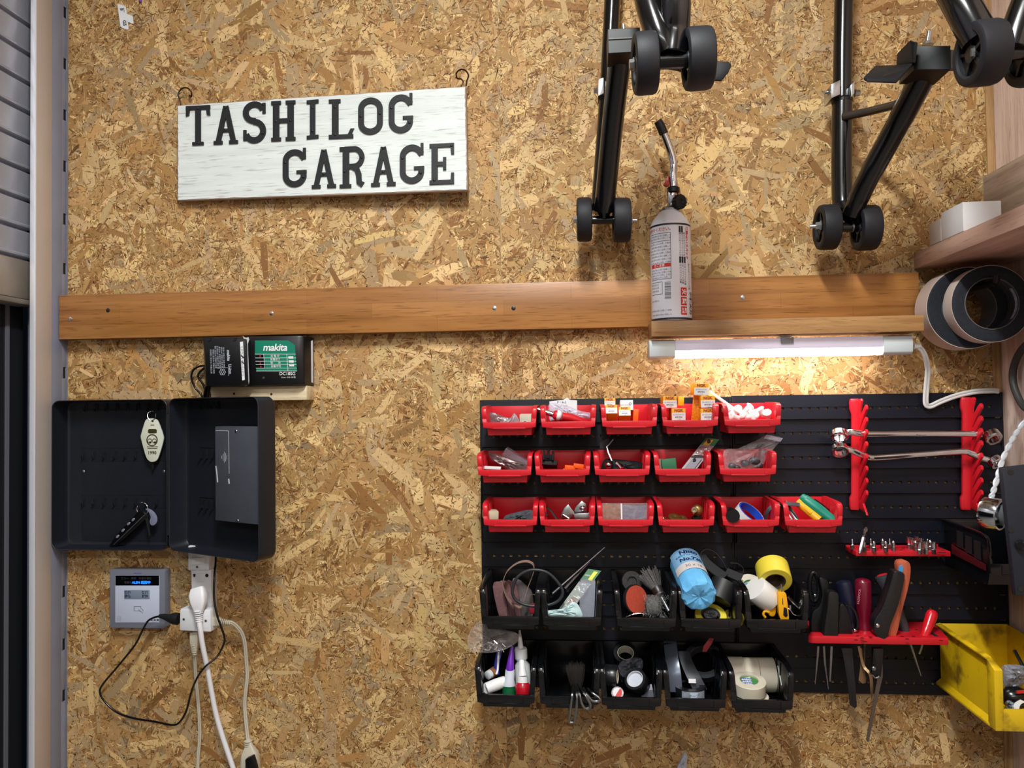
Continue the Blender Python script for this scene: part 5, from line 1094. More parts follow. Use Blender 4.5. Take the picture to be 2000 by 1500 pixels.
# anchors
an = None
for k, (x, y, d, ry, rx) in enumerate(((1423, 800, .07, -70, 20), (1432, 808, .085, 20, 40), (1444, 802, .068, 70, -20), (1452, 811, .086, 10, 60), (1459, 800, .070, -40, 30), (1468, 806, .084, 50, 10), (1477, 811, .088, -60, 30), (1489, 807, .080, 15, 30), (1437, 815, .088, -20, 70), (1463, 815, .088, 80, 20), (1499, 812, .082, -30, 40), (1425, 812, .078, 40, 40))):
    if an is None:
        an = thing('wall_anchor', 'white plastic wall anchor heaped in the last red bin of the top row', 'wall plug', (0, 0, 0), 'white wall anchors')
        m = MB(); m.rev((0, 0, -.009), (0, 0, 1), [(0, .002), (.003, .0046), (.014, .0056), (.016, .0056)], 14); part(m, 'shaft', CHALK, an)
        m = MB(); m.rev((0, 0, .007), (0, 0, 1), [(0, .0056), (.0006, .0080), (.0026, .0080), (.004, .006), (.004, .002), (.0025, .002), (.002, 0)], 18); part(m, 'head', CHALK, an)
        o = an
    else: o = dup(an, (0, 0, 0), an['label'])
    o.location = W(x, y, d); o.rotation_euler = (R(rx), R(ry), R(37*k))
m = MB(); m.cyl(W(1386, 765, .05), W(1452, 812, .085), .0029, n=12); solo(m, 'white_stick', CHALK, 'long thin white stick leaning out of the last red bin of the top row', 'stick')

# middle red row
solo(pillow([(954, 884), (964, 885), (1000, 897), (1030, 908), (1029, 924), (1000, 922), (975, 908), (960, 898)], .062, .004, .5, seed=5), 'foil_packet', mat('dull_foil', (126, 104, 104), .35, .5, var=.3, vscale=90, bump=.5), 'long dull silver packet leaning in the first bin of the middle red row', 'packet')
m = MB(Fr(1006, 896, .055, 10, 32)); m.box(-26, 26, 0, 20, -8, 8); solo(m, 'clear_case', CASE, 'slim clear plastic case tilted behind a dull silver packet in a red bin', 'case', bevel=.001)
m = MB(Fr(962, 914, .085, 0, 3)); m.box(-16, 16, 0, 8, -2.6, 2.6); solo(m, 'white_strip', PAPER, 'short white strip at the front of the first bin of the middle red row', 'strip', bevel=.0003)
bk = thing('black_bracket', 'square black plastic bracket with prongs in the second bin of the middle red row', 'bracket', W(1071, 905, .06))
part(MB(Fr(1071, 903, .058, -18, 3)).box(-17, 17, 0, 30, -5, 5), 'base_plate', BLKM, bk, bevel=.0008)
for x, y in ((1062, 889), (1071, 886), (1080, 890)): part(MB(Fr(x, y, .062, -10, 4)).box(-2.2, 2.2, 0, 9, -9, 9), 'prong', BLKM, bk, bevel=.0006)
part(MB(Fr(1071, 894, .060)).box(-11, 11, 0, 12, -5, 5), 'collar', BLKM, bk, bevel=.001)
for x, y, r_, lb_ in ((1113, 914, 5, 'orange plastic clip lying flat in the second bin of the middle red row'), (1130, 911, 8, 'orange plastic clip leaning on another clip beside the black bracket')):
    m = MB(Fr(x, y, .078, 0, r_)); m.box(-10, 10, 0, 12, -4.5, 4.5); m.box(-13, 12, 2, 8, -5, -2.5); solo(m, 'orange_clip', mat('clip_orange', (248, 92, 14), .4), lb_, 'clip', bevel=.0006)
ms = thing('mirror_stem', 'thin bent metal stem with a pierced plate rising from a middle-row red bin', 'bracket', W(1190, 900, .06))
m = MB(); m.strip([W(1198, 857, .062), W(1191, 866, .060), W(1184.5, 874, .060), W(1189, 886, .066), W(1196, 902, .074)], .002, .012, (0, 1, 0)); part(m, 'bent_strip', STEEL, ms)
m = MB(); c4 = [(1172, 866), (1184, 857), (1191, 858), (1186, 872), (1180, 879), (1171, 876)]; m.plate(c4, .050, .048); part(m, 'pierced_plate', DARKM, ms); m = MB(); m.rev(W(1177, 873, .0505), (0, -1, 0), [(0, .004), (.0003, .004)], 14); part(m, 'hole', INK, ms)
solo(MB().ell(W(1188, 908, .080), .0068, .0068, .0068), 'ball_end', CHROME, 'shiny ball end at the foot of the bent metal stem', 'ball')
m = MB(); m.cyl(W(1205, 904, .078), W(1214, 915, .086), .004); solo(m, 'short_pin', CHROME, 'short shiny pin beside the ball end in the middle red row', 'pin')
solo(pillow([(1180, 898), (1200, 897), (1225, 899), (1255, 904), (1258, 924), (1220, 928), (1176, 926)], .055, .010, .2, seed=6), 'black_foam', BLKM, 'wedge of black foam in the third bin of the middle red row', 'foam')
m = MB(Fr(1307, 907, .080, 0, -6)); m.box(-14, 14, 0, 14, -11, 11); solo(m, 'green_box', mat('box_green', (52, 120, 84), .6, var=.08), 'small green box at the front of the fourth bin of the middle red row', 'box', bevel=.0006)
m = MB(Fr(1294, 908, .06, 0, 4)); m.box(-11, 11, 0, 18, -11, 11); solo(m, 'beige_box', mat('box_beige', (150, 128, 112), .7, var=.1), 'dull beige box behind the green box in the middle red row', 'box', bevel=.0006)
bc = thing('blister_card', 'tall blister card with a green top leaning out of a middle-row red bin', 'blister card', W(1350, 915, .08))
Q = [W(1379, 855, .055), W(1405, 858, .060), W(1356, 922, .086), W(1326, 922, .080)]; bkv = Vector((0, .0016, 0))
part(MB().loops([Q, [p+bkv for p in Q]]), 'card', mat('card_grey', (150, 140, 142), .45, var=.2, vscale=70), bc)
def onq(u, v, o=.0006): p = Q[0].lerp(Q[1], u).lerp(Q[3].lerp(Q[2], u), v); return p+Vector((0, -o, 0))
def qpatch(u0, u1, v0, v1, o=.0006, th=.0006): 
    f = [onq(u0, v0, o), onq(u1, v0, o), onq(u1, v1, o), onq(u0, v1, o)]; return MB().loops([f, [p+Vector((0, th, 0)) for p in f]])
part(qpatch(0, 1, 0, .2, .0008), 'green_header', mat('header_green', (46, 112, 66), .5), bc); part(qpatch(.15, .62, .03, .2, .0014), 'orange_patch', mat('patch_amber', (206, 150, 56), .5), bc)
part(qpatch(.1, .9, .24, .5, .004, .0035), 'blister', clear('blister', (150, 110, 108), .7, .12), bc); part(qpatch(0, 1, .52, .57, .001), 'black_band', INK, bc); part(qpatch(.2, .8, .60, .9, .0035, .003), 'brake_pad', mat('pad_grey', (128, 122, 134), .5), bc)
for v in (.12, .68):
    m = MB(); c = onq(.45, v, .0035 if v > .5 else .0016); m.ell(c, .003, .0008, .007, 12, 8); part(m, 'oval_hole', INK, bc)
zbg = thing('zip_bag', 'clear zip bag of black rubber parts standing in a middle-row red bin', 'zip bag', W(1465, 915, .075))
part(pillow([(1414, 880), (1440, 876), (1457, 869), (1478, 860), (1495, 850), (1511, 851), (1528, 856), (1520, 866), (1510, 878), (1496, 897), (1482, 918), (1450, 922), (1416, 918)], .072, .008, .5, seed=7), 'film', FILM, zbg)
part(pl([(1497, 849), (1529, 856), (1524, 863), (1492, 856)], .076, .0745), 'zip_strip', clear('zip_band', (200, 210, 235), .7, .2), zbg)
for x, y, r_, d in ((1455, 905, 9, .072), (1474, 901, 12, .073), (1430, 910, 8, .070), (1440, 914, 7, .075), (1484, 909, 7, .072)): 
    s = PXS(x, y, d); part(MB().ell(W(x, y, d), r_*s, r_*s*.6, r_*s*.8, 12, 8), 'rubber_part', mat('rubber_lump', (52, 50, 58), .4, var=.3, vscale=150), zbg)

# bottom red row
m = MB(Fr(960, 1007, .088, 0, 2, 14)); m.box(-14, 14, 0, 36, -8, 8); solo(m, 'eraser_block', mat('sand_block', (188, 178, 150), .7, var=.08), 'sand coloured oblong block at the front of the first bin of the bottom red row', 'block', bevel=.001)
solo(pillow([(986, 1008), (1006, 1001), (1030, 996), (1042, 999), (1043, 1022), (1010, 1026), (984, 1022)], .070, .012, .3, seed=8), 'folded_cloth', DGREY, 'folded dark grey cloth in the first bin of the bottom red row', 'cloth')
m = MB(); m.strip(catmull([W(1092, 1020, .080), W(1084, 1008, .075), (W(1075, 996, .07)), W(1067, 991, .068), W(1064, 998, .07), W(1070, 1008, .074)], 6), .0028, .008, (0, 1, 0)); solo(m, 'dark_strap', DARKM, 'looped dark metal strap in the second bin of the bottom red row', 'strap')
zb2 = [('zinc angle bracket standing highest in the second bin of the bottom red row', [(1118, 1004), (1126, 988), (1136, 978), (1145, 984), (1146, 1002), (1132, 1010)], .068), ('zinc bracket with a curled edge in front of the taller bracket', [(1094, 1008), (1102, 992), (1110, 985), (1122, 1002), (1112, 1016), (1098, 1016)], .080), ('flat zinc bracket lying under the taller bracket', [(1120, 1004), (1150, 1002), (1155, 1020), (1124, 1022)], .084)]
for lb_, pts, d in zb2: solo(pl(pts, d, d-.006), 'zinc_bracket', ZINC, lb_, 'bracket', bevel=.0008)
solo(MB().ell(W(1138, 993, .078), .006, .004, .005), 'bracket_bolt', CHROME, 'bright bolt head in front of the tallest zinc bracket', 'bolt')
m = MB(); m.cyl(W(1100, 1006, .086), W(1112, 1014, .090), .0036); solo(m, 'hinge_pin', CHROME, 'short bright pin in front of the curled zinc bracket', 'pin')
pk = thing('sealed_pack', 'clear sealed pack with a brown half filling a bottom-row red bin', 'packet', W(1220, 1015, .08))
part(MB(Fr(1195, 1002, .076, -6)).box(-18, 18, 0, 14, -20, 17), 'brown_block', KRAFT, pk, bevel=.001); part(MB(Fr(1240, 1002, .072, -6)).box(-24, 24, 0, 8, -20, 15), 'grey_blades', mat('blade_grey', (128, 122, 140), .35, .5, var=.25, vscale=60, stretch=(1, 1, 6)), pk)
part(MB(Fr(1220.5, 1000.5, .080, -6)).box(-45, 45, 0, 18, -21, 18), 'film', FILM, pk, bevel=.002)
m = MB(Fr(1214, 1000.5, .0803, -6)); m.box(-1.5, 1.5, -.3, .4, -19, 17); part(m, 'white_divider', PAPER, pk)
for k, (x, y, d, lb_) in enumerate(((1317, 1012, .078, 'flat brass disc lying at the bin front beside the brass fitting'), (1333, 1014, .070, 'brass disc tucked behind the front disc in the fourth bin'), (1295, 1015, .066, 'small brass disc at the side of the fourth bin of the bottom red row'))):
    c = W(x, y, d); m = MB(); s = PXS(x, y, d); r_ = (12, 9, 7)[k]*s; m.rev(c, (.15, -.45, .85), [(0, r_*.9), (.0004, r_), (.003, r_), (.0035, r_*.8), (.0035, r_*.3), (.002, 0)], 26); solo(m, 'brass_disc', BRASS, lb_, 'disc')
bf = thing('brass_fitting', 'brass fitting with a rounded head standing in the fourth bin of the bottom red row', 'fitting', W(1362, 1012, .075))
c = W(1362, 997, .075); part(MB().ell(c, .0105, .009, .011, 18, 12), 'head', BRASS, bf); m = MB(); m.rev(W(1357, 996, .084), (-.3, -1, .1), [(0, .006), (.006, .0055), (.007, .0045), (.007, .003), (.003, .002)], 18); part(m, 'spout', mat('pale_brass', (206, 190, 150), .3, .8), bf)
m = MB(); m.rev(W(1361, 1016, .075), (0, 0, 1), [(0, .010), (.006, .010), (.008, .006)], 8); part(m, 'hex_nut', DARKM, bf)
tc_ = thing('pocket_torch', 'small black torch poking lens first over the lip of a red bin', 'torch', W(1430, 1012, .09))
a = W(1432, 1008, .112); b = W(1424, 1001, .060); m = MB(); m.rev(a, b-a, [(0, .0085), (0, .0115), (.1, .0122), (.3, .0122), (.35, .0108), (1, .0105)], 28, unit=True); part(m, 'body', BLK, tc_, smooth=40)
m = MB(); m.rev(a+(b-a)*.03, b-a, [(0, .0085), (.002, .004), (.003, 0)], 24); part(m, 'lens', mat('lens_dark', (40, 44, 50), .1), tc_); m = MB(); m.rev(a+(b-a)*.42, b-a, [(0, .0112), (.002, .0116), (.004, .0112)], 28); part(m, 'silver_band', STEEL, tc_)
rg = thing('ring_roll', 'white ring with a blue inner face tilted beside the small black torch', 'roll', W(1462, 1012, .075))
c = W(1463, 1006, .075); ax = Vector((.50, -.42, .76)).normalized(); s = PXS(1463, 1006, .075)
m = MB(); m.rev(c-ax*.006, ax, [(0, 25*s), (0, 29*s), (.013, 29*s), (.013, 25*s)], 40, open_=True); part(m, 'outer_band', WHITE, rg); m = MB(); m.rev(c-ax*.006, ax, [(.0131, 28*s), (.0132, 24.5*s), (0, 24.5*s), (0, 25*s)], 40, open_=True); part(m, 'inner_band', mat('cobalt_blue', (30, 76, 196), .4), rg)
m = MB(); m.strip(catmull([W(1494, 1020, .085), W(1496, 1006, .084), W(1504, 993, .082), W(1520, 986, .082), W(1542, 984, .084), W(1562, 986, .086)], 6), .0012, .0075, (0, .6, .8)); solo(m, 'cable_tie', mat('strap_black', (44, 46, 54), .4), 'curved black strap bridging the last two bins of the bottom red row', 'strap')
hd = thing('gripped_tool', 'tool with a green and yellow handle across the last red bin', 'handle', W(1595, 1000, .085))
m = MB(); m.tube(catmull([W(1566, 973, .064), W(1572, 977, .068), W(1590, 990, .076), W(1620, 1013, .086), W(1628, 1020, .088)], 5), .0098, 18, scales=[.7]+[.95]*4+[1.08]*7+[1.0]*9); part(m, 'green_grip', TEAL, hd, smooth=50)
m = MB(); m.tube(catmull([W(1556, 980, .070), W(1566, 988, .074), W(1583, 1002, .082), W(1600, 1016, .090)], 5), .0072, 16); part(m, 'yellow_grip', mat('handle_amber', (232, 166, 26), .35), hd, smooth=50)
m = MB(); m.tube(catmull([W(1570, 990, .0785), W(1578, 997, .083), W(1585, 1003, .087)], 4), .0045, 10); part(m, 'thumb_pad', mat('handle_amber', (232, 166, 26), .35), hd)
for k, (p, q, lb_) in enumerate((((1522, 980), (1549, 1020), 'flat grey steel blade lying beside the green and yellow handle'), ((1534, 978), (1562, 1019), 'dark steel rod under the green and yellow handle'), ((1540, 988), (1558, 1020), 'short grey steel strip in front of the dark rod'))):
    m = MB(); m.strip([W(*p, .07), W(*q, .088)], (.005, .004, .006)[k], .002, (0, 1, .3)); solo(m, 'steel_tool', (STEEL, DARKM, STEEL)[k], lb_, 'tool', bevel=.0004)
m = MB(); m.tube([W(1588, 979, .05), W(1602, 988, .056), W(1616, 1000, .062)], .0058, 8); solo(m, 'black_sleeve', BLKG, 'short shiny black sleeve behind the green and yellow handle', 'sleeve')

# upper black row
belts = [((962, 1146), (975, 1137), (984, 1141), (992, 1210), (978, 1214)), ((978, 1142), (988, 1136), (996, 1142), (1006, 1208), (994, 1212)), ((990, 1140), (1000, 1137), (1010, 1146), (1018, 1206), (1007, 1210))]
SAND = mat('sanding_brown', (112, 78, 78), .85, var=.2, vscale=220, bump=.4, bscale=700)
for k, P in enumerate(belts): solo(pl([(v.x, v.y) for v in catmull([Vector((x, y, 0)) for x, y in P], 3, True)], .098-.008*k, .092-.008*k), 'sanding_sheet', SAND, ('folded brown sanding sheet standing foremost in the first black bin', 'folded brown sanding sheet second in the first black bin, behind the foremost', 'folded brown sanding sheet third in the first black bin, before the grey pad')[k], 'sanding sheet', bevel=.0012)
solo(pl([(v.x, v.y) for v in catmull([Vector((x, y, 0)) for x, y in ((1000, 1137), (1012, 1133), (1024, 1142), (1040, 1160), (1040, 1206), (1012, 1208))], 4, True)], .072, .064), 'sanding_pad', mat('pad_taupe', (108, 98, 100), .7, var=.35, vscale=60), 'grey patterned sanding pad leaning in the first black bin', 'sanding pad', bevel=.002)
m = MB(); m.strip(catmull([W(x, y, .108) for x, y in ((1043, 1112), (1042, 1103), (1036, 1098), (1026, 1096), (1012, 1099), (998, 1108), (988, 1120), (983, 1140), (989, 1162), (1002, 1180), (1016, 1186), (1022, 1176), (1030, 1150), (1040, 1124))], 5, True), .0009, .016, (0, 1, 0), True); solo(m, 'sanding_belt', mat('belt_tan', (146, 118, 104), .8, var=.15, vscale=200), 'open loop of tan sanding belt rising out of the first black bin', 'sanding belt')
m = MB(); m.tube(catmull([W(x, y, .128) for x, y in ((1001, 1158), (1004, 1140), (1012, 1126), (1028, 1116), (1046, 1113), (1070, 1119), (1090, 1138), (1099, 1158), (1088, 1175), (1064, 1183), (1034, 1183), (1010, 1174))], 5, True), .0027, 10, True); solo(m, 'rubber_loop', mat('loop_black', (40, 42, 46), .5), 'ring of thin black hose spanning the first two black bins', 'hose')
m = MB(Fr(1041, 1190, .112, 0, -8)); m.box(-8, 8, 0, 16, -9, 8); solo(m, 'red_lump', mat('dark_rose', (150, 40, 50), .45), 'dark red plastic lump at the front corner of the first black bin', 'lump', bevel=.002)
m = MB(); s = PXS(1042, 1175, .1); m.tube([W(1042, 1175, .1)+Vector((8*s*math.cos(R(20*k)), 0, 14*s*math.sin(R(20*k)))) for k in range(18)], .0008, 6, True); solo(m, 'wire_ring', mat('tan_wire', (140, 110, 80), .4, .6), 'thin tan wire ring above the dark red lump', 'ring')
for k, (p, q, r_, lb_) in enumerate((((1079, 1159), (1181, 1069), .0013, 'longest thin steel rod leaning out of the second black bin'), ((1103, 1150), (1151, 1098), .0016, 'thin steel file beside the longest rod in the second black bin'), ((1108, 1154), (1128, 1138), .0018, 'short steel needle file in the second black bin'), ((1076, 1166), (1093, 1150), .0014, 'short dark needle file low in the second black bin'))):
    m = MB(); m.tube([W(*p, .10), W((p[0]+q[0])/2, (p[1]+q[1])/2, .08), W(*q, .055)], r_, 8, scales=[1.6, 1.2, .8]); solo(m, 'needle_file', STEEL, lb_, 'file')
cd_ = thing('hang_card', 'hanging pack with a green, yellow and black header leaning in the second black bin', 'packet', W(1120, 1195, .1))
Q = [W(1149, 1111, .080), W(1174, 1115, .084), W(1107, 1206, .120), W(1084, 1200, .116)]; part(MB().loops([Q, [p+Vector((0, .0012, 0)) for p in Q]]), 'backing', mat('pack_grey', (120, 124, 120), .4, var=.3, vscale=80), cd_)
part(qpatch(0, 1, 0, .27, .0008), 'green_header', mat('header_green2', (24, 104, 48), .5), cd_); part(qpatch(.52, .82, .03, .24, .0014), 'yellow_stripe', mat('stripe_yellow', (236, 220, 40), .5), cd_); part(qpatch(0, 1, .22, .27, .0016), 'black_stripe', INK, cd_); part(qpatch(.08, .92, .3, .97, .004, .0036), 'clear_blister', clear('pack_blister', (190, 200, 190), .3, .1, .2, .5), cd_); part(qpatch(.3, .8, .6, .9, .002, .001), 'red_insert', mat('insert_red', (128, 52, 60), .5), cd_)
m = MB(); m.text('金属用', .012, fn=lambda u, v: onq(.28+v*12, .13-u*3, .0018), ang=90); part(m, 'lettering', WINK, cd_, smooth=0)
m = MB(Fr(1147, 1172, .112, 0, 3)); m.box(-15, 15, 0, 22, -36, 36); solo(m, 'clear_box', CASE, 'tall clear plastic box standing in the second black bin', 'case', bevel=.0012)
solo(pillow([(1066, 1198), (1072, 1192), (1098, 1189), (1114, 1178), (1124, 1177), (1132, 1186), (1137, 1206), (1110, 1206), (1072, 1203)], .132, .004, .6, seed=12), 'paper_pad', mat('pale_teal_paper', (196, 224, 226), .7, var=.08, vscale=80), 'pale blue folded leaflet draped over the lip of the second black bin', 'leaflet')
m = MB(); m.text('取扱説明書', 5, 1110, -1190, fn=lambda u, v: W(u, -v, .1375), ang=-18); 
# brushes and disc
sd = thing('sanding_disc', 'orange-red sanding disc on a black backing pad leaning in the third black bin', 'sanding disc', W(1243, 1195, .1))
c = W(1243, 1171, .108); ax = Vector((.60, -.76, .22)).normalized(); s = PXS(1243, 1171, .108)
part(MB().rev(c, ax, [(0, 27*s), (.0014, 27*s)], 36), 'abrasive_face', mat('abrasive_orange', (176, 66, 44), .85, var=.12, vscale=250), sd); part(MB().rev(c-ax*.009, ax, [(0, 20*s), (.003, 29*s), (.0086, 29*s)], 36), 'backing_pad', BLKM, sd, smooth=40)
m = MB(); c2_ = W(1233, 1136, .07); m.rev(c2_, (.2, -1, .3), [(0, 20*s), (.004, 21*s), (.007, 20*s), (.007, 10*s), (.003, 9*s)], 32); solo(m, 'flap_wheel', mat('mesh_grey', (46, 46, 46), .8, var=.5, vscale=300), 'dark mesh disc at the back of the third black bin', 'disc')
BRS = mat('bristle_grey', (84, 80, 78), .6, .3, var=.5, vscale=400)
def bristles(m, c, ax, r0, r1, L, n, rr, th=.00035):
    t = Vector(ax).normalized(); h = Vector((0, 0, 1)) if abs(t.z) < .9 else Vector((1, 0, 0)); x = h.cross(t).normalized(); y = t.cross(x)
    for k in range(n):
        a_, q = rr.uniform(0, 6.283), math.sqrt(rr.random()); e = (x*math.cos(a_)+y*math.sin(a_))
        b_ = c+e*(r0*q); tip = c+e*(r1*q)+t*(L*rr.uniform(.8, 1.08))+Vector((rr.uniform(-1, 1), rr.uniform(-1, 1), rr.uniform(-1, 1)))*L*.07
        m.tube([b_, (b_+tip)/2+e*rr.uniform(-.05, .1)*L*.3, tip], th, 4)
wb = thing('wire_brush', 'end wire brush with a silver ferrule pointing its shank out of the third black bin', 'wire brush', W(1285, 1180, .1))
a, b = W(1283, 1150, .100), W(1290, 1163, .110); t = (b-a).normalized()
m = MB(); m.rev(a, t, [(0, .010), (.009, .0095), (.012, .008)], 24); part(m, 'ferrule', mat('ferrule_dark', (70, 66, 66), .4, .8), wb); m = MB(); m.rev(b-t*.002, t, [(0, .0095), (.003, .0098), (.006, .006), (.007, .0035), (.036, .0033), (.037, .002)], 18); part(m, 'shank', ZINC, wb)
m = MB(); bristles(m, a, -t, .009, .021, .036, 260, random.Random(3)); part(m, 'bristle', BRS, wb, smooth=0)
wc_ = thing('cup_brush', 'fluffy grey steel wool brush on a short shank in the third black bin', 'wire brush', W(1275, 1200, .12))
c = W(1268, 1186, .118); m = MB(); m.rev(c+Vector((-.004, 0, 0)), (.9, -.2, .1), [(0, .012), (.002, .017), (.012, .0185), (.022, .017), (.026, .010)], 20); part(m, 'wool_core', mat('wool_core', (86, 86, 84), .9, var=.5, vscale=260), wc_)
m = MB()
rr = random.Random(9)
for k in range(420):
    u, a_ = rr.random(), rr.uniform(0, 6.283); x_ = c+Vector((-.003+.028*u, 0, 0)); e = Vector((rr.uniform(-.5, .5), math.cos(a_), math.sin(a_))); m.tube([x_+e*.015, x_+e*.018+Vector((rr.uniform(-.003, .003), 0, rr.uniform(-.003, .003))), x_+e*.0215], .00022, 3)
part(m, 'bristle', mat('wool_light', (146, 146, 142), .6, .3), wc_, smooth=0)
m = MB(); m.cyl(W(1262, 1203, .124), W(1262, 1180, .122), .003); m.cyl(W(1262, 1203, .124), W(1262, 1198, .124), .005); part(m, 'shank', ZINC, wc_)
m = MB(); m.tube(catmull([W(1222, 1206, .125), W(1236, 1200, .126), W(1252, 1198, .126), W(1258, 1201, .126)], 5), .0014, 8); solo(m, 'bent_wire', CHROME, 'short bright bent wire at the lip of the third black bin', 'wire')
# blue roll
br = thing('paper_roll', 'roll wrapped in crumpled blue paper sticking out of the fourth black bin', 'paper roll', W(1365, 1195, .14))
a, b = W(1337, 1096, .055), W(1366, 1164, .158); ax = (b-a); L = ax.length; t = ax.normalized(); x = Vector((0, 0, 1)).cross(t).normalized(); y = t.cross(x); rR = 33*PXS(1366, 1166, .158); rr = random.Random(4); n = 32
lp = []
for h, k, nz in ((-.02, .55, 0), (0, .93, .01), (.1, 1, .015), (.4, 1, .01), (.62, 1.0, .012), (.8, 1.02, .02), (.95, 1.03, .035), (1.0, .99, .03), (1.025, .86, .05), (1.03, .5, .1), (1.01, .08, 0)):
    lp.append([a+t*(L*(h+rr.uniform(-.012, .012)*(h > .9)))+(x*math.cos(6.2832*i/n)+y*math.sin(6.2832*i/n))*rR*k*(1+nz*math.sin(i*2.36)+rr.uniform(-nz, nz)) for i in range(n)])
part(MB().loops(lp), 'paper_wrap', mat('blue_paper', (104, 184, 236), .65, var=.1, vscale=60, bump=.5, bscale=90), br, smooth=22)
def cyl_patch(h0, h1, a0, a1, o, n=16): 
    L_ = [[a+t*(L*h)+(x*math.cos(R(a0+(a1-a0)*i/n))+y*math.sin(R(a0+(a1-a0)*i/n)))*(rR*o) for i in range(n+1)] for h in (h0, h1)]; m = MB(); vs = L_[0]+L_[1]; m.add(vs, [(i, i+1, n+2+i, n+1+i) for i in range(n)]); return m
# upper side of the roll: where its radius points up and toward the room
up_ang = math.degrees(math.atan2(Vector((0.1, -.5, 1)).dot(y), Vector((.1, -.5, 1)).dot(x)))
part(cyl_patch(.43, .62, up_ang-75, up_ang+75, 1.035), 'paper_band', mat('band_beige', (206, 198, 196), .7), br); part(cyl_patch(.02, .43, up_ang-75, up_ang+75, 1.03), 'printed_wrap', mat('wrap_blue', (124, 172, 212), .6), br)
def rolltxt(m, body, size, h, da, **k): return m.text(body, size, fn=lambda u, v: a+t*(L*(h)-v)+(x*math.cos(R(up_ang)-u/rR+R(da))+y*math.sin(R(up_ang)-u/rR+R(da)))*(rR*1.045), **k)
m = MB(); rolltxt(m, 'Nitto', .015, .14, 0, bold=.0006); rolltxt(m, '塗装用マスキングテープ', .0048, .23, 0); rolltxt(m, 'No.720', .0135, .34, 0, bold=.0005); part(m, 'lettering', mat('navy_ink', (18, 34, 70), .6), br, smooth=0)
m = MB(); rolltxt(m, '30 x 18', .010, .53, 0); part(m, 'lettering', GINK, br, smooth=0)
m = MB(); c = W(1402, 1172, .112); m.rev(c, (.45, .4, .8), [(0, .0), (0, .0235), (.034, .0235), (.034, .015), (.028, .014), (.028, 0)], 36, open_=True); solo(m, 'black_roll', mat('roll_black', (24, 24, 27), .5), 'plain black tape roll tucked beside the blue paper roll', 'tape roll')
vs_ = thing('velcro_strap', 'black hook and loop strap with a thin loop standing up behind the blue paper roll', 'strap', W(1410, 1125, .08))
m = MB(); m.strip(catmull([W(1368, 1082, .06), W(1376, 1096, .07), W(1394, 1112, .08), W(1416, 1128, .092)], 5), .004, .020, (.5, .7, .5)); part(m, 'strap_body', mat('velcro_grey', (38, 38, 41), .9, bump=.5, bscale=900), vs_, bevel=.001)
m = MB(); m.strip(catmull([W(x, y, .062) for x, y in ((1368, 1086), (1369, 1077), (1380, 1071), (1396, 1078), (1408, 1092), (1420, 1112), (1432, 1122))], 6), .0008, .014, (0, 1, 0)); part(m, 'thin_loop', mat('strap_dark', (52, 46, 42), .6), vs_)
m = MB(); m.strip(catmull([W(x, y, .05) for x, y in ((1426, 1099), (1442, 1101), (1451, 1111), (1448, 1122), (1444, 1132))], 6), .0008, .012, (0, 1, 0)); part(m, 'thin_loop', mat('strap_dark', (52, 46, 42), .6), vs_)
m = MB(); m.strip([W(1418, 1117, .08), W(1448, 1130, .092)], .004, .016, (.4, .6, .7)); part(m, 'velcro_pad', mat('velcro_grey', (38, 38, 41), .9), vs_)
def taperoll(lb_, px, py, d, ax, R_, ri, w, mt, core=None, label=None, corem=None, name='tape_roll', group=None):
    """ring of tape; the visible face is at the point, the roll runs back along -ax"""
    c = W(px, py, d); s = PXS(px, py, d); ax = Vector(ax).normalized(); R_, ri, w = R_*s, ri*s, w*s
    t = thing(name, lb_, 'tape roll', c-ax*w*.5-Vector((0, 0, R_*.8)), group)
    part(MB().rev(c, -ax, [(0, ri*1.06), (0, R_*.97), (.0008, R_), (w-.0008, R_), (w, R_*.97), (w, ri*1.06), (0, ri*1.06)], 48, open_=True), 'winding', mt, t, smooth=40)
    part(MB().rev(c, -ax, [(-.0004, ri), (-.0004, ri*1.07), (w, ri*1.07), (w, ri), (-.0004, ri)], 40, open_=True), 'core', corem or CREAM, t, smooth=40)
    if label:
        o = c-ax*(w*.12); part(MB().rev(o, -ax, [(0, ri*.99), (w*.1, ri*.99)], 36), 'core_label', mat('core_green', (70, 140, 70), .6), t)
        h = Vector((0, 0, 1)) if abs(ax.z) < .8 else Vector((0, 1, 0)); x = h.cross(ax).normalized(); x = x if x.x > 0 else -x; y = ax.cross(x) if ax.cross(x).dot(Vector((0, 0, 1))-Vector((0, -.3, 0))) > 0 else x.cross(ax)
        P = [o+ax*.0004+x*(ri*u)+y*(ri*v) for u, v in ((-.75, -.55), (.3, -.85), (.3, .85), (-.75, .55))]; part(MB().loops([P, [p-ax*.0003 for p in P]]), 'label_patch', PAPER, t, smooth=0)
        m = MB()
        for v in (.45, 0, -.45): m.text('NITTO', ri*.36, -ri*.22, ri*v, fn=lambda u, z: o+ax*.0008+x*u+y*z, bold=ri*.02)
        part(m, 'lettering', mat('blue_ink', (60, 90, 170), .6), t, smooth=0)
    return t
taperoll('yellow tape roll with crumpled clear film in its core, low in the fourth black bin', 1388, 1200, .117, (0, -.5, .87), 31, 18, 12, YTAPE, corem=mat('core_grey', (110, 108, 100), .5))
solo(pillow([(1374, 1199), (1378, 1194), (1388, 1191), (1398, 1194), (1402, 1200), (1396, 1208), (1380, 1208)], .118, .004, .9, seed=14), 'crumpled_film', clear('dark_film', (150, 150, 156), .6, .08), 'crumpled clear film stuffed in the core of the low yellow tape roll', 'film')
taperoll('narrow dull yellow tape roll behind the lip at the corner of the fourth black bin', 1434, 1203, .100, (.1, -.5, .87), 20, 12, 10, mat('dull_yellow', (168, 150, 44), .6))
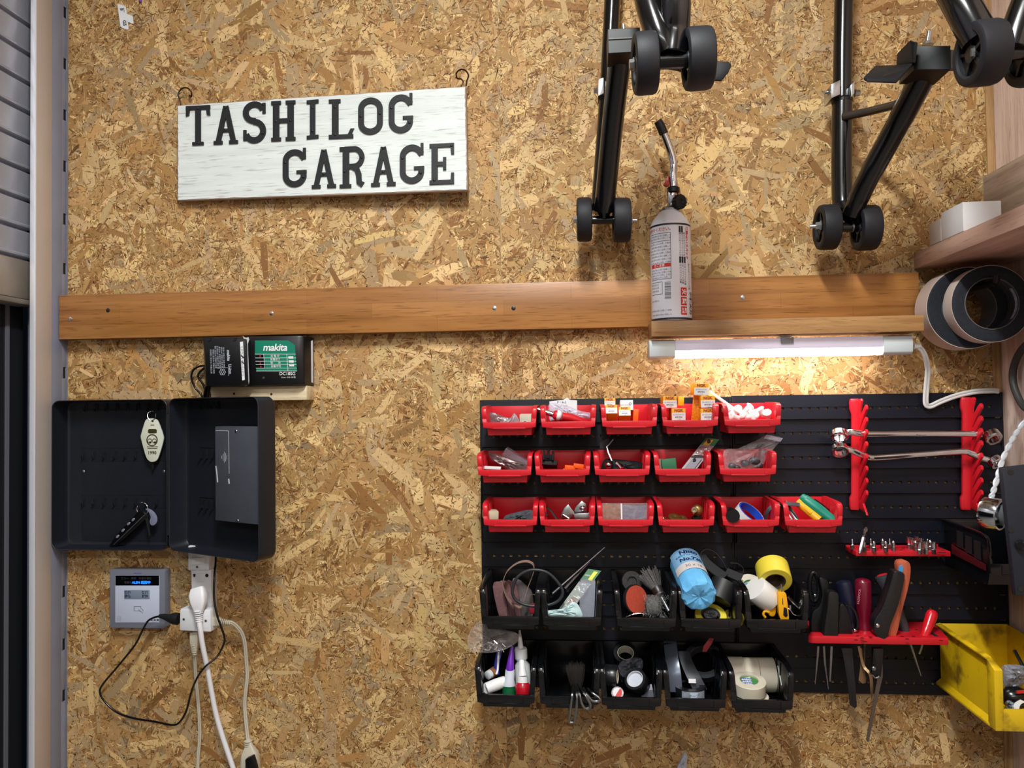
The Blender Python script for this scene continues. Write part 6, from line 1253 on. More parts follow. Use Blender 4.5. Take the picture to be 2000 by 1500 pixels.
taperoll('big bright yellow tape roll standing tallest in the fifth black bin', 1514, 1136, .125, (-.05, -.84, -.54), 33, 19.5, 42, YTAPE, corem=mat('core_dark', (70, 58, 40), .6, var=.4, vscale=120))
taperoll('cream masking tape roll with a printed core label behind the white roll', 1466, 1146, .085, (.05, -.78, .62), 28, 15, 26, CTAPE, label=True)
m = MB(); p, q = W(1473, 1148, .130), W(1504, 1172, .118); m.rev(p, q-p, [(0, .017), (.0, .0222), (.04, .0228), (.96, .0228), (1, .0222), (1, .017)], 36, unit=True); solo(m, 'white_roll', mat('glossy_white', (232, 230, 226), .25), 'smooth white roll lying on its side in front of the big yellow roll', 'roll', smooth=40)
for lb_, pts, d, pin in (('amber plastic tape cutter standing beside the white roll, the smaller one', ((1502, 1172), (1507, 1165), (1514, 1166), (1517, 1175), (1516, 1198), (1511, 1205), (1503, 1203), (1500, 1195)), .134, 0), ('amber plastic tape cutter with a black inset and a steel pin hanging over the lip', ((1520, 1162), (1526, 1157), (1534, 1158), (1537, 1168), (1541, 1205), (1538, 1211), (1527, 1211), (1522, 1200)), .148, 1)):
    t = thing('tape_cutter', lb_, 'cutter', W(pts[-1][0]+6, 1208, d)); part(pl([(v.x, v.y) for v in catmull([Vector((x, y, 0)) for x, y in pts], 3, True)], d, d-.013), 'body', YPL, t, bevel=.003)
    if pin:
        part(MB().cyl(W(1526, 1141, d-.004), W(1529, 1180, d+.0005), .0010, n=8), 'pin', STEEL, t); part(pl([(1531, 1186), (1537, 1188), (1539, 1203), (1535, 1206), (1530, 1202)], d+.001, d-.002), 'black_inset', BLKG, t, bevel=.0006)
    else: part(MB().tube(catmull([W(1502, 1196, d), W(1494, 1194, d), W(1491, 1200, d), W(1495, 1206, d)], 5), .0022, 8), 'hook', YPL, t)
nc = thing('nail_clipper', 'silver clipper with a long lever in the side of the fifth black bin', 'clipper', W(1552, 1190, .13))
m = MB(); m.strip([W(1539, 1165, .128), W(1550, 1176, .131), W(1564, 1189, .134)], .0022, .008, (.3, .8, .5)); part(m, 'lever', CHROME, nc, bevel=.0005); m = MB(); m.tube(catmull([W(1538, 1188, .132), W(1544, 1192, .134), W(1550, 1200, .136), W(1560, 1203, .136)], 4), .0011, 8); part(m, 'spring', CHROME, nc); m = MB(); m.cyl(W(1543, 1182, .13), W(1543, 1192, .131), .003); part(m, 'rivet', ZINC, nc)
# lower black row
zs_ = thing('zip_bag', 'clear zip bag of small bright screws hanging over the edge beside the glue bottles', 'zip bag', W(960, 1270, .12))
part(pillow([(913, 1258), (915, 1240), (924, 1224), (940, 1212), (958, 1222), (985, 1230), (1008, 1236), (1016, 1248), (996, 1264), (970, 1273), (945, 1275), (920, 1271)], .128, .010, .5, seed=20), 'film', clear('bag_film', (226, 218, 214), .12, .1, .7), zs_)
rr = random.Random(5)
for k in range(26):
    x, y = rr.uniform(941, 985), rr.uniform(1252, 1271); c = W(x, y, .125+rr.uniform(-.004, .005)); e = Vector((rr.uniform(-1, 1), rr.uniform(-.4, .4), rr.uniform(-1, 1))).normalized()*.004
    part(MB().cyl(c-e, c+e, .0012, n=6), 'screw', CHROME, zs_)
def bottle(lb_, segs, name='glue_bottle', cat='bottle'):
    """segs: (part name, material, [(px, py, d, radius px), ...])"""
    P0 = segs[-1][2][-1]; t = thing(name, lb_, cat, W(P0[0], P0[1], P0[2]))
    for nm, mt, pts in segs:
        s = PXS(pts[0][0], pts[0][1], pts[0][2]); P = [W(x, y, d) for x, y, d, _ in pts]; r0 = pts[0][3]*s
        m = MB(); m.tube(P, r0, 24, scales=[p[3]/pts[0][3] for p in pts]); part(m, nm, mt, t, smooth=40)
    return t
d = .118
bottle('purple-capped glue bottle with a green label in the first lower black bin', [('cap', mat('cap_purple', (108, 38, 176), .35), [(1001, 1262, d-.012, 2.6), (1000, 1266, d-.011, 3.2), (998, 1285, d-.006, 5.6), (996, 1306, d, 7.8), (996, 1308, d, 7.6)]), ('shoulder', mat('bottle_white', (206, 210, 222), .35), [(996, 1308, d, 8.6), (996, 1312, d, 9.4), (995, 1326, d+.003, 9.6), (994, 1334, d+.004, 12.2), (994, 1339, d+.004, 12.8)]), ('label', mat('label_deep_green', (10, 92, 54), .4, var=.15, vscale=120), [(994, 1339, d+.004, 12.9), (994, 1356, d+.006, 12.9)]), ('body', mat('bottle_white', (206, 210, 222), .35), [(994, 1356, d+.006, 12.7), (994, 1366, d+.007, 12.5)])])
d = .100
bottle('tall translucent glue bottle with a long pointed white nozzle behind the red bottle', [('nozzle', mat('nozzle_white', (222, 224, 226), .3), [(1015, 1231, d-.014, 1.8), (1016, 1250, d-.009, 4.0), (1017, 1267, d-.004, 6.0)]), ('collar', mat('nozzle_white', (222, 224, 226), .3), [(1017, 1265, d-.004, 11), (1017, 1268, d-.004, 12.4), (1018, 1286, d, 12.4), (1018, 1292, d+.001, 8)]), ('body', mat('bottle_milky', (196, 198, 196), .35), [(1019, 1290, d+.001, 8), (1020, 1298, d+.002, 14.5), (1022, 1330, d+.006, 15.4), (1023, 1362, d+.010, 15.4)])])
d = .130
bottle('small round red bottle with a white cone cap beside the purple-capped bottle', [('cap', mat('cap_white', (232, 232, 232), .3), [(1019, 1289, d-.014, 4.6), (1019, 1292, d-.013, 5.8), (1020, 1308, d-.008, 6.8), (1021, 1321, d-.003, 9.0)]), ('collar', mat('cap_white', (232, 232, 232), .3), [(1021, 1321, d-.003, 10), (1021, 1335, d, 10.4)]), ('body', mat('bottle_red', (178, 20, 36), .25), [(1021, 1333, d, 11), (1021, 1338, d+.001, 14.6), (1021, 1345, d+.002, 15.2), (1021, 1352, d+.003, 13.8), (1021, 1362, d+.004, 13.5)])])
bottle('white plastic tube lying on its side in front of the bottles', [('body', mat('cap_white', (232, 232, 232), .3), [(950, 1345, .132, 9.4), (950.6, 1344.6, .131, 11), (970, 1337, .126, 11.4), (986, 1331, .118, 10.5)]), ('end_disc', mat('bottle_white', (206, 210, 222), .35), [(949.2, 1345.3, .1325, 5.5), (949.8, 1345, .1322, 6.2)])], 'plastic_tube', 'tube')
bottle('short silver-capped tube pointing out behind the white tube', [('cap', mat('cap_grey', (196, 200, 204), .35), [(951, 1320, .115, 6), (952, 1319.5, .114, 8.2), (958, 1316, .108, 8.6)]), ('crimp', KRAFT, [(958, 1316, .108, 8.8), (966, 1311, .098, 9.4)])], 'glue_tube', 'tube')
bb = thing('blue_brush', 'blue handled brush with a white edge standing upright behind the silver-capped tube', 'brush', W(972, 1318, .1))
m = MB(); m.strip(catmull([W(977, 1266, .090), W(973, 1284, .096), W(970, 1302, .102), W(970, 1318, .106)], 5), .010, .004, (.2, 1, 0)); part(m, 'blue_handle', mat('ultramarine', (34, 44, 150), .35), bb, bevel=.0012)
m = MB(); m.strip(catmull([W(974, 1270, .096), W(973, 1290, .102), W(972, 1308, .107), W(969, 1317, .109)], 5), .0034, .002, (.2, 1, 0)); part(m, 'white_edge', CHALK, bb, bevel=.0005)
# clips and tuft in the second bin
def wire(lb_, pts, r_=.0026):
    m = MB(); m.tube(catmull([W(*p) for p in pts], 6), r_, 10); return solo(m, 'wire_clip', mat('wire_nickel', (150, 152, 154), .28, 1.), lb_, 'wire clip', 'wire clip handles')
wire('longest wire clip handle hanging straight down over the lip of the second lower black bin', [(1119, 1338, .128), (1118, 1354, .160), (1116, 1368, .164), (1113, 1395, .162), (1112, 1408, .158), (1116, 1411, .158), (1122, 1405, .158), (1126, 1380, .163), (1126, 1356, .161), (1122, 1338, .130)])
wire('wire clip handle slanting over the lip beside the longest one', [(1124, 1337, .128), (1131, 1354, .160), (1137, 1375, .164), (1145, 1384, .163), (1152, 1381, .163), (1152, 1373, .164), (1141, 1354, .161), (1129, 1336, .130)])
wire('short wire clip handle lying out to the side of the second lower black bin', [(1140, 1344, .130), (1144, 1353, .158), (1156, 1368, .164), (1166, 1370, .164), (1172, 1367, .164), (1168, 1361, .163), (1155, 1352, .158), (1148, 1345, .132)], .0022)
m = MB(); bristles(m, W(1126, 1340, .108), (-.05, -.1, 1), .010, .016, .038, 480, random.Random(8), .0002); solo(m, 'steel_wool_tuft', mat('tuft_grey', (66, 61, 56), .8, .2), 'tuft of dark steel wool above the wire clip handles', 'steel wool', smooth=0)
m = MB(); m.cyl(W(1119, 1346, .122), W(1123, 1362, .130), .0042); m.cyl(W(1126, 1340, .118), W(1121, 1350, .124), .0045); solo(m, 'clip_jaw', DARKM, 'dark clip jaw between the steel wool and the wire handles', 'clip')
# third bin
BT = mat('pvc_tape_black', (22, 23, 27), .3)
taperoll('black tape roll standing on edge against the side of the third lower black bin', 1206, 1322, .108, (.98, -.2, 0), 22, 12, 24, BT)
taperoll('black tape roll with a white core leaning in the third lower black bin', 1240, 1326, .128, (-.38, -.62, .68), 22, 15.5, 26, BT, corem=mat('core_white', (200, 204, 212), .5))
m = MB(); c = W(1241, 1328, .1275); axv = Vector((-.38, -.62, .68)).normalized(); m.rev(c-axv*.003, axv, [(0, .0148), (.0004, .0148)], 30); solo(m, 'core_disc', mat('disc_white', (196, 200, 210), .6), 'pale disc filling the core of the leaning black tape roll', 'disc')
taperoll('shadowed black tape roll at the back of the third lower black bin', 1222, 1275, .060, (0, -.6, .8), 24, 15, 20, BT)
solo(pillow([(1208, 1300), (1220, 1288), (1240, 1284), (1254, 1288), (1254, 1306), (1240, 1318), (1216, 1322)], .095, .008, .8, seed=21), 'crinkled_bag', clear('dark_bag', (110, 112, 120), .3, .06, .9), 'crinkled clear bag between the tape rolls in the third lower black bin', 'bag')
rw = thing('round_tin', 'small round red and white token at the lip of the third lower black bin', 'token', W(1206, 1358, .128))
c = W(1206, 1353, .130); axv = Vector((-.1, -.8, .6)).normalized(); s = PXS(1206, 1353, .13)
part(MB().rev(c-axv*.004, axv, [(0, 12*s), (.004, 12*s), (.0046, 11*s)], 28), 'case', clear('token_case', (200, 190, 196), .5, .15), rw); part(MB().rev(c+axv*.0008, axv, [(0, 9.6*s), (.0005, 9.4*s)], 24), 'white_face', PAPER, rw)
x = Vector((0, 0, 1)).cross(axv).normalized(); x = x if x.x > 0 else -x; y = axv.cross(x); y = y if y.z > 0 else -y
P = [c+axv*.0016+(x*math.cos(R(a_))+y*math.sin(R(a_)))*9.2*s for a_ in range(-120, 61, 15)]; part(MB().loops([P, [p-axv*.0003 for p in P]]), 'red_half', RINK, rw, smooth=0)
m = MB(Fr(1264, 1355, .122, 20, -8)); m.box(-12, 12, 0, 16, -10, 8); solo(m, 'grey_card', mat('card_lilac', (150, 150, 166), .6), 'pale grey card in the corner of the third lower black bin', 'card')
# fourth bin
STR = mat('strap_steel_blue', (92, 98, 112), .28, .4)
m = MB(); m.strip(catmull([W(1309, 1250, .060), W(1309, 1258, .075), W(1312, 1285, .096), W(1317, 1315, .112), W(1320, 1352, .120)], 6), .023, .0016, (.15, 1, .2)); solo(m, 'shiny_strap', STR, 'shiny blue-grey strap standing at the side of the fourth lower black bin', 'strap', bevel=.0003)
m = MB(); m.strip(catmull([W(1334, 1272, .065), W(1343, 1298, .085), W(1356, 1325, .105), W(1370, 1352, .112)], 6), .023, .0016, (-.3, 1, .2)); solo(m, 'dark_strap', mat('strap_charcoal', (52, 54, 60), .5), 'dull charcoal strap slanting across the fourth lower black bin', 'strap', bevel=.0003)
lr = thing('tape_roll', 'flat black tape roll with a silver printed label below the two straps', 'tape roll', W(1348, 1362, .12))
c = W(1348, 1352, .112); s = PXS(1348, 1352, .112); RR = 31*s
part(MB().rev(c-Vector((0, 0, .012)), (0, 0, 1), [(0, RR*.6), (0, RR*.98), (.001, RR), (.023, RR), (.024, RR*.98), (.024, RR*.6)], 44, open_=True), 'winding', BT, lr, smooth=40)
def cp(a0, a1, z0, z1, o, n=14):
    L_ = [[c+Vector((RR*o*math.sin(R(a0+(a1-a0)*i/n)), -RR*o*math.cos(R(a0+(a1-a0)*i/n)), z)) for i in range(n+1)] for z in (z0, z1)]; m = MB(); m.add(L_[0]+L_[1], [(i, i+1, n+2+i, n+1+i) for i in range(n)]); return m
part(cp(-38, 52, -.009, .010, 1.006), 'silver_label', mat('label_silver', (176, 186, 200), .3, .4, var=.2, vscale=90), lr); part(cp(-8, 20, -.008, .009, 1.010), 'label_panel', mat('label_pale_blue', (190, 206, 226), .4), lr)
m = MB(); m.text('テープ', .006, 0, .003, fn=lambda u, v: c+Vector((RR*1.014*math.sin(R(6)+u/RR), -RR*1.014*math.cos(R(6)+u/RR), v)), bold=.0002); m.text('19mm x 10m', .0036, 0, -.004, fn=lambda u, v: c+Vector((RR*1.014*math.sin(R(6)+u/RR), -RR*1.014*math.cos(R(6)+u/RR), v))); part(m, 'lettering', GINK, lr, smooth=0)
m = MB(Fr(1352, 1330, .115, -20)); m.box(-7, 7, 0, 3, -4, 4); solo(m, 'tag_label', PAPER, 'small white folded tag on top of the silver-labelled tape roll', 'tag')
t = taperoll('large dark tape roll with a red core label behind the two straps', 1374, 1288, .066, (-.15, -.62, .76), 40, 28, 18, mat('felt_dark', (24, 26, 30), .7), corem=mat('core_charcoal', (46, 44, 46), .7))  # core in one even dark grey
m = MB(); m.plate([(1374, 1262), (1386, 1246), (1394, 1247), (1391, 1256), (1380, 1273), (1372, 1273)], .090, .089); part(m, 'core_label', mat('label_red', (150, 44, 46), .6, var=.3, vscale=200), t)
# fifth bin
for k, x in enumerate((1452, 1480, 1512)):
    taperoll(('cream masking tape roll, first of the three standing in the last black bin', 'cream masking tape roll, middle one of the three standing in the last bin', 'cream masking tape roll standing beside the narrow white strips')[k], x, 1317+k*.5, .060, (1, -.05+.02*k, .02), 33-(k == 1)*.6, 20, 30 if k < 2 else 32, CTAPE)
taperoll('cream masking tape roll with a green core label lying flat in front of three others', 1463, 1328, .112, (.02, -.20, .98), 33, 18, 25, CTAPE, label=True)
taperoll('cream masking tape roll lying beneath the one with the green label', 1468, 1357, .108, (.02, -.12, .99), 33, 18, 12, CTAPE)
for x0, y0, x1, y1, lb_ in ((1522, 1300, 1530, 1338, 'narrow white plastic strip standing by the masking tape rolls'), (1531, 1308, 1540, 1346, 'second narrow white plastic strip against the bin side')):
    m = MB(); m.strip([W(x0, y0, .09), W(x1, y1, .118)], .007, .0015, (.4, 1, 0)); solo(m, 'plastic_strip', mat('strip_white', (196, 196, 192), .4), lb_, 'strip')
solo(pillow([(1318, 1520), (1322, 1500), (1333, 1472), (1342, 1474), (1342, 1488), (1336, 1520)], .04, .006, .4, seed=30), 'white_sleeve', mat('sleeve_white', (186, 188, 204), .35, var=.1), 'tip of a white plastic sleeve on the wall low below the bins', 'sleeve')

# ------------------------------------------------------------------ in the yellow bin
solo(pillow([(1956, 1304), (1976, 1298), (2004, 1302), (2024, 1318), (2004, 1334), (1984, 1344), (1962, 1342)], .150, .012, .4, seed=31), 'clear_tray', clear('grey_tray', (150, 156, 170), .55, .12), 'creased grey clear tray in the yellow bin', 'tray')
m = MB(); m.strip([W(1981, 1270, .12), W(2004, 1312, .15)], .005, .004, (0, 1, 0)); solo(m, 'black_stick', BLK, 'flat black stick leaning in the yellow bin', 'stick', bevel=.0006)
m = MB(); m.ell(W(1982, 1362, .155), .024, .018, .018); solo(m, 'black_lump', BLKG, 'round black fitting in the yellow bin under the clear tray', 'fitting')
m = MB(); c = W(2000, 1388, .172); m.ring(c, (.2, -.9, .3), .018, .012, .005, 32); solo(m, 'white_ring', CHALK, 'white plastic ring at the front of the yellow bin', 'ring')
m = MB(); m.strip([W(1986, 1352, .175), W(2012, 1350, .172)], .004, .003, (0, 1, 0)); solo(m, 'red_clip', mat('clip_red', (200, 50, 40), .4), 'small red clip on the black fitting in the yellow bin', 'clip')
solo(pillow([(1962, 1372), (1974, 1368), (1986, 1378), (1982, 1392), (1968, 1390)], .168, .008, .7, seed=33), 'foil_scrap', mat('foil', (190, 196, 206), .25, .8, bump=.6, bscale=200), 'crumpled silver foil beside the white ring in the yellow bin', 'foil')

# ------------------------------------------------------------------ wrench holders and wrenches
def wrack(x0, x1, ytop, ybot, xo, lb_):
    a, b = W(x0, ytop, .020), W(x0, ybot, .020); w = W(x1, ytop, .020).x-a.x; t = thing('wrench_holder', lb_, 'tool holder', b, 'wrench holders')
    zt_, zb_ = a.z, b.z; xA = a.x; dx = (b.x-a.x)
    X = lambda z: xA+dx*(zt_-z)/(zt_-zb_)
    m = MB(); Hh = zt_-zb_; L_ = []
    for f, e in ((0, .0), (.03, .0015), (.09, .0012), (.14, -.002), (.86, -.002), (.89, .0012), (.97, .0012), (1, 0)):
        z = zt_-f*Hh; x = X(z); L_.append([(x-e, -.0195, z), (x+w*.52, -.0225, z), (x+w*.52, -.0128, z), (x-e, -.0128, z)])
    m.loops(L_); part(m, 'back_strip', RED, t, bevel=.0008)
    n = 8; tv = .0038
    prof = [(-.018, zt_-.002), (-.030, zt_-.001)]
    step = (Hh-.030)/n; F_ = []
    for k in range(n):
        z = zt_-.016-k*step
        F_ += [(-.027, z-.018), (-.031, z-.017), (-.049, z+.001), (-.056, z+.005), (-.061, z+.002), (-.0615, z-.003), (-.053, z-.011), (-.043, z-.021)]
    poly = [(-.0185, zt_-.001), (-.033, zt_), (-.036, zt_-.004), (-.028, zt_-.022)]+F_+[(-.062, zb_-.004), (-.057, zb_+.000), (-.0185, zb_+.004)]
    # the toothed plate stands out from the wall along the strip's far edge
    m = MB(); xx = lambda z: X(z)+w*.50
    m.loops([[(xx(z), y, z) for y, z in poly], [(xx(z)+tv, y, z) for y, z in poly]]); part(m, 'toothed_plate', RED, t, bevel=.0007)
    return t
wrack(1662, 1690, 779, 996, 0, 'toothed red wrench holder under the box ends, farther from the cedar post')
wrack(1879, 1909, 776, 996, 0, 'toothed red wrench holder close to the cedar side post')
def wrench(lb_, bar_, heads, rb, grp='ring wrenches'):
    t = thing('ring_wrench', lb_, 'wrench', W(*bar_[len(bar_)//2]), grp)
    m = MB(); P = catmull([W(*p) for p in bar_], 6); m.sweep(P, [(v[0]*rb, v[1]*rb*.62) for v in rrect(2, 2, .7, 3)], (0, 1, 0)); part(m, 'shaft', CHROME, t, smooth=45)
    for (x, y, d, ax, R_, w) in heads:
        c = W(x, y, d); s = PXS(x, y, d); axv = Vector(ax).normalized(); R_, w = R_*s, w*s; ri = R_*.62
        m = MB(); n = 24; h = Vector((0, 0, 1)) if abs(axv.z) < .9 else Vector((0, 1, 0)); xx_ = h.cross(axv).normalized(); yy = axv.cross(xx_); L_ = []
        for hh, ro in ((0, ri), (0, R_*.9), (w*.12, R_), (w*.88, R_), (w, R_*.9), (w, ri), (0, ri)):
            L_.append([c-axv*w/2+axv*hh+(xx_*math.cos(6.2832*i/n)+yy*math.sin(6.2832*i/n))*(ro*(1+(.07 if i % 2 else -.05)*(ro == ri))) for i in range(n)])
        m.loops(L_, caps=False); part(m, 'ring_end', CHROME, t, smooth=30)
    return t
w1 = wrench('upper offset ring wrench, straight across the two red holders', [(1648, 846, .046), (1664, 844, .048), (1680, 847, .047), (1700, 847.5, .046), (1780, 847, .042), (1880, 847, .042), (1910, 848, .044), (1926, 849, .046)], [(1639, 850, .050, (-.1, -.66, -.75), 17, 14), (1938, 853, .052, (.1, -.75, -.65), 17, 17)], .0056)
w2 = wrench('lower offset ring wrench, cranked at both ends across the red holders', [(1650, 876, .048), (1664, 880, .048), (1680, 887, .046), (1697, 893, .044), (1715, 893.5, .042), (1780, 889, .042), (1860, 883, .042), (1885, 882, .043), (1900, 887, .045), (1918, 895, .048), (1930, 899, .050)], [(1640, 879, .046, (-.1, -.76, -.64), 16.5, 13), (1944, 902, .053, (.35, -.72, -.6), 14.5, 14)], .0056)
m = MB(); m.text('Snap-on', 6, 1800, -850.5, fn=lambda u, v: W(u, -v, .0468), shear=.2); part(m, 'lettering', mat('etched_grey', (120, 112, 112), .5, .6), w1, smooth=0)

# ------------------------------------------------------------------ bit rack
za_ = W(1740, 1066, DB).z; zb2 = za_-.0042; hB = W(1857, 1088, .062)
XA, XB = W(1651, 1068, DB).x, W(1830, 1066, DB).x; XC = W(1672, 1085, .065).x; XD = W(1857, 1088, .065).x
brk = thing('bit_rack', 'small red rack full of steel driver bits on the panel under the wrenches', 'bit rack', ((XA+XB)/2, -.03, zb2-.006))
pol = [(XA, -DB), (XB, -DB), (XD, -.060), (XD, -.065), (XC, -.065), (XA, -.040)]
m = MB(); m.loops([[(x, y, za_-.009) for x, y in pol], [(x, y, za_) for x, y in pol]]); part(m, 'plate', RED, brk, bevel=.0009)
m = MB(); m.box(XB-.004, XB, -DB-.004, -DB, za_, za_+.004); m.box(XA, XB, -DB-.0025, -DB, za_, za_+.0012); part(m, 'back_tab', RED, brk)
def hole(x, y, d, parent, z): 
    p = WZ(x, y, z); return p
k = 0
for y, xs_ in ((-.030, 11), (-.042, 10), (-.054, 10)):
    for i in range(xs_):
        x = XA+.020+(XB-XA-.035)*i/(xs_-1)+(0 if y > -.05 else .006); m = MB(); m.rev((x, y, za_-.0002), (0, 0, 1), [(0, .0030), (.0004, .0030)], 8); part(m, 'socket_hole', mat('hole_red', (96, 8, 14), .6), brk)
m = MB(); p = WZ(1842, 1079, za_); m.box(p.x-.009, p.x+.004, p.y-.004, p.y+.004, za_, za_+.0004); part(m, 'slot', INK, brk)
bits = [(1665, 1073, 13, 0), (1688, 1077, 12, 1), (1701, 1072, 13, 0), (1707, 1077, 14, 1), (1724, 1072, 14, 1), (1730, 1077, 15, 1), (1738, 1072, 14, 0), (1745, 1076, 13, 1), (1776, 1071, 17, 2), (1782, 1073, 16, 2), (1788, 1076, 16, 1), (1791, 1070, 16, 2), (1796, 1082, 24, 2), (1799, 1074, 15, 2), (1803, 1072, 18, 0), (1809, 1082, 19, 2), (1812, 1073, 16, 0), (1817, 1075, 15, 1), (1824, 1082, 18, 2), (1805, 1080, 16, 1)]
proto = {}
for x, y, h, kind in bits:
    p = WZ(x, y, za_); 
    lb_ = ('slim pointed steel driver bit standing in the red bit rack', 'stubby tapered steel driver bit standing in the red bit rack', 'blunt socket-headed steel driver bit clustered at the far end of the red bit rack')[kind]
    if kind not in proto:
        t = thing('driver_bit', lb_, 'driver bit', (0, 0, 0), ('slim driver bits', 'stubby driver bits', 'socket driver bits')[kind]); m = MB()
        m.rev((0, 0, 0), (0, 0, 1), [(0, .0029), (.006, .0029), (.007, .0022)], 6); part(m, 'hex_shank', STEEL, t, smooth=20); m = MB()
        m.rev((0, 0, .0068), (0, 0, 1), ([(0, .0022), (.002, .0014), (.0065, .0013), (.0085, .0004)], [(0, .0024), (.004, .0025), (.006, .0022), (.008, .0009)], [(0, .0022), (.002, .0036), (.010, .0037), (.0105, .003), (.010, .002)])[kind], 12); part(m, 'tip', CHROME, t)
        proto[kind] = t; o = t
    else: o = dup(proto[kind], (0, 0, 0), lb_)
    o.location = (p.x, p.y, za_); o.rotation_euler = (0, 0, x); o.scale = (1.25, 1.25, 1.25)
p = WZ(1679, 1082, za_); q = W(1692.5, 1027, .050); t = thing('long_driver_bit', 'long double-ended cross-head driver bit leaning tall in the red bit rack', 'driver bit', p); ax = q-p; m = MB()
m.rev(p, ax, [(.0, .0015), (.03, .0026), (.08, .0030), (.12, .0036), (.56, .0036), (.58, .0030)], 6, unit=True); part(m, 'hex_shank', STEEL, t, smooth=20); m = MB(); m.rev(p, ax, [(.575, .0030), (.62, .0028), (.70, .0024), (.76, .0034), (.92, .0033), (1, .0008)], 8, unit=True); part(m, 'cross_tip', CHROME, t, smooth=20)

# ------------------------------------------------------------------ tool rack with hand tools
zr_ = W(1700, 1213, DB).z; DT = .112
XA, XB, XC, XD = W(1572, 1224, DB).x, W(1822, 1213, DB).x, W(1582, 1257, DT).x, W(1855, 1256, DT).x
trk = thing('tool_rack', 'wide red rack holding scissors, screwdrivers and a folding saw on the lower panel', 'tool rack', ((XA+XB)/2, -.05, zr_-.012))
pol = [(XA, -DB), (XB, -DB), (XD, -DT+.008), (XD-.002, -DT), (XC+.004, -DT), (XC-.002, -DT+.004), (XA-.004, -.070)]
m = MB(); m.loops([[(x, y, zr_-.0125) for x, y in pol], [(x, y, zr_) for x, y in pol]]); part(m, 'plate', RED, trk, bevel=.0016)
for k in range(14):
    x, y = [(1675, 1242), (1684, 1246), (1672, 1250), (1690, 1253), (1700, 1244), (1762, 1243), (1772, 1248), (1784, 1243), (1838, 1251), (1700, 1228), (1717, 1232), (1790, 1230), (1806, 1228), (1660, 1232)][k]
    p = WZ(x, y, zr_); m = MB(); m.rev((p.x, p.y, zr_-.0002), (0, 0, 1), [(0, .0032), (.0004, .0032)], 10); part(m, 'tool_hole', mat('hole_red', (96, 8, 14), .6), trk)
m = MB(); p, q = WZ(1818, 1236, zr_), WZ(1830, 1243, zr_); m.strip([(p.x, p.y, zr_+.0001), (q.x, q.y, zr_+.0001)], .007, .0006, (0, 0, 1)); part(m, 'slot', INK, trk)
def outl(P, n=3): return [(v.x, v.y) for v in catmull([Vector((x, y, 0)) for x, y in P], n, True)]
# scissors
t = thing('scissors', 'black-handled scissors standing first in the red tool rack', 'scissors', W(1600, 1250, .075))
m = MB(); s = PXS(1590, 1145, .065); c = W(1590, 1146, .065); m.tube([c+Vector((9*s*math.cos(R(15*k)), .0, 29*s*math.sin(R(15*k)))) for k in range(24)], .0042, 10, True); part(m, 'finger_loop', BLK, t, smooth=60)
m = MB(); m.plate(outl([(1600, 1130), (1611, 1130), (1618, 1140), (1616, 1180), (1606, 1225), (1603, 1250), (1586, 1249), (1586, 1200), (1600, 1185), (1606, 1160)]), .088, .074); part(m, 'handle', BLK, t, bevel=.003)
m = MB(); m.ell(W(1592, 1163, .088), .003, .002, .003); part(m, 'pivot_screw', STEEL, t)
for P in ([(1598, 1262, .080), (1597, 1280, .079), (1592, 1336, .072)], [(1609, 1262, .080), (1611, 1295, .078), (1618, 1346, .070)]):
    m = MB(); m.sweep([W(*p) for p in P], [(-.0016, -.0008), (.0016, -.0008), (.0016, .0008), (-.0016, .0008)], (0, 1, 0), scales=[1.1, 1, .35]); part(m, 'blade', STEEL, t)
t = thing('scraper', 'matte black square-handled tool standing in front beside the scissors', 'tool', W(1624, 1255, .10))
m = MB(); m.plate(outl([(1618, 1162), (1624, 1156), (1634, 1158), (1639, 1166), (1638, 1215), (1636, 1250), (1624, 1255), (1610, 1250), (1612, 1215), (1616, 1190)]), .108, .086); part(m, 'handle', mat('matte_handle', (24, 23, 22), .5, spec=.35), t, bevel=.004)
m = MB(); m.sweep([W(1624, 1262, .090), W(1623, 1290, .088), W(1621, 1331, .084)], [(-.0018, -.0008), (.0018, -.0008), (.0018, .0008), (-.0018, .0008)], (0, 1, 0), scales=[1.1, 1, .6]); part(m, 'blade', STEEL, t)
def screwdriver(lb_, top, bot, d0, d1, prof, mt, tip=None, capm=None, rmax=15, name='screwdriver'):
    a, b = W(*top, d0), W(*bot, d1); s = PXS(*top, d0); t = thing(name, lb_, 'screwdriver', b)
    m = MB(); m.rev(a, b-a, [(h, r*rmax*s) for h, r in prof], 28, unit=True); part(m, 'handle', mt, t, smooth=40)
    if capm: m = MB(); m.rev(a-(b-a)*.02, b-a, [(0, .3*rmax*s), (.004, .55*rmax*s), (.03, .8*rmax*s)], 24, unit=True); part(m, 'end_cap', capm, t, smooth=40)
    if tip: m = MB(); m.tube([b, W(*tip[0]), W(*tip[1])], .0026, 10, scales=[1, 1, tip[2] if len(tip) > 2 else .5]); part(m, 'shaft', STEEL, t)
    return t
PR = [(0, .25), (.012, .62), (.04, .85), (.09, 1), (.5, .98), (.7, .88), (.85, .72), (.93, .78), (1, .7)]
sd1 = screwdriver('maroon-handled screwdriver standing upright in the middle of the red tool rack', (1685, 1129), (1689, 1233), .062, .066, [(0, .2), (.012, .6), (.035, .84), (.08, .97), (.4, 1), (.6, .9), (.75, .74), (.88, .72), (.93, .86), (1, .82)], mat('maroon_handle', (110, 10, 36), .3, coat=.3), ((1687, 1266, .066), (1686, 1312, .066), .9), rmax=16)
m = MB(); m.text('PADDOCK', 6.2, 1678, -1165, ang=-84, fn=lambda u, v: W(u, -v, .0775), wide=1.0); part(m, 'lettering', mat('faded_pink', (206, 140, 150), .6), sd1, smooth=0)
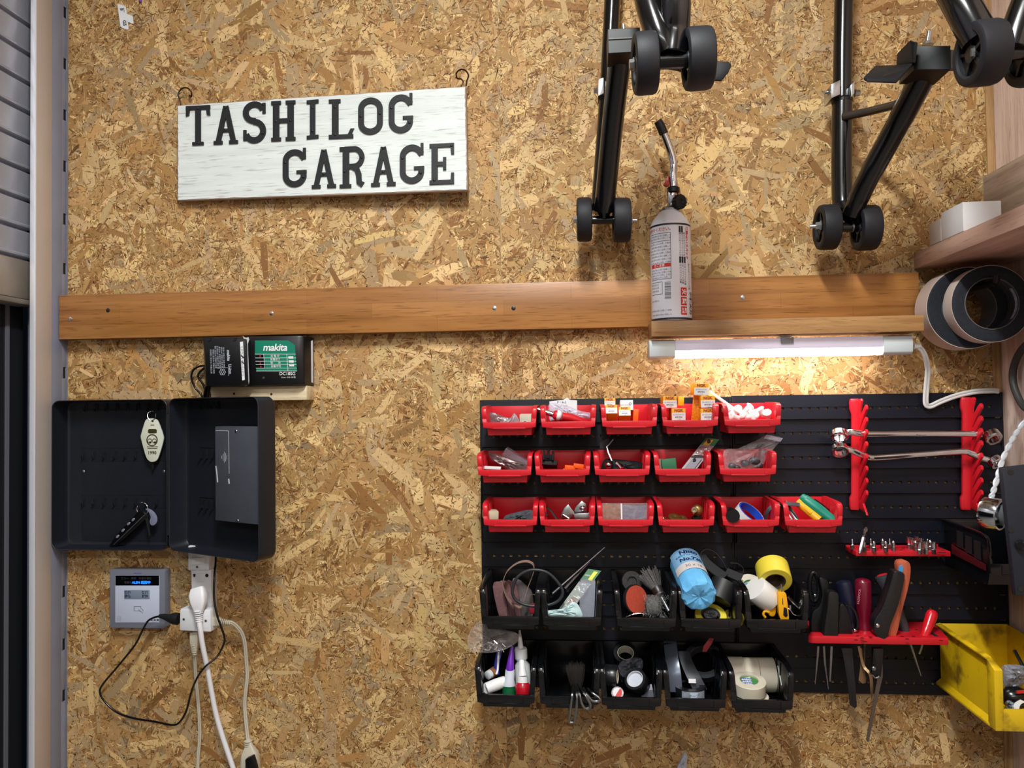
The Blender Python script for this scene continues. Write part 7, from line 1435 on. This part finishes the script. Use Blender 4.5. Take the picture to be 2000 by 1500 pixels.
screwdriver('navy ridged screwdriver handle behind the black folding knife', (1647, 1133), (1664, 1226), .050, .060, [(0, .3), (.015, .7), (.05, .95), (.1, 1), (.45, 1), (.6, .8), (.8, .6), (1, .6)], mat('navy_handle', (24, 26, 46), .3), None, rmax=16)
screwdriver('dark grey screwdriver with a red end cap leaning behind the folding saw', (1723, 1123), (1771, 1240), .050, .072, [(0, .8), (.02, 1.0), (.06, 1.02), (.18, .88), (.35, .74), (.6, .78), (.9, .62), (1, .4)], mat('charcoal_handle', (56, 56, 62), .5), ((1780, 1264, .078), (1799, 1320, .082), .35), mat('cap_red', (206, 34, 40), .35), rmax=15.5)
# black folding knife, blade down
t = thing('folding_knife', 'black folding knife with a clip arm, its black blade hanging below the rack', 'knife', W(1655, 1248, .09))
m = MB(); m.plate(outl([(1640, 1184), (1648, 1180), (1656, 1190), (1664, 1222), (1666, 1246), (1652, 1250), (1638, 1246), (1638, 1210)]), .096, .080); part(m, 'handle', mat('knife_black', (15, 15, 17), .42, spec=.35), t, bevel=.004)
m = MB(); m.strip(catmull([W(1649, 1181, .092), W(1660, 1184, .090), W(1669, 1196, .088), W(1674, 1215, .087), W(1671, 1230, .087)], 5), .004, .010, (0, 1, 0)); part(m, 'clip_arm', BLKG, t, bevel=.0008); m = MB(); m.ell(W(1670, 1231, .089), .0042, .003, .0036); part(m, 'pivot', CHROME, t)
m = MB(); m.plate([(1643, 1266), (1665, 1266), (1671, 1340), (1674, 1380), (1670, 1384), (1661, 1378), (1655, 1330), (1648, 1290)], .088, .0845); part(m, 'blade', mat('blade_black', (20, 20, 23), .45), t, bevel=.0008)
# folding saw
t = thing('folding_saw', 'folding saw with a black grip and orange-brown wooden back, its toothed blade below', 'saw', W(1735, 1248, .09))
m = MB(); m.plate(outl([(1754, 1104), (1762, 1096), (1774, 1097), (1780, 1108), (1777, 1140), (1764, 1190), (1750, 1246), (1732, 1248), (1744, 1195), (1758, 1150)]), .102, .082); part(m, 'wooden_back', wood('cherry_wood', (142, 62, 40), (186, 92, 62), 'z', 1., .5), t, bevel=.003)
m = MB(); m.plate(outl([(1746, 1118), (1754, 1116), (1767, 1121), (1766, 1138), (1756, 1180), (1740, 1222), (1732, 1249), (1716, 1246), (1707, 1230), (1709, 1210), (1722, 1190), (1736, 1150)]), .112, .088); part(m, 'grip', mat('grip_black', (22, 22, 24), .35, bump=.5, bscale=300), t, bevel=.004)
m = MB(); m.plate(outl([(1757, 1108), (1762, 1104), (1764, 1112), (1762, 1119), (1756, 1118)]), .1045, .100); part(m, 'blue_patch', mat('patch_blue', (70, 150, 206), .5), t); m = MB(); m.ell(W(1714, 1222, .1115), .004, .003, .004); part(m, 'pivot', CHROME, t)
m = MB(); m.plate([(1706, 1267), (1726, 1267), (1724, 1300), (1721, 1322), (1712, 1326), (1702, 1316)], .100, .088); part(m, 'lock_head', BLKG, t, bevel=.0012); m = MB(); m.tube(catmull([W(1704, 1318, .102), W(1710, 1324, .102), W(1717, 1321, .102)], 4), .0014, 8); m.ell(W(1707, 1306, .1005), .004, .002, .004); part(m, 'lock_spring', STEEL, t)
P = [(1724, 1296), (1724, 1322), (1716, 1356), (1697, 1448), (1694, 1449)]
for k in range(26): 
    y = 1444-k*5.6; x = 1696+(1444-y)/(1444-1330)*(1717-1696)-3.0; P += [(x-1.6, y), (x, y-2.8)]
m = MB(); m.plate(P, .095, .0935); part(m, 'blade', mat('saw_steel', (120, 112, 106), .35, .9), t)
# red file handle
t = thing('file', 'small file with a bright red handle leaning in the red tool rack', 'file', W(1803, 1252, .09))
a, b = W(1823, 1192, .075), W(1802, 1251, .095); s = PXS(1812, 1225, .085); m = MB(); m.rev(a, b-a, [(0, 2*s), (.02, 7*s), (.07, 10*s), (.16, 11.2*s), (.6, 9.6*s), (.82, 9*s), (.84, 9.6*s), (1, 9.4*s)], 26, unit=True); part(m, 'handle', mat('handle_red', (206, 20, 34), .25, coat=.3), t, smooth=40)
m = MB(); m.tube([b, W(1799, 1266, .094), W(1795, 1277, .094)], .0022, 8); part(m, 'tang', STEEL, t)
# bent spatulas hanging
SP = mat('spatula_steel', (170, 142, 108), .35, .9)
t = thing('bent_spatula', 'narrow bent steel spatula hanging below the red tool rack beside the saw', 'spatula', W(1690, 1300, .08)); m = MB()
m.sweep(catmull([W(1677, 1262, .080), W(1682, 1285, .081), W(1688, 1303, .084), W(1699, 1316, .090), (W(1702, 1335, .088)), W(1703, 1368, .084)], 5), [(-.0026, -.0008), (.0026, -.0008), (.0026, .0008), (-.0026, .0008)], (0, 1, 0), scales=[.8]*6+[.9]*8+[1]*8+[.9, .7, .5, .2]); part(m, 'blade', SP, t)
t = thing('flat_spatula', 'broad-tipped steel spatula hanging below the maroon screwdriver', 'spatula', W(1684, 1320, .07)); m = MB()
m.plate([(1680, 1266), (1684, 1266), (1686, 1300), (1692, 1325), (1691, 1334), (1684, 1335), (1677, 1328), (1680, 1305)], .0725, .0712); part(m, 'blade', SP, t)
# ------------------------------------------------------------------ light
def area(name, loc, size, size_y, energy, rot=(0, 0, 0), color=(1, 1, 1), spread=180):
    l = bpy.data.lights.new(name, 'AREA'); l.shape = 'RECTANGLE'; l.size = size; l.size_y = size_y; l.energy = energy; l.color = color; l.spread = R(spread)
    o = bpy.data.objects.new(name, l); COL.objects.link(o); o.location = loc; o.rotation_euler = rot; return o
area('ceiling_tube_near_wall', (-.05, -1.3, ZC-.03), .12, .6, E1, color=(.97, 1, .985))
area('fill_light_room', (-.1, -3.0, ZC-.03), 1.2, .25, E2, color=(.97, 1, .985))  # unseen fill lamp, added behind the camera to lift the darker areas
w = bpy.data.worlds.new('night'); SC.world = w; w.use_nodes = True
w.node_tree.nodes['Background'].inputs[0].default_value = (.006, .008, .014, 1); w.node_tree.nodes['Background'].inputs[1].default_value = .3
SC.view_settings.view_transform = 'Standard'; SC.view_settings.look = 'None'; SC.view_settings.gamma = 1; SC.view_settings.exposure = EXPO
SC.view_settings.use_curve_mapping = False
